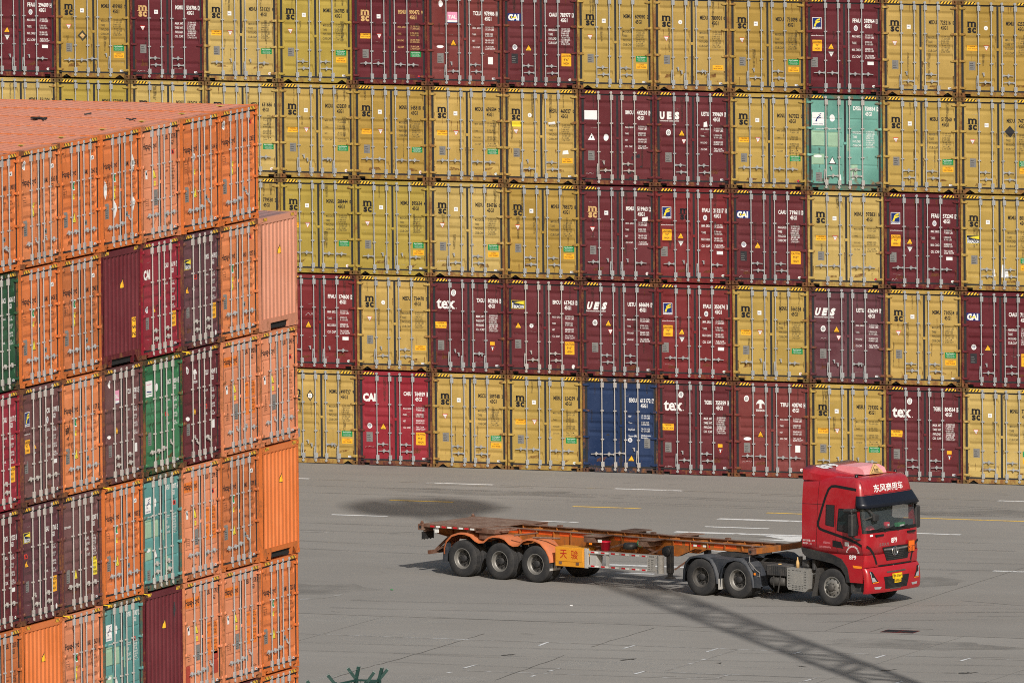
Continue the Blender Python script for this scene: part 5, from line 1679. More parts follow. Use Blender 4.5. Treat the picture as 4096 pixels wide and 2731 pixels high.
for k, s in enumerate((0.03, 1.40, 2.71)):
    for near in (True, False):
        wheel(trailer, s, near, True, 'rim_steel')
        wheel(trailer, s, near, True, 'rim_dark', False, t=0.32)
for k, s in enumerate((8.70, 10.03)):
    for near in (True, False):
        wheel(tractor, s, near, True, 'rim_dark' if k == 0 else 'rim_steel')
        wheel(tractor, s, near, True, 'rim_dark', False, t=0.32)
for near in (True, False):
    wheel(tractor, 13.40, near, False, 'rim_steel', True, 0.32)

# ---- trailer frame
def beam(name, t0, t1):
    b = MB()
    tm = (t0 + t1) / 2
    # side profile of the web: deep in the middle, shallow over the fifth wheel
    web = [(-1.45, 1.405), (10.42, 1.405), (10.42, 1.255), (7.95, 1.235), (7.35, 0.985), (3.2, 0.965), (-0.9, 1.02), (-1.45, 1.12)]
    b.prism(web, 'y', tm - 0.008, tm + 0.008)
    for (a, c) in zip(web[2:-1], web[3:]):
        b.bar((a[0], tm, a[1] - 0.008), (c[0], tm, c[1] - 0.008), t1 - t0, 0.018)
    s = -0.9
    while s < 10.2:
        zl = 1.26 if s > 7.9 else (1.0 + max(0, (s - 7.35)) * .4 if s > 7.35 else 1.0)
        b.box(s, s + 0.014, t0 + 0.004, t1 - 0.004, zl, 1.404)
        s += 0.62
    o = obj(name, b.mesh(name), M['trailer_paint'], trailer)
    b = MB(); b.box(-1.45, 10.42, t0, t1, 1.4055, 1.425)
    obj('top_flange', b.mesh('top_flange'), M['trailer_rust'], o)
    return o
nb = beam('main_beam', 0.70, 0.86)
beam('main_beam', 1.62, 1.78)
# brighter repainted panels between the stiffeners of the near web
b = MB()
for a, c in ((0.95, 1.54), (1.62, 2.16), (2.24, 2.78), (3.0, 3.4), (3.46, 4.02), (5.0, 5.25), (5.35, 5.9), (7.1, 7.45), (7.56, 7.78), (8.6, 9.4)):
    b.box(a, c, 0.768, 0.7715, 1.285, 1.395)
obj('painted_panel', b.mesh('painted_panel'), M['reflector_orange'], nb)
b = MB()
for i, s in enumerate((7.72, 7.86, 8.0, 8.2, 8.34)):
    b.box(s, s + 0.12, 0.7645, 0.7675, 1.28, 1.335, i % 2)
(obj('reflective_tape', b.mesh('reflective_tape', 2), [M['tape_red'], M['tape_white']], nb))['kind'] = 'stuff'
def cross(s, w=0.10, z0=1.17, z1=1.385):
    b = MB()
    b.prism([(0.861, z0 + 0.06), (0.861, z1 - 0.02), (1.0, z1), (1.48, z1), (1.619, z1 - 0.02), (1.619, z0 + 0.06), (1.45, z0), (1.03, z0)], 'x', s, s + w)
    return obj('cross_member', b.mesh('cross_member'), M['trailer_paint'], trailer)
for s in (1.6, 2.9, 4.5, 5.1, 6.6, 7.6, 8.5, 8.95, 9.5, 9.95):
    cross(s, z0=1.17 if s < 7.5 else 1.26)
# rear deck plates
for i, (a, c, e) in enumerate(((0.035, 0.82, 0.75), (0.84, 1.64, 1.0), (1.66, TW - 0.035, 1.25))):
    b = MB(); b.box(-1.38, e, a, c, 1.4255 if 0.7 < a < 1.7 else 1.4265, 1.444)
    obj('deck_plate', b.mesh('deck_plate'), M['trailer_rust'], trailer)
for near in (0, 1):
    f = (lambda a, c: (a, c)) if near == 0 else (lambda a, c: (TW - c, TW - a))
    b = MB(); b.box(-1.38, 0.75, *f(0.03, 0.05), 1.355, 1.4255)
    o = obj('side_rail', b.mesh('side_rail'), M['trailer_rust'], trailer)
    if near == 0:
        b = MB()
        for i in range(8):
            b.box(-1.15 + i * 0.21, -1.15 + i * 0.21 + 0.15, 0.026, 0.0296, 1.362, 1.412, i % 2)
        (obj('reflective_tape', b.mesh('reflective_tape', 2), [M['tape_red'], M['tape_white']], o))['kind'] = 'stuff'
    b = MB(); b.box(0.52, 1.22, *f(0.03, 0.70), 1.30, 1.424); b.box(0.60, 1.15, *f(0.10, 0.69), 1.12, 1.2995)
    obj('bolster', b.mesh('bolster'), M['trailer_rust'], trailer)
def bolster(name, s0, s1, z0, z1, mat, holes):
    b = MB(); b.box(s0, s1, 0.17, TW - 0.17, z0, z1, c=0.006)
    o = obj(name, b.mesh(name), M[mat], trailer)
    for t in (0.0, TW - 0.165):
        b = MB()
        b.box(s0 - 0.01, s0 + 0.175, t, t + 0.165, z0 - 0.01, z1 + 0.012, c=0.008)
        e = obj('end_block', b.mesh('end_block'), M['trailer_rust'], o)
        b = MB()
        tt = t - 0.002 if t == 0 else t + 0.167
        b.lathe([(0.045, 0), (0, 0.0005)], 14, 'y', (s0 + 0.08, tt, (z0 + z1) / 2))
        obj('lock_hole', b.mesh('lock_hole'), M['dark_gap'], e)
        b = MB()
        c = (s0 + 0.085, t + 0.0825, z1 + 0.012)
        b.box(c[0] - .05, c[0] + .05, c[1] - .04, c[1] + .04, c[2], c[2] + .02)
        b.lathe([(0.040, 0.02), (0.046, 0.035), (0.042, 0.06), (0.028, 0.085), (0.0, 0.095)], 12, 'z', c)
        obj('twistlock_cone', b.mesh('twistlock_cone'), M['trailer_rust'], e)
    return o
bolster('rear_bolster', -1.58, -1.385, 1.265, 1.424, 'trailer_rust', True)
bolster('front_bolster', 10.425, 10.60, 1.27, 1.425, 'trailer_paint', True)
for s0, s1 in ((4.42, 5.05), (6.40, 6.95)):          # half-length bolsters
    for near in (0, 1):
        f = (lambda a, c: (a, c)) if near == 0 else (lambda a, c: (TW - c, TW - a))
        b = MB()
        b.box(s0, s1, *f(0.04, 0.699), 1.424, 1.446)
        b.box(s0 + 0.03, s1 - 0.2, *f(0.06, 0.699), 1.26, 1.4235)
        b.bar((s0 + .2, f(0.10, .2)[near], 1.25), (s0 + .25, f(.5, .62)[1 - near], 1.03), 0.08, 0.06)
        obj('bolster_arm', b.mesh('bolster_arm'), M['trailer_rust'], trailer)
for s in (2.2, 5.6, 8.3):
    b = MB(); b.box(s, s + 0.14, 1.66, 1.76, 1.4255, 1.475); obj('stop_block', b.mesh('stop_block'), M['trailer_rust'], trailer)
# mudguards over the triple axle
guard = [(-0.66, 0.62), (-0.66, 0.80), (-0.58, 1.00), (-0.38, 1.18), (-0.10, 1.265), (0.12, 1.27), (0.33, 1.22), (0.52, 1.09), (0.64, 1.05), (0.80, 1.07), (0.98, 1.20), (1.15, 1.25), (1.42, 1.25), (1.60, 1.20), (1.77, 1.07), (1.90, 1.03), (2.06, 1.05), (2.24, 1.19), (2.42, 1.24), (2.66, 1.24), (2.90, 1.16), (3.12, 0.96), (3.24, 0.76), (3.27, 0.60)]
for near in (0, 1):
    b = MB()
    t0, t1 = (0.02, 0.66) if near == 0 else (TW - 0.66, TW - 0.02)
    b.grid([[(s, t0, z) for s, z in guard], [(s, t1, z) for s, z in guard]], 0, True)
    te = t0 if near == 0 else t1
    lip = [(s, te, z) for s, z in guard]
    low = []
    for i, (s, z) in enumerate(guard):
        a = Vector(guard[max(i - 1, 0)]); c = Vector(guard[min(i + 1, len(guard) - 1)])
        d = (c - a).normalized()
        low.append((s + d.y * 0.055, te, z - d.x * 0.055))
    b.grid([lip, low], 0, True)
    o = obj('mudguard', b.weld('mudguard'), M['trailer_mud'], trailer)
    b = MB()
    b.prism([(-0.72, 0.40), (-0.66, 0.86), (-0.60, 0.98), (-0.56, 0.40)], 'y', t0 + 0.02, t0 + 0.26)
    obj('mud_flap', b.mesh('mud_flap'), M['grey_plastic'], o)
    b = MB()
    b.box(3.20, 3.225, t0 + .02, t0 + .5, 0.36, 0.72)
    obj('mud_flap', b.mesh('mud_flap'), M['guard_grey'], o)
b = MB()
for p, q in (((0.9, 0.10, 1.33), (1.7, 0.45, 1.42)), ((1.9, 0.06, 1.30), (2.5, 0.42, 1.37)), ((2.6, 0.05, 1.28), (3.4, 0.30, 1.28)), ((0.15, .1, 1.30), (.5, .2, 1.34))):
    b.tube(p, q, 0.026, 8)
obj('guard_stay', b.mesh('guard_stay'), M['trailer_rust'], trailer)
# axles, springs
for s in (0.03, 1.40, 2.71):
    b = MB(); b.tube((s, 0.30, 0.525), (s, TW - 0.30, 0.525), 0.075, 12)
    b.box(s - 0.10, s + 0.10, 0.62, 0.80, 0.46, 0.62); b.box(s - 0.10, s + 0.10, TW - 0.80, TW - 0.62, 0.46, 0.62)
    for t in (0.66, TW - 0.76):
        b.box(s - 0.48, s + 0.48, t, t + 0.09, 0.62, 0.68); b.box(s - 0.3, s + 0.3, t + .002, t + 0.088, 0.68, 0.73)
        b.box(s + 0.56, s + 0.76, t + .01, t + 0.08, 0.60, 1.02)
    obj('axle', b.mesh('axle'), M['chassis'], trailer)
# tail: underrun bar, lights, flap, number board
b = MB()
b.box(-1.46, -1.40, 0.28, TW - 0.28, 0.545, 0.655)
for t in (0.62, TW - 0.70):
    b.bar((-1.43, t, 0.64), (-0.95, t + 0.04, 1.05), 0.07, 0.06); b.bar((-1.43, t, 0.60), (-0.8, t + .04, 0.95), 0.05, 0.05)
obj('underrun_bar', b.mesh('underrun_bar'), M['trailer_rust'], trailer)
b = MB()
b.prism([(0.06, 1.20), (0.60, 1.20), (0.60, 0.97), (0.52, 1.0), (0.46, 0.965), (0.38, 1.0), (0.32, 0.965), (0.24, 1.0), (0.18, 0.965), (0.10, 1.0), (0.06, 0.97)], 'x', -1.50, -1.485)
obj('rubber_fringe', b.mesh('rubber_fringe'), M['black_plastic'], trailer)
b = MB()
b.box(-1.50, -1.44, 0.14, 0.52, 1.205, 1.255)
obj('lamp_bar', b.mesh('lamp_bar'), M['trailer_rust'], trailer)
b = MB(); b.box(-0.98, -0.85, 0.018, 0.05, 1.215, 1.305); obj('marker_lamp', b.mesh('marker_lamp'), M['tape_white'], trailer)
b = MB(); b.box(4.98, 5.11, 0.036, 0.06, 1.285, 1.365); obj('marker_lamp', b.mesh('marker_lamp'), M['tape_white'], trailer)
b = MB(); b.box(4.66, 4.75, 0.028, 0.06, 1.20, 1.255); obj('marker_lamp', b.mesh('marker_lamp'), M['lamp_amber'], trailer)
# toolbox with red characters
b = MB(); b.box(3.45, 4.50, 0.0, 0.50, 0.53, 1.085, c=0.012)
tb = obj('toolbox', b.mesh('toolbox'), M['tool_yellow'], trailer)
b = MB(); b.box(3.49, 4.46, -0.012, 0.0, 0.68, 1.04, c=0.005)
obj('lid', b.mesh('lid'), M['tool_yellow'], tb)
b = MB()
for s in (3.60, 4.22): b.box(s, s + 0.10, -0.018, 0.0, 0.60, 0.67)
obj('latch', b.mesh('latch'), M['trailer_rust'], tb)
b = MB()
for ch, s in (('天', 3.64), ('骏', 4.04)):
    for p in at(text_polys(ch, 0.25, w=0.25, bold=0.008), s, 0.76):
        b.face([(x, -0.0150, z) for x, z in p])
obj('lettering', b.mesh('lettering'), M['red_letter'], tb)
b = MB(); b.box(4.52, 4.63, 0.0, 0.06, 0.53, 1.09); b.box(4.66, 4.90, 0.06, 0.30, 0.60, 0.95)
obj('box_bracket', b.mesh('box_bracket'), M['guard_grey'], trailer)
# side guard
sg = MB()
sg.box(4.6305, 7.12, 0.012, 0.05, 0.955, 1.035); sg.box(4.6305, 7.12, 0.012, 0.05, 0.565, 0.635)
for s in (5.26, 6.86): sg.box(s, s + 0.09, 0.0505, 0.09, 0.56, 1.03)
sgo = obj('side_guard', sg.mesh('side_guard'), M['guard_grey'], trailer)
b = MB()
for i in range(6):
    for z in (0.972, 0.578):
        b.box(4.74 + i * 0.37, 4.74 + i * 0.37 + 0.13, 0.008, 0.0118, z, z + 0.045, 0); b.box(4.88 + i * 0.37, 4.88 + i * 0.37 + 0.13, 0.008, 0.0118, z, z + 0.045, 1)
(obj('reflective_tape', b.mesh('reflective_tape', 2), [M['tape_red'], M['tape_white']], sgo))['kind'] = 'stuff'
b = MB(); b.box(6.80, 7.08, -0.004, 0.0075, 0.585, 1.045)
ip = obj('data_board', b.mesh('data_board'), M['guard_grey'], sgo)
b = MB()
for p in at(text_polys('危险品', 0.05, w=0.18), 6.86, 0.975): b.face([(x, -0.0062, z) for x, z in p])
for i in range(6):
    for x0, x1 in ((6.83, 6.90), (6.93, 7.02 - 0.03 * (i % 2))): b.face([(x0, -0.0062, .90 - i * .055), (x1, -0.0062, .90 - i * .055), (x1, -0.0062, .915 - i * .055), (x0, -0.0062, .915 - i * .055)])
obj('lettering', b.mesh('lettering'), M['trim_black'], ip)
b = MB(); b.tube((7.20, 0.10, 0.53), (7.20, 0.10, 1.04), 0.10, 16)
obj('extinguisher_tube', b.mesh('extinguisher_tube'), M['guard_grey'], sgo)
for t in (0.30, TW - 0.46):
    b = MB()
    b.box(7.24, 7.40, t, t + 0.16, 0.52, 1.30, c=0.01); b.box(7.265, 7.375, t + .025, t + .135, 0.42, 0.5195)
    b.prism([(7.20, 0.36), (7.44, 0.36), (7.38, 0.4195), (7.26, 0.4195)], 'y', t - 0.04, t + 0.20)
    o = obj('landing_leg', b.mesh('landing_leg'), M['chassis'], trailer)
    b = MB(); b.lathe([(0.0, -0.03), (0.13, -0.028), (0.15, 0.0), (0.15, 0.03)], 18, 'y', (7.26, t - 0.03, 1.14))
    obj('gearbox', b.mesh('gearbox'), M['black_plastic'], o)
b = MB()
b.bar((7.45, .42, .62), (7.95, .7, 1.02), .05, .05); b.bar((6.6, .3, 1.02), (7.1, .6, 1.25), .04, .04); b.bar((4.8, .2, 1.02), (5.6, .65, 1.25), .05, .05)
obj('brace', b.mesh('brace'), M['trailer_rust'], trailer)
b = MB(); b.lathe([(0.0, -0.02), (0.20, -0.01), (0.22, 0.08), (0.18, 0.16), (0.0, 0.17)], 18, 'z', (5.85, 0.42, 1.13))
obj('air_tank', b.mesh('air_tank'), M['black_plastic'], trailer)
for s, z in ((6.02, 1.27), (4.30, 1.32)):
    b = MB(); b.lathe([(0.115, 0.0), (0.0, 0.0005)], 20, 'y', (s, 0.66, z)); b.lathe([(0.085, -0.002), (0.075, -0.002)], 20, 'y', (s, 0.66, z), 1)
    b.box(s - .05, s + .05, 0.6575, 0.6585, z - .008, z + .008, 1)
    obj('approval_disc', b.mesh('approval_disc', 2), [M['green_film'], M['white_film']], trailer)
# red bucket standing on the frame
bk = thing('bucket', 'red plastic bucket standing on the trailer frame', 'bucket', (0, 0, 0))
u_ = Vector((math.cos(TR_RZ), math.sin(TR_RZ), 0)); n_ = Vector((-u_.y, u_.x, 0))
def on_truck(s, t, z): return Vector(TR_LOC) + u_ * s + n_ * t + Vector((0, 0, z))
bk.location = on_truck(5.11, 0.22, 1.036)
b = MB(); b.lathe([(0.0, 0.0), (0.115, 0.0), (0.145, 0.25), (0.155, 0.25), (0.155, 0.275), (0.140, 0.275), (0.110, 0.02)], 22, 'z')
obj('pail', b.mesh('pail'), M['bucket_red'], bk)
b = MB(); b.path([(0.15 * math.cos(a), 0.02, 0.26 - 0.10 * math.sin(a)) for a in [math.pi * i / 8 for i in range(9)]], 0.006)
obj('bail', b.mesh('bail'), M['rope'], bk)
b = MB(); b.box(4.95, 5.30, 0.03, 0.40, 1.0355 - 0.025, 1.0355); obj('shelf', b.mesh('shelf'), M['trailer_rust'], trailer)

# ---- tractor chassis
b = MB()
for t in (0.80, TW - 0.88): b.box(7.95, 14.1, t, t + 0.08, 0.74, 0.985)
for s in (8.1, 9.3, 10.6, 11.6, 12.3): b.box(s, s + 0.1, 0.8805, TW - 0.8805, 0.78, 0.95)
obj('chassis_frame', b.mesh('chassis_frame'), M['chassis'], tractor)
b = MB()
b.prism([(8.55, 1.02), (9.9, 1.10), (9.9, 1.17), (9.35, 1.215), (8.9, 1.19), (8.5, 1.06)], 'y', 0.72, TW - 0.72)
obj('fifth_wheel', b.mesh('fifth_wheel'), M['chassis'], tractor)
for s in (8.70, 10.03, 13.40):
    b = MB(); b.tube((s, 0.28, 0.525), (s, TW - 0.28, 0.525), 0.085, 12)
    if s < 13: b.lathe([(0.09, -0.2), (0.22, -0.1), (0.22, 0.1), (0.09, 0.2)], 16, 'y', (s, TW / 2, 0.525))
    obj('axle', b.mesh('axle'), M['chassis'], tractor)
f1 = [(8.06, 0.36), (8.08, 0.70), (8.15, 0.92), (8.32, 1.08), (8.56, 1.135), (8.85, 1.13), (9.06, 1.05), (9.20, 0.86), (9.29, 0.60), (9.33, 0.38)]
f2 = [(9.36, 0.30), (9.40, 0.62), (9.48, 0.88), (9.64, 1.05), (9.90, 1.12), (10.15, 1.10), (10.36, 0.98), (10.50, 0.78), (10.58, 0.55), (10.62, 0.34)]
for prof in (f1, f2):
    for near in (0, 1):
        t0, t1 = (0.01, 0.66) if near == 0 else (TW - 0.66, TW - 0.01)
        b = MB()
        b.grid([[(s, t0, z) for s, z in prof], [(s, t1, z) for s, z in prof]], 0, True)
        te = t0 if near == 0 else t1
        low = []
        for i, (s, z) in enumerate(prof):
            a = Vector(prof[max(i - 1, 0)]); c = Vector(prof[min(i + 1, len(prof) - 1)]); d = (c - a).normalized()
            low.append((s + d.y * 0.06, te, z - d.x * 0.06))
        b.grid([[(s, te, z) for s, z in prof], low], 0, True)
        obj('fender', b.weld('fender'), M['grey_plastic'], tractor)
b = MB(); b.prism([(8.9, 1.09), (9.15, 0.95), (9.34, 0.60), (9.5, 0.95), (9.7, 1.07)], 'y', 0.10, 0.62)
obj('fender_bridge', b.mesh('fender_bridge'), M['grey_plastic'], tractor)
b = MB(); b.box(10.625, 10.85, 0.012, 0.03, 0.34, 0.95); obj('mud_flap', b.mesh('mud_flap'), M['grey_plastic'], tractor)
b = MB(); b.box(9.345, 9.40, 0.0, 0.30, 0.22, 0.52); obj('mud_flap', b.mesh('mud_flap'), M['guard_grey'], tractor)
b = MB(); b.path([(10.42, .06, 1.22), (10.45, .03, 1.05), (10.7, .0, .85), (10.84, -.01, .78), (10.82, .0, .66), (10.70, .03, .68)], 0.016)
obj('air_hose', b.mesh('air_hose'), M['rope'], tractor)
b = MB(); b.box(10.62, 10.68, 0.0, 0.02, 0.70, 0.76); obj('side_marker', b.mesh('side_marker'), M['lamp_amber'], tractor)
# battery box with ribs
b = MB(); b.box(11.03, 11.78, 0.05, 0.60, 0.72, 1.02, c=0.02)
for i in range(9): b.box(11.07 + i * 0.078, 11.07 + i * 0.078 + 0.028, 0.034, 0.0495, 0.74, 1.0)
bb_ = obj('battery_box', b.mesh('battery_box'), M['chassis'], tractor)
b = MB(); b.lathe([(0.0, 0.02), (0.05, 0.018), (0.055, 0.0)], 14, 'z', (11.32, 0.3, 1.022)); obj('cap', b.mesh('cap'), M['gold_print'], bb_)
for t in (0.16, 0.42):
    b = MB()
    b.lathe([(0.0, 0.0), (0.09, 0.01), (0.125, 0.05), (0.125, 0.50), (0.09, 0.54), (0.0, 0.55)], 18, 'x', (11.12, t, 0.56))
    obj('air_tank', b.mesh('air_tank'), M['rim_dark'], tractor)
b = MB()
b.box(11.30, 11.33, 0.02, 0.03, 0.40, 0.715); b.bar((11.55, 0.03, 0.72), (11.47, 0.02, 0.26), 0.03, 0.02)
obj('tank_strap', b.mesh('tank_strap'), M['rim_dark'], tractor)
# perforated silencer cover
b = MB()
b.prism([(11.80, 0.45), (11.86, 0.37), (12.45, 0.33), (12.56, 0.42), (12.56, 0.98), (11.80, 0.985)], 'y', 0.0, 0.62)
cv = obj('silencer_cover', b.mesh('silencer_cover'), M['alu'], tractor)
b = MB()
for (s, z) in [(11.86 + i * .05, .92 - j * .075) for i in range(2) for j in range(7)] + [(12.42 + i * .05, .90 - j * .075) for i in range(2) for j in range(7)] + [(12.0 + i * .048, .92) for i in range(7)] + [(12.0 + i * .05, .49 - j * .05) for i in range(8) for j in range(3)]:
    b.lathe([(0.014, 0.0), (0.0, 0.0003)], 8, 'y', (s, -0.002, z))
o = obj('perforation', b.mesh('perforation'), M['dark_gap'], cv)
b = MB()
for i in range(12): b.box(12.04 + i * .028, 12.05 + i * .028, -0.006, -0.0005, 0.56, 0.84)
obj('rib', b.mesh('rib'), M['alu'], cv)
b = MB(); b.box(12.62, 12.72, 0.10, 0.60, 0.95, 1.25, c=.02); b.box(12.2, 12.45, .15, .6, 1.0, 1.22, c=.04); b.tube((12.0, .4, 1.0), (12.0, .4, 1.28), .05, 10); b.box(11.9, 12.3, 0.7, 1.7, 1.0, 1.55, c=.05)
obj('engine_fittings', b.mesh('engine_fittings'), M['chassis'], tractor)
b = MB()
for k in range(4):
    pts = [(11.9 + 0.05 * math.sin(i * 1.4 + k), 0.85 + k * .1 + .04 * math.cos(i * 1.4), 1.45 - 0.04 * i) for i in range(12)] + [(11.0 - .3 * k * .2, 1.1, 1.12)]
    b.path(pts, 0.014, 6)
obj('air_hose', b.mesh('air_hose'), M['trim_black'], tractor)
b = MB(); b.prism([(12.82, 1.02), (12.97, 1.02), (12.92, 0.62), (12.80, 0.24), (12.66, 0.22), (12.78, 0.62)], 'y', 0.02, 0.42)
obj('mud_flap', b.mesh('mud_flap'), M['rim_dark'], tractor)

# ---- cab shell
ZS = [1.48, 1.75, 2.05, 2.11, 2.30, 2.50, 2.70, 2.84, 2.90, 3.10, 3.30, 3.45, 3.54, 3.60, 3.635]
XF = [14.66, 14.66, 14.655, 14.65, 14.625, 14.59, 14.56, 14.535, 14.525, 14.49, 14.455, 14.42, 14.37, 14.28, 14.12]
HW = [1.24, 1.24, 1.24, 1.24, 1.237, 1.232, 1.225, 1.22, 1.215, 1.20, 1.18, 1.15, 1.115, 1.06, 0.98]
def lerp_tab(z, tab, zs=ZS):
    if z <= zs[0]: return tab[0]
    for i in range(len(zs) - 1):
        if z <= zs[i + 1]:
            return tab[i] + (tab[i + 1] - tab[i]) * (z - zs[i]) / (zs[i + 1] - zs[i])
    return tab[-1]
YC = TW / 2
NA, NF = 5, 11
def ring(z, xf=None, hw=None, off=0.0, xr=12.35, r=0.16):
    xf = lerp_tab(z, XF) if xf is None else xf
    hw = lerp_tab(z, HW) if hw is None else hw
    xfr = lambda y: xf - 0.085 * (abs(y) / hw) ** 2.2
    yb = hw - r
    xc = xfr(yb) - r
    pts = [(s, -hw) for s in (xr, max(xr + .01, 12.9), max(xr + .02, 13.64), max(xr + .03, min(14.22, xc - 0.04)), xc - 0.02)]
    for i in range(NA):
        a = math.pi / 2 * (i + 0.0) / (NA - 1)
        pts.append((xc + r * math.sin(a), -(yb + r * math.cos(a))))
    for i in range(1, NF - 1):
        y = -yb + 2 * yb * i / (NF - 1)
        pts.append((xfr(y), y))
    half = pts[:5 + NA]
    pts += [(x, -y) for x, y in reversed(half)]
    if off:
        out = []
        for i, (x, y) in enumerate(pts):
            a = pts[max(i - 1, 0)]; c = pts[min(i + 1, len(pts) - 1)]
            d = Vector((c[0] - a[0], c[1] - a[1])).normalized()
            out.append((x + d.y * off, y - d.x * off))
        pts = out
    return [(x, YC + y, z) for x, y in pts]
NU = len(ring(2.0))
def surf(z, u, off=0.0):
    R = ring(z, off=off)
    i = min(int(u), NU - 2); f = u - i
    return tuple(R[i][k] + (R[i + 1][k] - R[i][k]) * f for k in range(3))
UW0, UW1 = 6.0, NU - 1 - 6.0            # windscreen runs between the pillars
ZW0, ZW1 = 2.11, 2.84
b = MB()
rows = [ring(z) for z in ZS]
i0, i1 = ZS.index(ZW0), ZS.index(ZW1)
b.grid(rows, 0, True, skip=lambda i, j: (i0 <= i < i1 and UW0 <= j < UW1) or (4 <= i < 6 and j in (2, NU - 4)))
top = rows[-1]
b.face(top[::-1])
b.face([rows[0][0], rows[-1][0], rows[-1][-1], rows[0][-1]])
b.face(rows[0])
cab = obj('cab', b.weld('cab'), M['cab_red'], tractor)
def patch_grid(z0, z1, u0, u1, nz, nu, off, border=None):
    b = MB()
    R = [[surf(z0 + (z1 - z0) * i / nz, u0 + (u1 - u0) * j / nu, off) for j in range(nu + 1)] for i in range(nz + 1)]
    for i in range(nz):
        for j in range(nu):
            e = 1 if border and (i < border[0] or i >= nz - border[1] or j < border[2] or j >= nu - border[2]) else 0
            b.add([R[i][j], R[i][j + 1], R[i + 1][j + 1], R[i + 1][j]], [(0, 1, 2, 3)], e, True)
    return b
ws = patch_grid(ZW0 - 0.02, ZW1 + 0.02, UW0 - 0.25, UW1 + 0.25, 16, 44, 0.004, (2, 1, 2))
obj('windscreen', ws.mesh('windscreen', 2), [M['windscreen'], M['trim_black']], cab)
# sun visor
b = MB()
u0, u1 = 4.6, NU - 1 - 4.6
n = 40
def vrow(z, off): return [surf(z, u0 + (u1 - u0) * j / n, off * (1 - 0.55 * abs(2 * j / n - 1) ** 6)) for j in range(n + 1)]
def vz(row, dz): return [(p[0], p[1], p[2] + dz) for p in row]
b.grid([vrow(3.14, 0.035), vrow(3.04, 0.085), vrow(2.93, 0.140), vrow(2.81, 0.195), vrow(2.81, 0.180), vrow(2.93, 0.125), vrow(3.04, 0.070), vrow(3.14, 0.02)], 0, True)
obj('sun_visor', b.weld('sun_visor'), M['visor_dark'], cab)

def front_x(y, z, off=0.0):
    xf = lerp_tab(z, XF); hw = lerp_tab(z, HW)
    return xf - 0.085 * (min(abs(y - YC), hw) / hw) ** 2.2 + off
def front_decal(name, polys, mat, parent, off=0.006, cuts=()):
    b = MB()
    for p in split(split(polys, 0, [0.2, 0.5, 0.8, 1.1, 1.4, 1.7, 2.0, 2.3]), 1, ZS):
        b.face([(front_x(t, z, off), t, z) for t, z in p])
    return obj(name, b.mesh(name), M[mat], parent)
def side_y(z, off=0.006):
    return YC - lerp_tab(z, HW) - off
def side_decal(name, polys, mat, parent, off=0.006, far=False):
    b = MB()
    for p in split(polys, 1, ZS):
        b.face([(s, side_y(z, off) if not far else TW - side_y(z, off), z) for s, z in p])
    return obj(name, b.mesh(name), M[mat], parent)
def ribbon(pts, w):
    q = []
    P = [Vector(p) for p in pts]
    N_ = []
    for i in range(len(P)):
        d = (P[min(i + 1, len(P) - 1)] - P[max(i - 1, 0)]).normalized()
        N_.append(Vector((-d.y, d.x)) * (w / 2))
    for i in range(len(P) - 1):
        q.append([tuple(P[i] + N_[i]), tuple(P[i] - N_[i]), tuple(P[i + 1] - N_[i + 1]), tuple(P[i + 1] + N_[i + 1])])
    return q
trim = [(14.24, 3.31), (13.85, 3.345), (13.50, 3.375), (13.36, 3.36), (13.27, 3.28), (13.17, 3.05), (13.05, 2.70), (12.93, 2.34), (12.92, 2.24), (12.98, 2.16), (13.10, 2.12), (13.50, 2.03), (13.90, 1.94), (14.28, 1.83), (14.47, 1.74)]
side_decal('trim_line', ribbon(trim, 0.075), 'trim_black', cab)
side_decal('trim_line', ribbon(trim, 0.075), 'trim_black', cab, far=True)
for sg_ in (0, 1):
    f = (lambda t: t) if sg_ == 0 else (lambda t: TW - t)
    front_decal('trim_line', [[(f(a), z) for a, z in q] for q in ribbon([(0.06, 1.74), (0.20, 1.66), (0.32, 1.52), (0.40, 1.36), (0.46, 1.20)], 0.075)], 'trim_black', cab, 0.008)
for far in (False, True):
    def sd(name, pts, mat, off):
        return side_decal(name, [pts], mat, cab, off, far)
    w = sd('side_window', [(13.60, 2.15), (14.33, 2.05), (14.36, 2.30), (14.28, 2.70), (14.20, 2.74), (13.66, 2.755)], 'far_glass' if far else 'side_glass', 0.006)
    sd('rear_window', [(13.20, 2.28), (13.49, 2.235), (13.50, 2.84), (13.21, 2.84)], 'side_glass', 0.006)
    side_decal('window_seal', ribbon([(13.60, 2.15), (14.33, 2.05), (14.36, 2.30), (14.28, 2.70), (14.20, 2.74), (13.66, 2.755), (13.60, 2.15)], 0.03) + ribbon([(13.20, 2.28), (13.49, 2.235), (13.50, 2.84), (13.21, 2.84), (13.20, 2.28)], 0.025), 'trim_black', cab, 0.009, far)
    side_decal('panel_gap', ribbon([(12.93, 3.60), (12.90, 2.8), (12.86, 1.62)], 0.010) + ribbon([(12.36, 2.83), (13.12, 2.84)], 0.010) + ribbon([(13.56, 2.86), (13.53, 1.9), (13.62, 1.49)], 0.010) + ribbon([(14.46, 1.75), (14.49, 1.49)], 0.010), 'trim_black', cab, 0.004, far)
    side_decal('door_handle', [[(13.44, 1.86), (13.74, 1.825), (13.82, 1.64), (13.44, 1.68)]], 'trim_black', cab, 0.008, far)
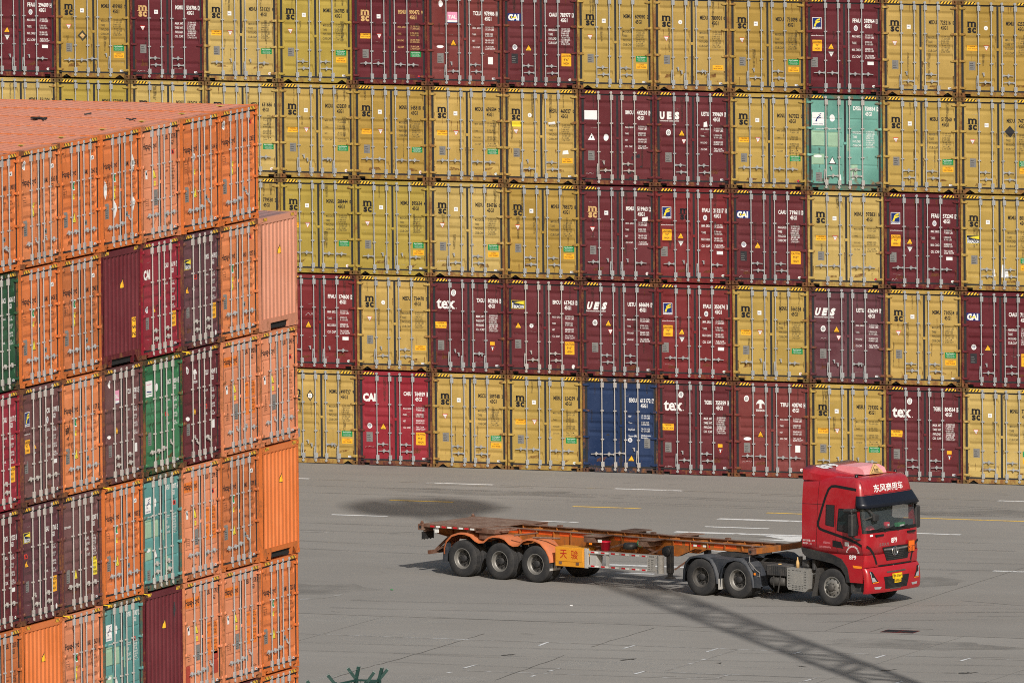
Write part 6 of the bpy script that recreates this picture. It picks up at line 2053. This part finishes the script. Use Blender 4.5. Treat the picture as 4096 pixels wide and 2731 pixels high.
# lower side panels and wheel-arch skirts
low = [(12.36, 1.4795), (12.36, 1.42), (12.95, 1.42), (13.40, 1.38), (13.70, 1.27), (13.90, 1.10), (13.99, 0.90), (14.04, 0.70), (14.47, 0.70), (14.50, 1.10), (14.54, 1.4795)]
skirt = [(12.33, 1.60), (12.94, 1.52), (13.42, 1.46), (13.76, 1.34), (13.96, 1.10), (14.045, 0.70), (13.93, 0.70), (13.88, 0.90), (13.74, 1.08), (13.45, 1.20), (13.01, 1.26), (12.60, 1.31), (12.44, 1.38), (12.36, 1.48)]
for far in (False, True):
    a0, a1 = (0.004, 0.06) if not far else (TW - 0.06, TW - 0.004)
    b = MB(); b.prism(low, 'y', a0, a1); obj('door_panel', b.mesh('door_panel'), M['cab_red_plain'], cab)
    a0, a1 = (-0.022, 0.16) if not far else (TW - 0.16, TW + 0.022)
    b = MB(); b.prism(skirt, 'y', a0, a1); obj('arch_skirt', b.mesh('arch_skirt'), M['black_plastic'], cab)
    a0, a1 = (-0.004, 0.0035) if not far else (TW - 0.0035, TW + 0.004)
    b = MB(); b.prism([(14.14, 1.185), (14.46, 1.175), (14.46, 1.105), (14.18, 1.115)], 'y', a0, a1); obj('turn_lamp', b.mesh('turn_lamp'), M['lamp_amber'], cab)
    a0, a1 = (0.06, 0.30) if not far else (TW - 0.30, TW - 0.06)
    b = MB(); b.box(14.02, 14.46, a0, a1, 0.40, 0.44); b.box(14.02, 14.12, a0, a1, 0.4405, 0.70); b.box(14.12, 14.46, a0 + .1, a1 - .01, .4405, .69); obj('step', b.mesh('step'), M['chassis'], cab)
# front: lower panel with grille
b = MB()
rows = []
for z in (1.13, 1.20, 1.35, 1.479):
    rows.append([p for p in ring(z, 14.665 - (0.03 if z < 1.15 else 0), 1.238)][4:NU - 4])
b.grid(rows, 0, True)
fp = obj('front_panel', b.weld('front_panel'), M['cab_red_plain'], cab)
front_decal('grille', [[(0.70, 1.66), (1.24, 1.672), (1.78, 1.66), (2.02, 1.64), (1.86, 1.27), (0.88, 1.27)]], 'trim_black', cab, 0.010)
b = MB()
for i in range(7):
    z = 1.31 + i * 0.05
    a = 0.86 - (z - 1.27) * 0.42
    b.bar((front_x(a + .03, z, .016), a + .03, z), (front_x(YC, z, .018), YC, z), .014, .022); b.bar((front_x(YC, z, .018), YC, z), (front_x(TW - a - .03, z, .016), TW - a - .03, z), .014, .022)
obj('grille_bar', b.mesh('grille_bar'), M['black_plastic'], cab)
b = MB(); b.bar((front_x(.76, 1.60, .022), .76, 1.60), (front_x(YC, 1.585, .024), YC, 1.585), .02, .045); b.bar((front_x(YC, 1.585, .024), YC, 1.585), (front_x(1.95, 1.60, .022), 1.95, 1.60), .02, .045)
obj('chrome_bar', b.mesh('chrome_bar'), M['chrome'], cab)
# round emblem: ring with two curved blades
b = MB()
ex = front_x(YC, 1.53, 0.034)
n = 28
for (ra, rb, d) in ((0.142, 0.118, 0.0),):
    A = [(ex, YC + ra * math.cos(2 * math.pi * i / n), 1.525 + ra * 0.9 * math.sin(2 * math.pi * i / n)) for i in range(n)]
    B_ = [(ex + 0.02, YC + (ra + rb) / 2 * math.cos(2 * math.pi * i / n), 1.525 + (ra + rb) / 2 * .9 * math.sin(2 * math.pi * i / n)) for i in range(n)]
    C_ = [(ex, YC + rb * math.cos(2 * math.pi * i / n), 1.525 + rb * .9 * math.sin(2 * math.pi * i / n)) for i in range(n)]
    b.grid([A, B_, C_], 0, True, close=True)
for sg_ in (1, -1):
    q = [(0.02, 0.10), (0.06, 0.085), (0.075, 0.02), (0.05, -0.05), (0.005, -0.085), (0.03, -0.03), (0.04, 0.03)]
    b.face([(ex + 0.012, YC + sg_ * a - 0.01 * sg_, 1.525 + sg_ * c) for a, c in q])
obj('emblem', b.mesh('emblem'), M['chrome'], cab)
front_decal('emblem_backing', [[(YC + .12 * math.cos(2 * math.pi * i / 20), 1.525 + .108 * math.sin(2 * math.pi * i / 20)) for i in range(20)]], 'black_plastic', cab, 0.030)
front_decal('fleet_number', at(text_polys('8F9', 0.135, w=0.27, bold=0.025), 1.10, 1.76), 'white_print', cab)
front_decal('model_lettering', at(text_polys('东风天龙', 0.09, w=0.42), 0.58, 1.70), 'steel_plate', cab)
front_decal('roof_lettering', at(text_polys('东风商用车', 0.225, w=1.34, bold=0.016), 0.60, 3.20), 'white_print', cab, 0.010)
front_decal('panel_gap', ribbon([(0.16, 3.53), (0.20, 3.16), (2.28, 3.16), (2.32, 3.53)], 0.010), 'trim_black', cab, 0.004)
side_decal('fleet_number', at(text_polys('8F9', 0.115, w=0.25, bold=0.03), 14.02, 1.395), 'white_print', cab, 0.0055) if False else None
b = MB()
for p in at(text_polys('8F9', 0.115, w=0.25, bold=0.03), 14.02, 1.355): b.face([(x, -0.0012, z) for x, z in p])
obj('fleet_number', b.mesh('fleet_number'), M['white_print'], cab)
b = MB()
name = '宁波天骏物流有限公司'
for i, ch in enumerate(name):
    a = math.pi * (1 - (i + 0.5) / len(name))
    ca, sa = 14.15 + 0.205 * math.cos(a), 1.535 + 0.185 * math.sin(a)
    rot = a - math.pi / 2
    for p in text_polys(ch, 0.058, w=0.058, bold=0.01):
        b.face([(ca + (x - .029) * math.cos(rot) - (z - .029) * math.sin(rot), side_y(1.6, 0.005), sa + (x - .029) * math.sin(rot) + (z - .029) * math.cos(rot)) for x, z in p])
obj('door_lettering', b.mesh('door_lettering'), M['white_print'], cab)
side_decal('cab_lettering', at(text_polys('准牵引质量：33.9T', 0.055, w=0.44), 12.38, 1.775) + at(text_polys('核定载人：2人', 0.055, w=0.32), 12.38, 1.695), 'white_print', cab)
side_decal('cab_lettering', at(text_polys('总质量25000kg', 0.07, w=0.26), 13.10, 1.74) + at(text_polys('准牵引总质量40000kg', 0.07, w=0.40), 12.97, 1.615), 'roof_pink', cab)
side_decal('permit_sticker', rect(13.87, 1.72, 14.02, 1.83), 'white_film', cab)
# headlamps, bumper
b = MB()
rows = []
for z, xf in ((0.40, 14.70), (0.47, 14.745), (0.70, 14.76), (0.95, 14.735), (1.06, 14.70), (1.12, 14.655)):
    rows.append(ring(z, xf, 1.245 if z > .45 else 1.22, xr=14.2, r=0.13)[4:NU - 4])
b.grid(rows, 0, True)
bp = obj('bumper', b.weld('bumper'), M['cab_red_plain'], cab)
def bump_x(t, z, off):
    xf = lerp_tab(z, [14.70, 14.745, 14.76, 14.735, 14.70, 14.655], [0.40, 0.47, 0.70, 0.95, 1.06, 1.12])
    return xf - 0.085 * (min(abs(t - YC), 1.24) / 1.245) ** 2.2 + off
def bump_decal(name, polys, mat, off=0.006, parent=None):
    b = MB()
    for p in split(split(polys, 0, [0.3, 0.6, 0.9, 1.2, 1.5, 1.8, 2.1]), 1, [0.47, 0.7, 0.95, 1.06]):
        b.face([(bump_x(t, z, off), t, z) for t, z in p])
    return obj(name, b.mesh(name), M[mat], parent or bp)
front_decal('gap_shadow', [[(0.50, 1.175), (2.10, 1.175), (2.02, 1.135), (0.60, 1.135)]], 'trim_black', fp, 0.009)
bump_decal('air_intake', [[(0.66, 0.84), (1.82, 0.84), (1.70, 0.50), (0.72, 0.50)]], 'trim_black', 0.005)
b = MB()
for i in range(9):
    z = 0.535 + i * 0.034
    b.bar((bump_x(.78, z, .012), .78, z), (bump_x(1.66, z, .012), 1.66, z), .01, .012)
obj('intake_mesh', b.mesh('intake_mesh'), M['black_plastic'], bp)
for sg_ in (0, 1):
    f = (lambda t: t) if sg_ == 0 else (lambda t: TW - t)
    q = lambda pts: [[(f(a), z) for a, z in pts]]
    hl = bump_decal('headlamp', q([(0.10, 1.04), (0.22, 1.02), (0.30, 0.88), (0.44, 0.70), (0.17, 0.69)]), 'trim_black', 0.006)
    bump_decal('lens', q([(0.16, 0.86), (0.26, 0.85), (0.35, 0.74), (0.20, 0.73)]), 'lens', 0.010, hl)
    bump_decal('running_light', q([(0.19, 0.715), (0.41, 0.725), (0.43, 0.70), (0.18, 0.695)]), 'lamp_amber', 0.011, hl)
    bump_decal('running_light', q([(0.115, 1.02), (0.15, 1.01), (0.19, 0.74), (0.17, 0.73)]), 'lens', 0.011, hl)
    bump_decal('fog_lamp', q([(0.25, 0.585), (0.56, 0.575), (0.50, 0.51), (0.28, 0.52)]), 'lens', 0.007)
bump_decal('tread_strip', rect(0.80, 0.945, 1.66, 0.985), 'rim_dark', 0.012)
bump_decal('tread_strip', rect(0.92, 0.475, 1.42, 0.51), 'rim_dark', 0.012)
pl_ = bump_decal('number_plate', rect(1.02, 0.765, 1.46, 0.905), 'plate_yellow', 0.024)
bump_decal('lettering', at(text_polys('浙B·3Y667', 0.095, w=0.39, bold=0.015), 1.045, 0.79), 'trim_black', 0.028, pl_)
pl2 = bump_decal('hazard_plate', [[(1.10, 0.762), (1.40, 0.762), (1.39, 0.645), (1.09, 0.64)]], 'plate_yellow', 0.026)
bump_decal('lettering', at(text_polys('危险品', 0.085, w=0.26, bold=0.01), 1.115, 0.66), 'trim_black', 0.030, pl2)
pc = front_decal('orange_placard', rect(1.86, 1.44, 2.19, 1.76), 'placard_orange', cab, 0.045)
front_decal('lettering', at(text_polys('3171', 0.11, w=0.26, bold=0.02), 1.895, 1.465) + ribbon([(1.86, 1.60), (2.19, 1.60)], 0.012) + ribbon([(1.868, 1.448), (2.182, 1.448), (2.182, 1.752), (1.868, 1.752), (1.868, 1.448)], 0.012), 'trim_black', pc, 0.049)
front_decal('small_sticker', rect(0.20, 2.00, 0.32, 2.055), 'white_film', cab, 0.010)
b = MB()
for t in (0.42, 1.86): b.box(front_x(t, 2.0, 0.0), front_x(t, 2.0, 0.05), t, t + 0.34, 1.985, 2.035)
obj('grab_rail', b.mesh('grab_rail'), M['trim_black'], cab)
b = MB()
for t0, t1 in ((0.85, 0.52), (1.45, 1.02), (2.0, 1.62)):
    b.bar((front_x(t0, 2.10, .03), t0, 2.10), (front_x(t1, 2.17, .03), t1, 2.17), .018, .02); b.bar((front_x(t1, 2.165, .022), t1 - .22, 2.150), (front_x(t1, 2.20, .022), t1 + .26, 2.215), .012, .02)
obj('wiper', b.mesh('wiper'), M['trim_black'], cab)
# roof: deflector wing, bleached box, beacons, warning board
b = MB()
def drow(x, zc, hw, ze): return [(x, YC - hw, ze), (x, YC - hw * 0.72, zc + .015), (x, YC - hw * .3, zc), (x, YC + hw * .3, zc), (x, YC + hw * 0.72, zc + .015), (x, YC + hw, ze)]
prof_r = [drow(13.75, 3.645, 0.80, 3.62), drow(13.35, 3.70, 1.02, 3.63), drow(12.95, 3.765, 1.14, 3.66), drow(12.65, 3.82, 1.19, 3.71), drow(12.38, 3.87, 1.215, 3.82)]
b.grid(prof_r, 0, True)
b.grid([[(p[0], p[1], 3.55) for p in prof_r[-1]], prof_r[-1]])
for sd_ in (0, -1):
    b.grid([[(r[sd_][0], r[sd_][1], 3.50 if i > 1 else 3.58) for i, r in enumerate(prof_r)], [r[sd_] for r in prof_r]])
df = obj('roof_deflector', b.weld('roof_deflector'), M['cab_red'], cab)
b = MB()
# fleet number painted on the slope of the deflector, read from the front
def dz(x): return 3.645 + (13.75 - x) / (13.75 - 12.38) * 0.225
for p in text_polys('8F9', 0.34, w=0.86, bold=0.04):
    b.face([(12.86 - z, 0.36 + x, dz(12.86 - z) + 0.014) for x, z in p])
obj('fleet_number', b.mesh('fleet_number'), M['white_print'], df)
b = MB()
b.prism([(12.98, 3.70), (13.02, 3.84), (13.12, 3.885), (13.75, 3.875), (13.95, 3.80), (14.02, 3.66)], 'y', 0.74, 1.74)
obj('roof_box', b.weld('roof_box'), M['roof_pink'], cab)
for t in (0.32, 2.10):
    b = MB(); b.lathe([(0.05, 0.0), (0.045, 0.05), (0.02, 0.075), (0.0, 0.08)], 12, 'z', (14.05, t, 3.635))
    obj('roof_lamp', b.mesh('roof_lamp'), M['trim_black'], cab)
b = MB()
b.prism([(0.0, 0.0), (0.55, 0.0), (0.52, 0.06), (0.315, 0.275), (0.235, 0.275), (0.03, 0.06)], 'x', 0.0, 0.03)
wb = obj('warning_board', b.mesh('warning_board'), M['gold_print'], cab, (14.02, 0.96, 3.66)); wb.rotation_euler = (0, rad(-18), rad(-4))
b = MB()
tri = [(0.06, 0.03), (0.49, 0.03), (0.275, 0.25)]
for p in ribbon(tri + [tri[0]], 0.018) + at(text_polys('危险', 0.095, w=0.20, bold=0.02), 0.175, 0.05): b.face([(0.0325, x, z) for x, z in p])
obj('lettering', b.mesh('lettering'), M['trim_black'], wb)
b = MB()
for i in range(6): b.box(13.1, 14.1, 0.36 + i * .06 if i < 3 else 1.84 + (i - 3) * .1, 0.375 + i * .06 if i < 3 else 1.855 + (i - 3) * .1, 3.630, 3.645)
obj('roof_rib', b.mesh('roof_rib'), M['cab_red'], cab)
# mirrors
def mirror(far):
    f = (lambda t: t) if not far else (lambda t: TW - t)
    b = MB()
    ys = sorted((f(-0.34), f(-0.12)))
    b.box(14.22, 14.40, ys[0], ys[1], 2.03, 2.66, c=0.035)
    o = obj('mirror', b.mesh('mirror'), M['black_plastic'], cab)
    b = MB()
    b.path([(14.35, f(0.06), 2.74), (14.30, f(-0.15), 2.78), (14.28, f(-0.24), 2.66)], 0.035, 8)
    b.path([(14.42, f(0.03), 1.93), (14.34, f(-0.15), 1.95), (14.31, f(-0.22), 2.04)], 0.03, 8)
    ys = sorted((f(-0.30), f(0.0)))
    b.box(14.02, 14.34, ys[0], ys[1], 2.69, 2.79, c=0.03)
    obj('mirror_arm', b.mesh('mirror_arm'), M['black_plastic'], o)
mirror(False); mirror(True)
b = MB()
b.bar((14.45, 0.12, 2.86), (14.72, 0.30, 2.60), .04, .05); b.box(14.66, 14.74, 0.22, 0.46, 2.44, 2.62, c=.02); b.bar((14.50, .06, 2.48), (14.68, .25, 2.58), .03, .04)
obj('front_mirror', b.mesh('front_mirror'), M['black_plastic'], cab)
# interior
M['cab_lining'] = plain('cab_lining', (0.07, 0.078, 0.088), 0.8)
b = MB()
b.face([(13.10, 0.08, 1.6), (13.10, TW - 0.08, 1.6), (13.10, TW - 0.08, 2.95), (13.10, 0.08, 2.95)])
b.face([(13.10, 0.08, 2.93), (13.10, TW - 0.08, 2.93), (14.40, TW - 0.10, 2.88), (14.40, 0.10, 2.88)])
b.face([(13.10, 0.1, 1.70), (14.50, 0.1, 1.70), (14.50, TW - .1, 1.70), (13.10, TW - .1, 1.70)])
for t in (0.055, TW - 0.055):
    b.face([(13.1, t, 1.6), (14.42, t, 1.6), (14.42, t, 2.30), (13.1, t, 2.30)]); b.face([(13.1, t, 2.70), (14.36, t, 2.70), (14.36, t, 2.95), (13.1, t, 2.95)]); b.face([(13.1, t, 2.3005), (13.64, t, 2.3005), (13.64, t, 2.6995), (13.1, t, 2.6995)])
obj('cab_lining', b.mesh('cab_lining'), M['cab_lining'], cab)
b = MB()
b.box(14.02, 14.48, 0.10, TW - 0.10, 1.75, 2.08, c=0.04)
obj('dashboard', b.mesh('dashboard'), M['seat_fabric'], cab)
for t in (0.30, 1.60):
    b = MB(); b.box(13.35, 13.85, t, t + 0.55, 1.6, 2.0, c=.06); b.box(13.22, 13.40, t + .02, t + 0.53, 2.0, 2.62, c=.06); b.box(13.24, 13.36, t + .14, t + .41, 2.62, 2.80, c=.04)
    obj('seat', b.mesh('seat'), M['seat_fabric'], cab)
b = MB()
n = 20
b.path([(13.98 + 0.06 * math.sin(2 * math.pi * i / n), 1.87 + 0.22 * math.cos(2 * math.pi * i / n), 2.20 + 0.20 * math.sin(2 * math.pi * i / n)) for i in range(n + 1)], 0.018, 6)
obj('steering_wheel', b.mesh('steering_wheel'), M['trim_black'], cab)
def on_dash(name, label, cat, s, t, z, fn, mat):
    b = MB(); fn(b)
    o = obj(name, b.mesh(name, 2), mat if isinstance(mat, list) else [mat], None)
    o.location = on_truck(s, t, z); o.rotation_euler = (0, 0, TR_RZ)
    return tag(o, label, cat)
def helmet_fn(b):
    b.lathe([(0.17, 0.0), (0.165, 0.02), (0.135, 0.03), (0.132, 0.09), (0.10, 0.15), (0.05, 0.18), (0.0, 0.185)], 20, 'z')
on_dash('safety_helmet', 'red safety helmet lying behind the windscreen of the lorry', 'helmet', 14.28, 0.62, 2.081, helmet_fn, M['bucket_red'])
on_dash('storage_tin', 'red tin with white bands on the lorry dashboard', 'tin', 14.26, 1.42, 2.081, lambda b: (b.lathe([(0.0, 0), (0.09, 0.0), (0.09, 0.10), (0.092, 0.10), (0.092, 0.16), (0.09, 0.16), (0.085, 0.21), (0.0, 0.22)], 18, 'z'), b.box(.085, .096, -.07, .0, .11, .17, 1)), [M['bucket_red'], M['white_film']])
on_dash('paper_stack', 'white and yellow papers lying on the lorry dashboard', 'papers', 14.27, 0.98, 2.081, lambda b: (b.box(-.14, .14, -.13, .13, 0.0, .015), b.box(-.10, .14, -.10, .05, .016, .03, 1)), [M['white_film'], M['lemon_film']])
on_dash('carton', 'small green carton at the far end of the lorry dashboard', 'carton', 14.26, 2.02, 2.081, lambda b: (b.box(-.08, .08, -.15, .15, 0.0, .15, c=.01), b.box(.0805, .083, -.10, .10, .05, .10, 1)), [M['green_film'], M['white_film']])
on_dash('drink_bottle', 'brown glass bottle standing behind the tractor cab', 'bottle', 12.05, 0.18, 0.986, lambda b: b.lathe([(0.0, 0), (0.05, 0.0), (0.05, 0.14), (0.03, 0.20), (0.018, 0.23), (0.018, 0.29), (0.0, 0.295)], 14, 'z'), M['gold_print'])

# ---------------------------------------------------------------- floodlight mast beyond the picture edge (its shadow crosses the yard)
M['mast_steel'] = plain('mast_galvanised', lin(150, 152, 152), 0.55, 0.2)
MX, MY, MH, MW = 61.3, -70.9, 46.2, 1.30
mast = thing('floodlight_mast', 'tall lattice floodlight mast whose shadow falls across the yard', 'light mast', (MX, MY, 0), math.atan2(SUN_AZ.y, SUN_AZ.x))
h = MW / 2
for sx in (-1, 1):
    for sy in (-1, 1):
        b = MB(); b.bar((sx * h, sy * h, 0), (sx * h, sy * h, MH), 0.30, 0.30)
        obj('leg', b.mesh('leg'), M['mast_steel'], mast)
b = MB()
z = 0.3
k = 0
while z < MH - 1.6:
    for i in range(4):
        c = [(-h, -h), (h, -h), (h, h), (-h, h)]
        p, q = c[i], c[(i + 1) % 4]
        if k % 2: p, q = q, p
        b.bar((*p, z), (*q, z + 1.55), 0.15, 0.15)
    b.bar((-h, -h, z), (h, -h, z), 0.07, 0.07); b.bar((-h, h, z), (h, h, z), 0.07, 0.07)
    b.bar((-h, -h, z), (-h, h, z), 0.07, 0.07); b.bar((h, -h, z), (h, h, z), 0.07, 0.07)
    z += 1.55; k += 1
o = obj('bracing', b.mesh('bracing'), M['mast_steel'], mast); o['kind'] = 'stuff'
b = MB(); b.lathe([(0.2, MH), (2.0, MH), (2.0, MH + 0.12), (0.2, MH + 0.12)], 20, 'z'); b.lathe([(2.0, MH + 0.9), (2.06, MH + 0.9), (2.06, MH + 1.0), (2.0, MH + 1.0)], 20, 'z')
obj('platform', b.mesh('platform'), M['mast_steel'], mast)
fl = MB(); fl.box(-0.25, 0.25, -0.35, 0.35, 0.15, 0.85, c=0.04)
fm_ = fl.mesh('floodlight')
for i in range(12):
    a = 2 * math.pi * i / 12
    o = obj('floodlight', fm_, M['mast_steel'], mast, (2.0 * math.cos(a), 2.0 * math.sin(a), MH)); o.rotation_euler = (0, 0, a)

# ---------------------------------------------------------------- green security fence in the foreground
M['fence_green'] = plain('fence_green', lin(28, 62, 58), 0.55, 0.0, 0.4, 0.2)
M['fence_cap'] = plain('fence_weathered_tip', lin(118, 128, 126), 0.7)
fence = thing('security_fence', 'dark green fence with splayed wire arms at the bottom picture edge', 'fence', (39.2, -73.0, 0.004))
FR = Vector((0.930, 0.3666, 0))
posts = [((39.23, -72.50), [(-0.21, 0.27), (0.07, 0.31)]), ((39.80, -73.20), [(0.20, 0.26)]), ((39.84, -72.44), [(0.08, 0.29), (0.22, 0.25)]), ((39.09, -73.60), [(-0.18, 0.21)]), ((38.62, -74.10), [(-0.09, 0.10)])]
for (px, py), arms in posts:
    base = Vector((px - 39.2, py + 73.0, 0))
    b = MB(); b.box(base.x - 0.045, base.x + 0.045, base.y - 0.045, base.y + 0.045, 0.0, 2.42)
    o = obj('post', b.mesh('post'), M['fence_green'], fence)
    for dx, dz in arms:
        p0 = base + Vector((0, 0, 2.38)); p1 = base + FR * dx + Vector((0, 0, 2.40 + dz))
        b = MB(); b.bar(p0, p1, 0.075, 0.075)
        a = obj('arm', b.mesh('arm'), M['fence_green'], fence)
        d = (p1 - p0).normalized() * 0.02
        b = MB(); b.bar(p1, p1 + d, 0.079, 0.079)
        obj('arm_tip', b.mesh('arm_tip'), M['fence_cap'], a)
for i, k in ((3, 0), (0, 2), (1, 2), (4, 3)):
    p = Vector((posts[i][0][0] - 39.2, posts[i][0][1] + 73.0, 0)); q = Vector((posts[k][0][0] - 39.2, posts[k][0][1] + 73.0, 0))
    for z in (2.36, 1.3, 0.2):
        b = MB(); b.bar(p + Vector((0, 0, z)), q + Vector((0, 0, z)), 0.05, 0.05)
        obj('rail', b.mesh('rail'), M['fence_green'], fence)
    n = max(2, int((q - p).length / 0.12))
    b = MB()
    for j in range(1, n):
        c = p.lerp(q, j / n); b.tube(c + Vector((0, 0, 0.2)), c + Vector((0, 0, 2.36)), 0.008, 5)
    o = obj('mesh_wires', b.mesh('mesh_wires'), M['fence_green'], fence); o['kind'] = 'stuff'
b = MB()
b.path([Vector((posts[i][0][0] - 39.2, posts[i][0][1] + 73.0, 0)) + FR * posts[i][1][-1][0] + Vector((0, 0, 2.40 + posts[i][1][-1][1] - .06)) for i in (4, 3, 0, 2)], 0.004, 4)
obj('barbed_wire', b.mesh('barbed_wire'), M['fence_cap'], fence)

# ---------------------------------------------------------------- scraps on the paving
def scrap(name, label, x, y, mat, seed, size):
    r = random.Random(seed)
    b = MB()
    pts = [(size * r.uniform(.5, 1) * math.cos(2 * math.pi * i / 7), size * .8 * r.uniform(.5, 1) * math.sin(2 * math.pi * i / 7)) for i in range(7)]
    b.prism(pts, 'z', 0.0, size * 0.35)
    o = obj(name, b.mesh(name), mat, None, (x, y, 0.0045)); o.rotation_euler = (0.1, 0.08, seed)
    tag(o, label, 'litter')
scrap('paper_scrap', 'small white scrap lying on the paving before the trailer', 30.43, -34.76, M['white_film'], 1, 0.06)
scrap('plastic_scrap', 'small green scrap lying on the paving behind the trailer', 24.06, -32.44, M['green_film'], 2, 0.07)
# wind-blown debris and small labels on the orange roofs
for k, (x, y, sx, sy, lab) in enumerate([(35.08, -83.01, 0.30, 0.22, 'black tangle of debris lying on the orange roofs near the left edge'), (35.71, -81.37, 0.09, 0.08, 'small dark scrap lying on the orange roofs behind the larger debris'), (37.45, -82.70, 0.14, 0.08, 'thin dark scrap lying on the orange roofs near their front edge')]):
    r = random.Random(k + 3)
    b = MB()
    for i in range(7 if k == 0 else 3):
        a = Vector((r.uniform(-sx, sx), r.uniform(-sy, sy), r.uniform(0.0, .05))); c = Vector((r.uniform(-sx, sx), r.uniform(-sy, sy), r.uniform(0.0, .05)))
        b.bar(a, c, 0.05, 0.03)
    o = obj('roof_debris', b.mesh('roof_debris'), M['rubber_seal'], None, (x, y, 5 * PITCH_Z + 2.90))
    tag(o, lab, 'debris')
for c in range(0, 7):
    root = built[('n', c, 0)][0]
    b = MB()
    b.face([(1.55, 0.62, 2.9005), (1.75, 0.62, 2.9005), (1.75, 0.80, 2.9005), (1.55, 0.80, 2.9005)])
    obj('roof_label', b.mesh('roof_label'), M['lemon_film'], root)
    # rust and scrape along the front roof edge
    r = random.Random(40 + c)
    b = MB()
    x = 0.2
    while x < 2.2:
        w = r.uniform(.05, .3)
        if r.random() < 0.55:
            d = r.uniform(.05, .18)
            b.face([(x, 0.112, 2.8700), (x + w, 0.112, 2.8700), (x + w * .8, .112 + d, 2.8700), (x + w * .2, .112 + d * .7, 2.8700)])
        x += w + r.uniform(.02, .15)
    if b.f:
        obj('roof_scrape', b.mesh('roof_scrape'), PAINT['umber'][1], root)
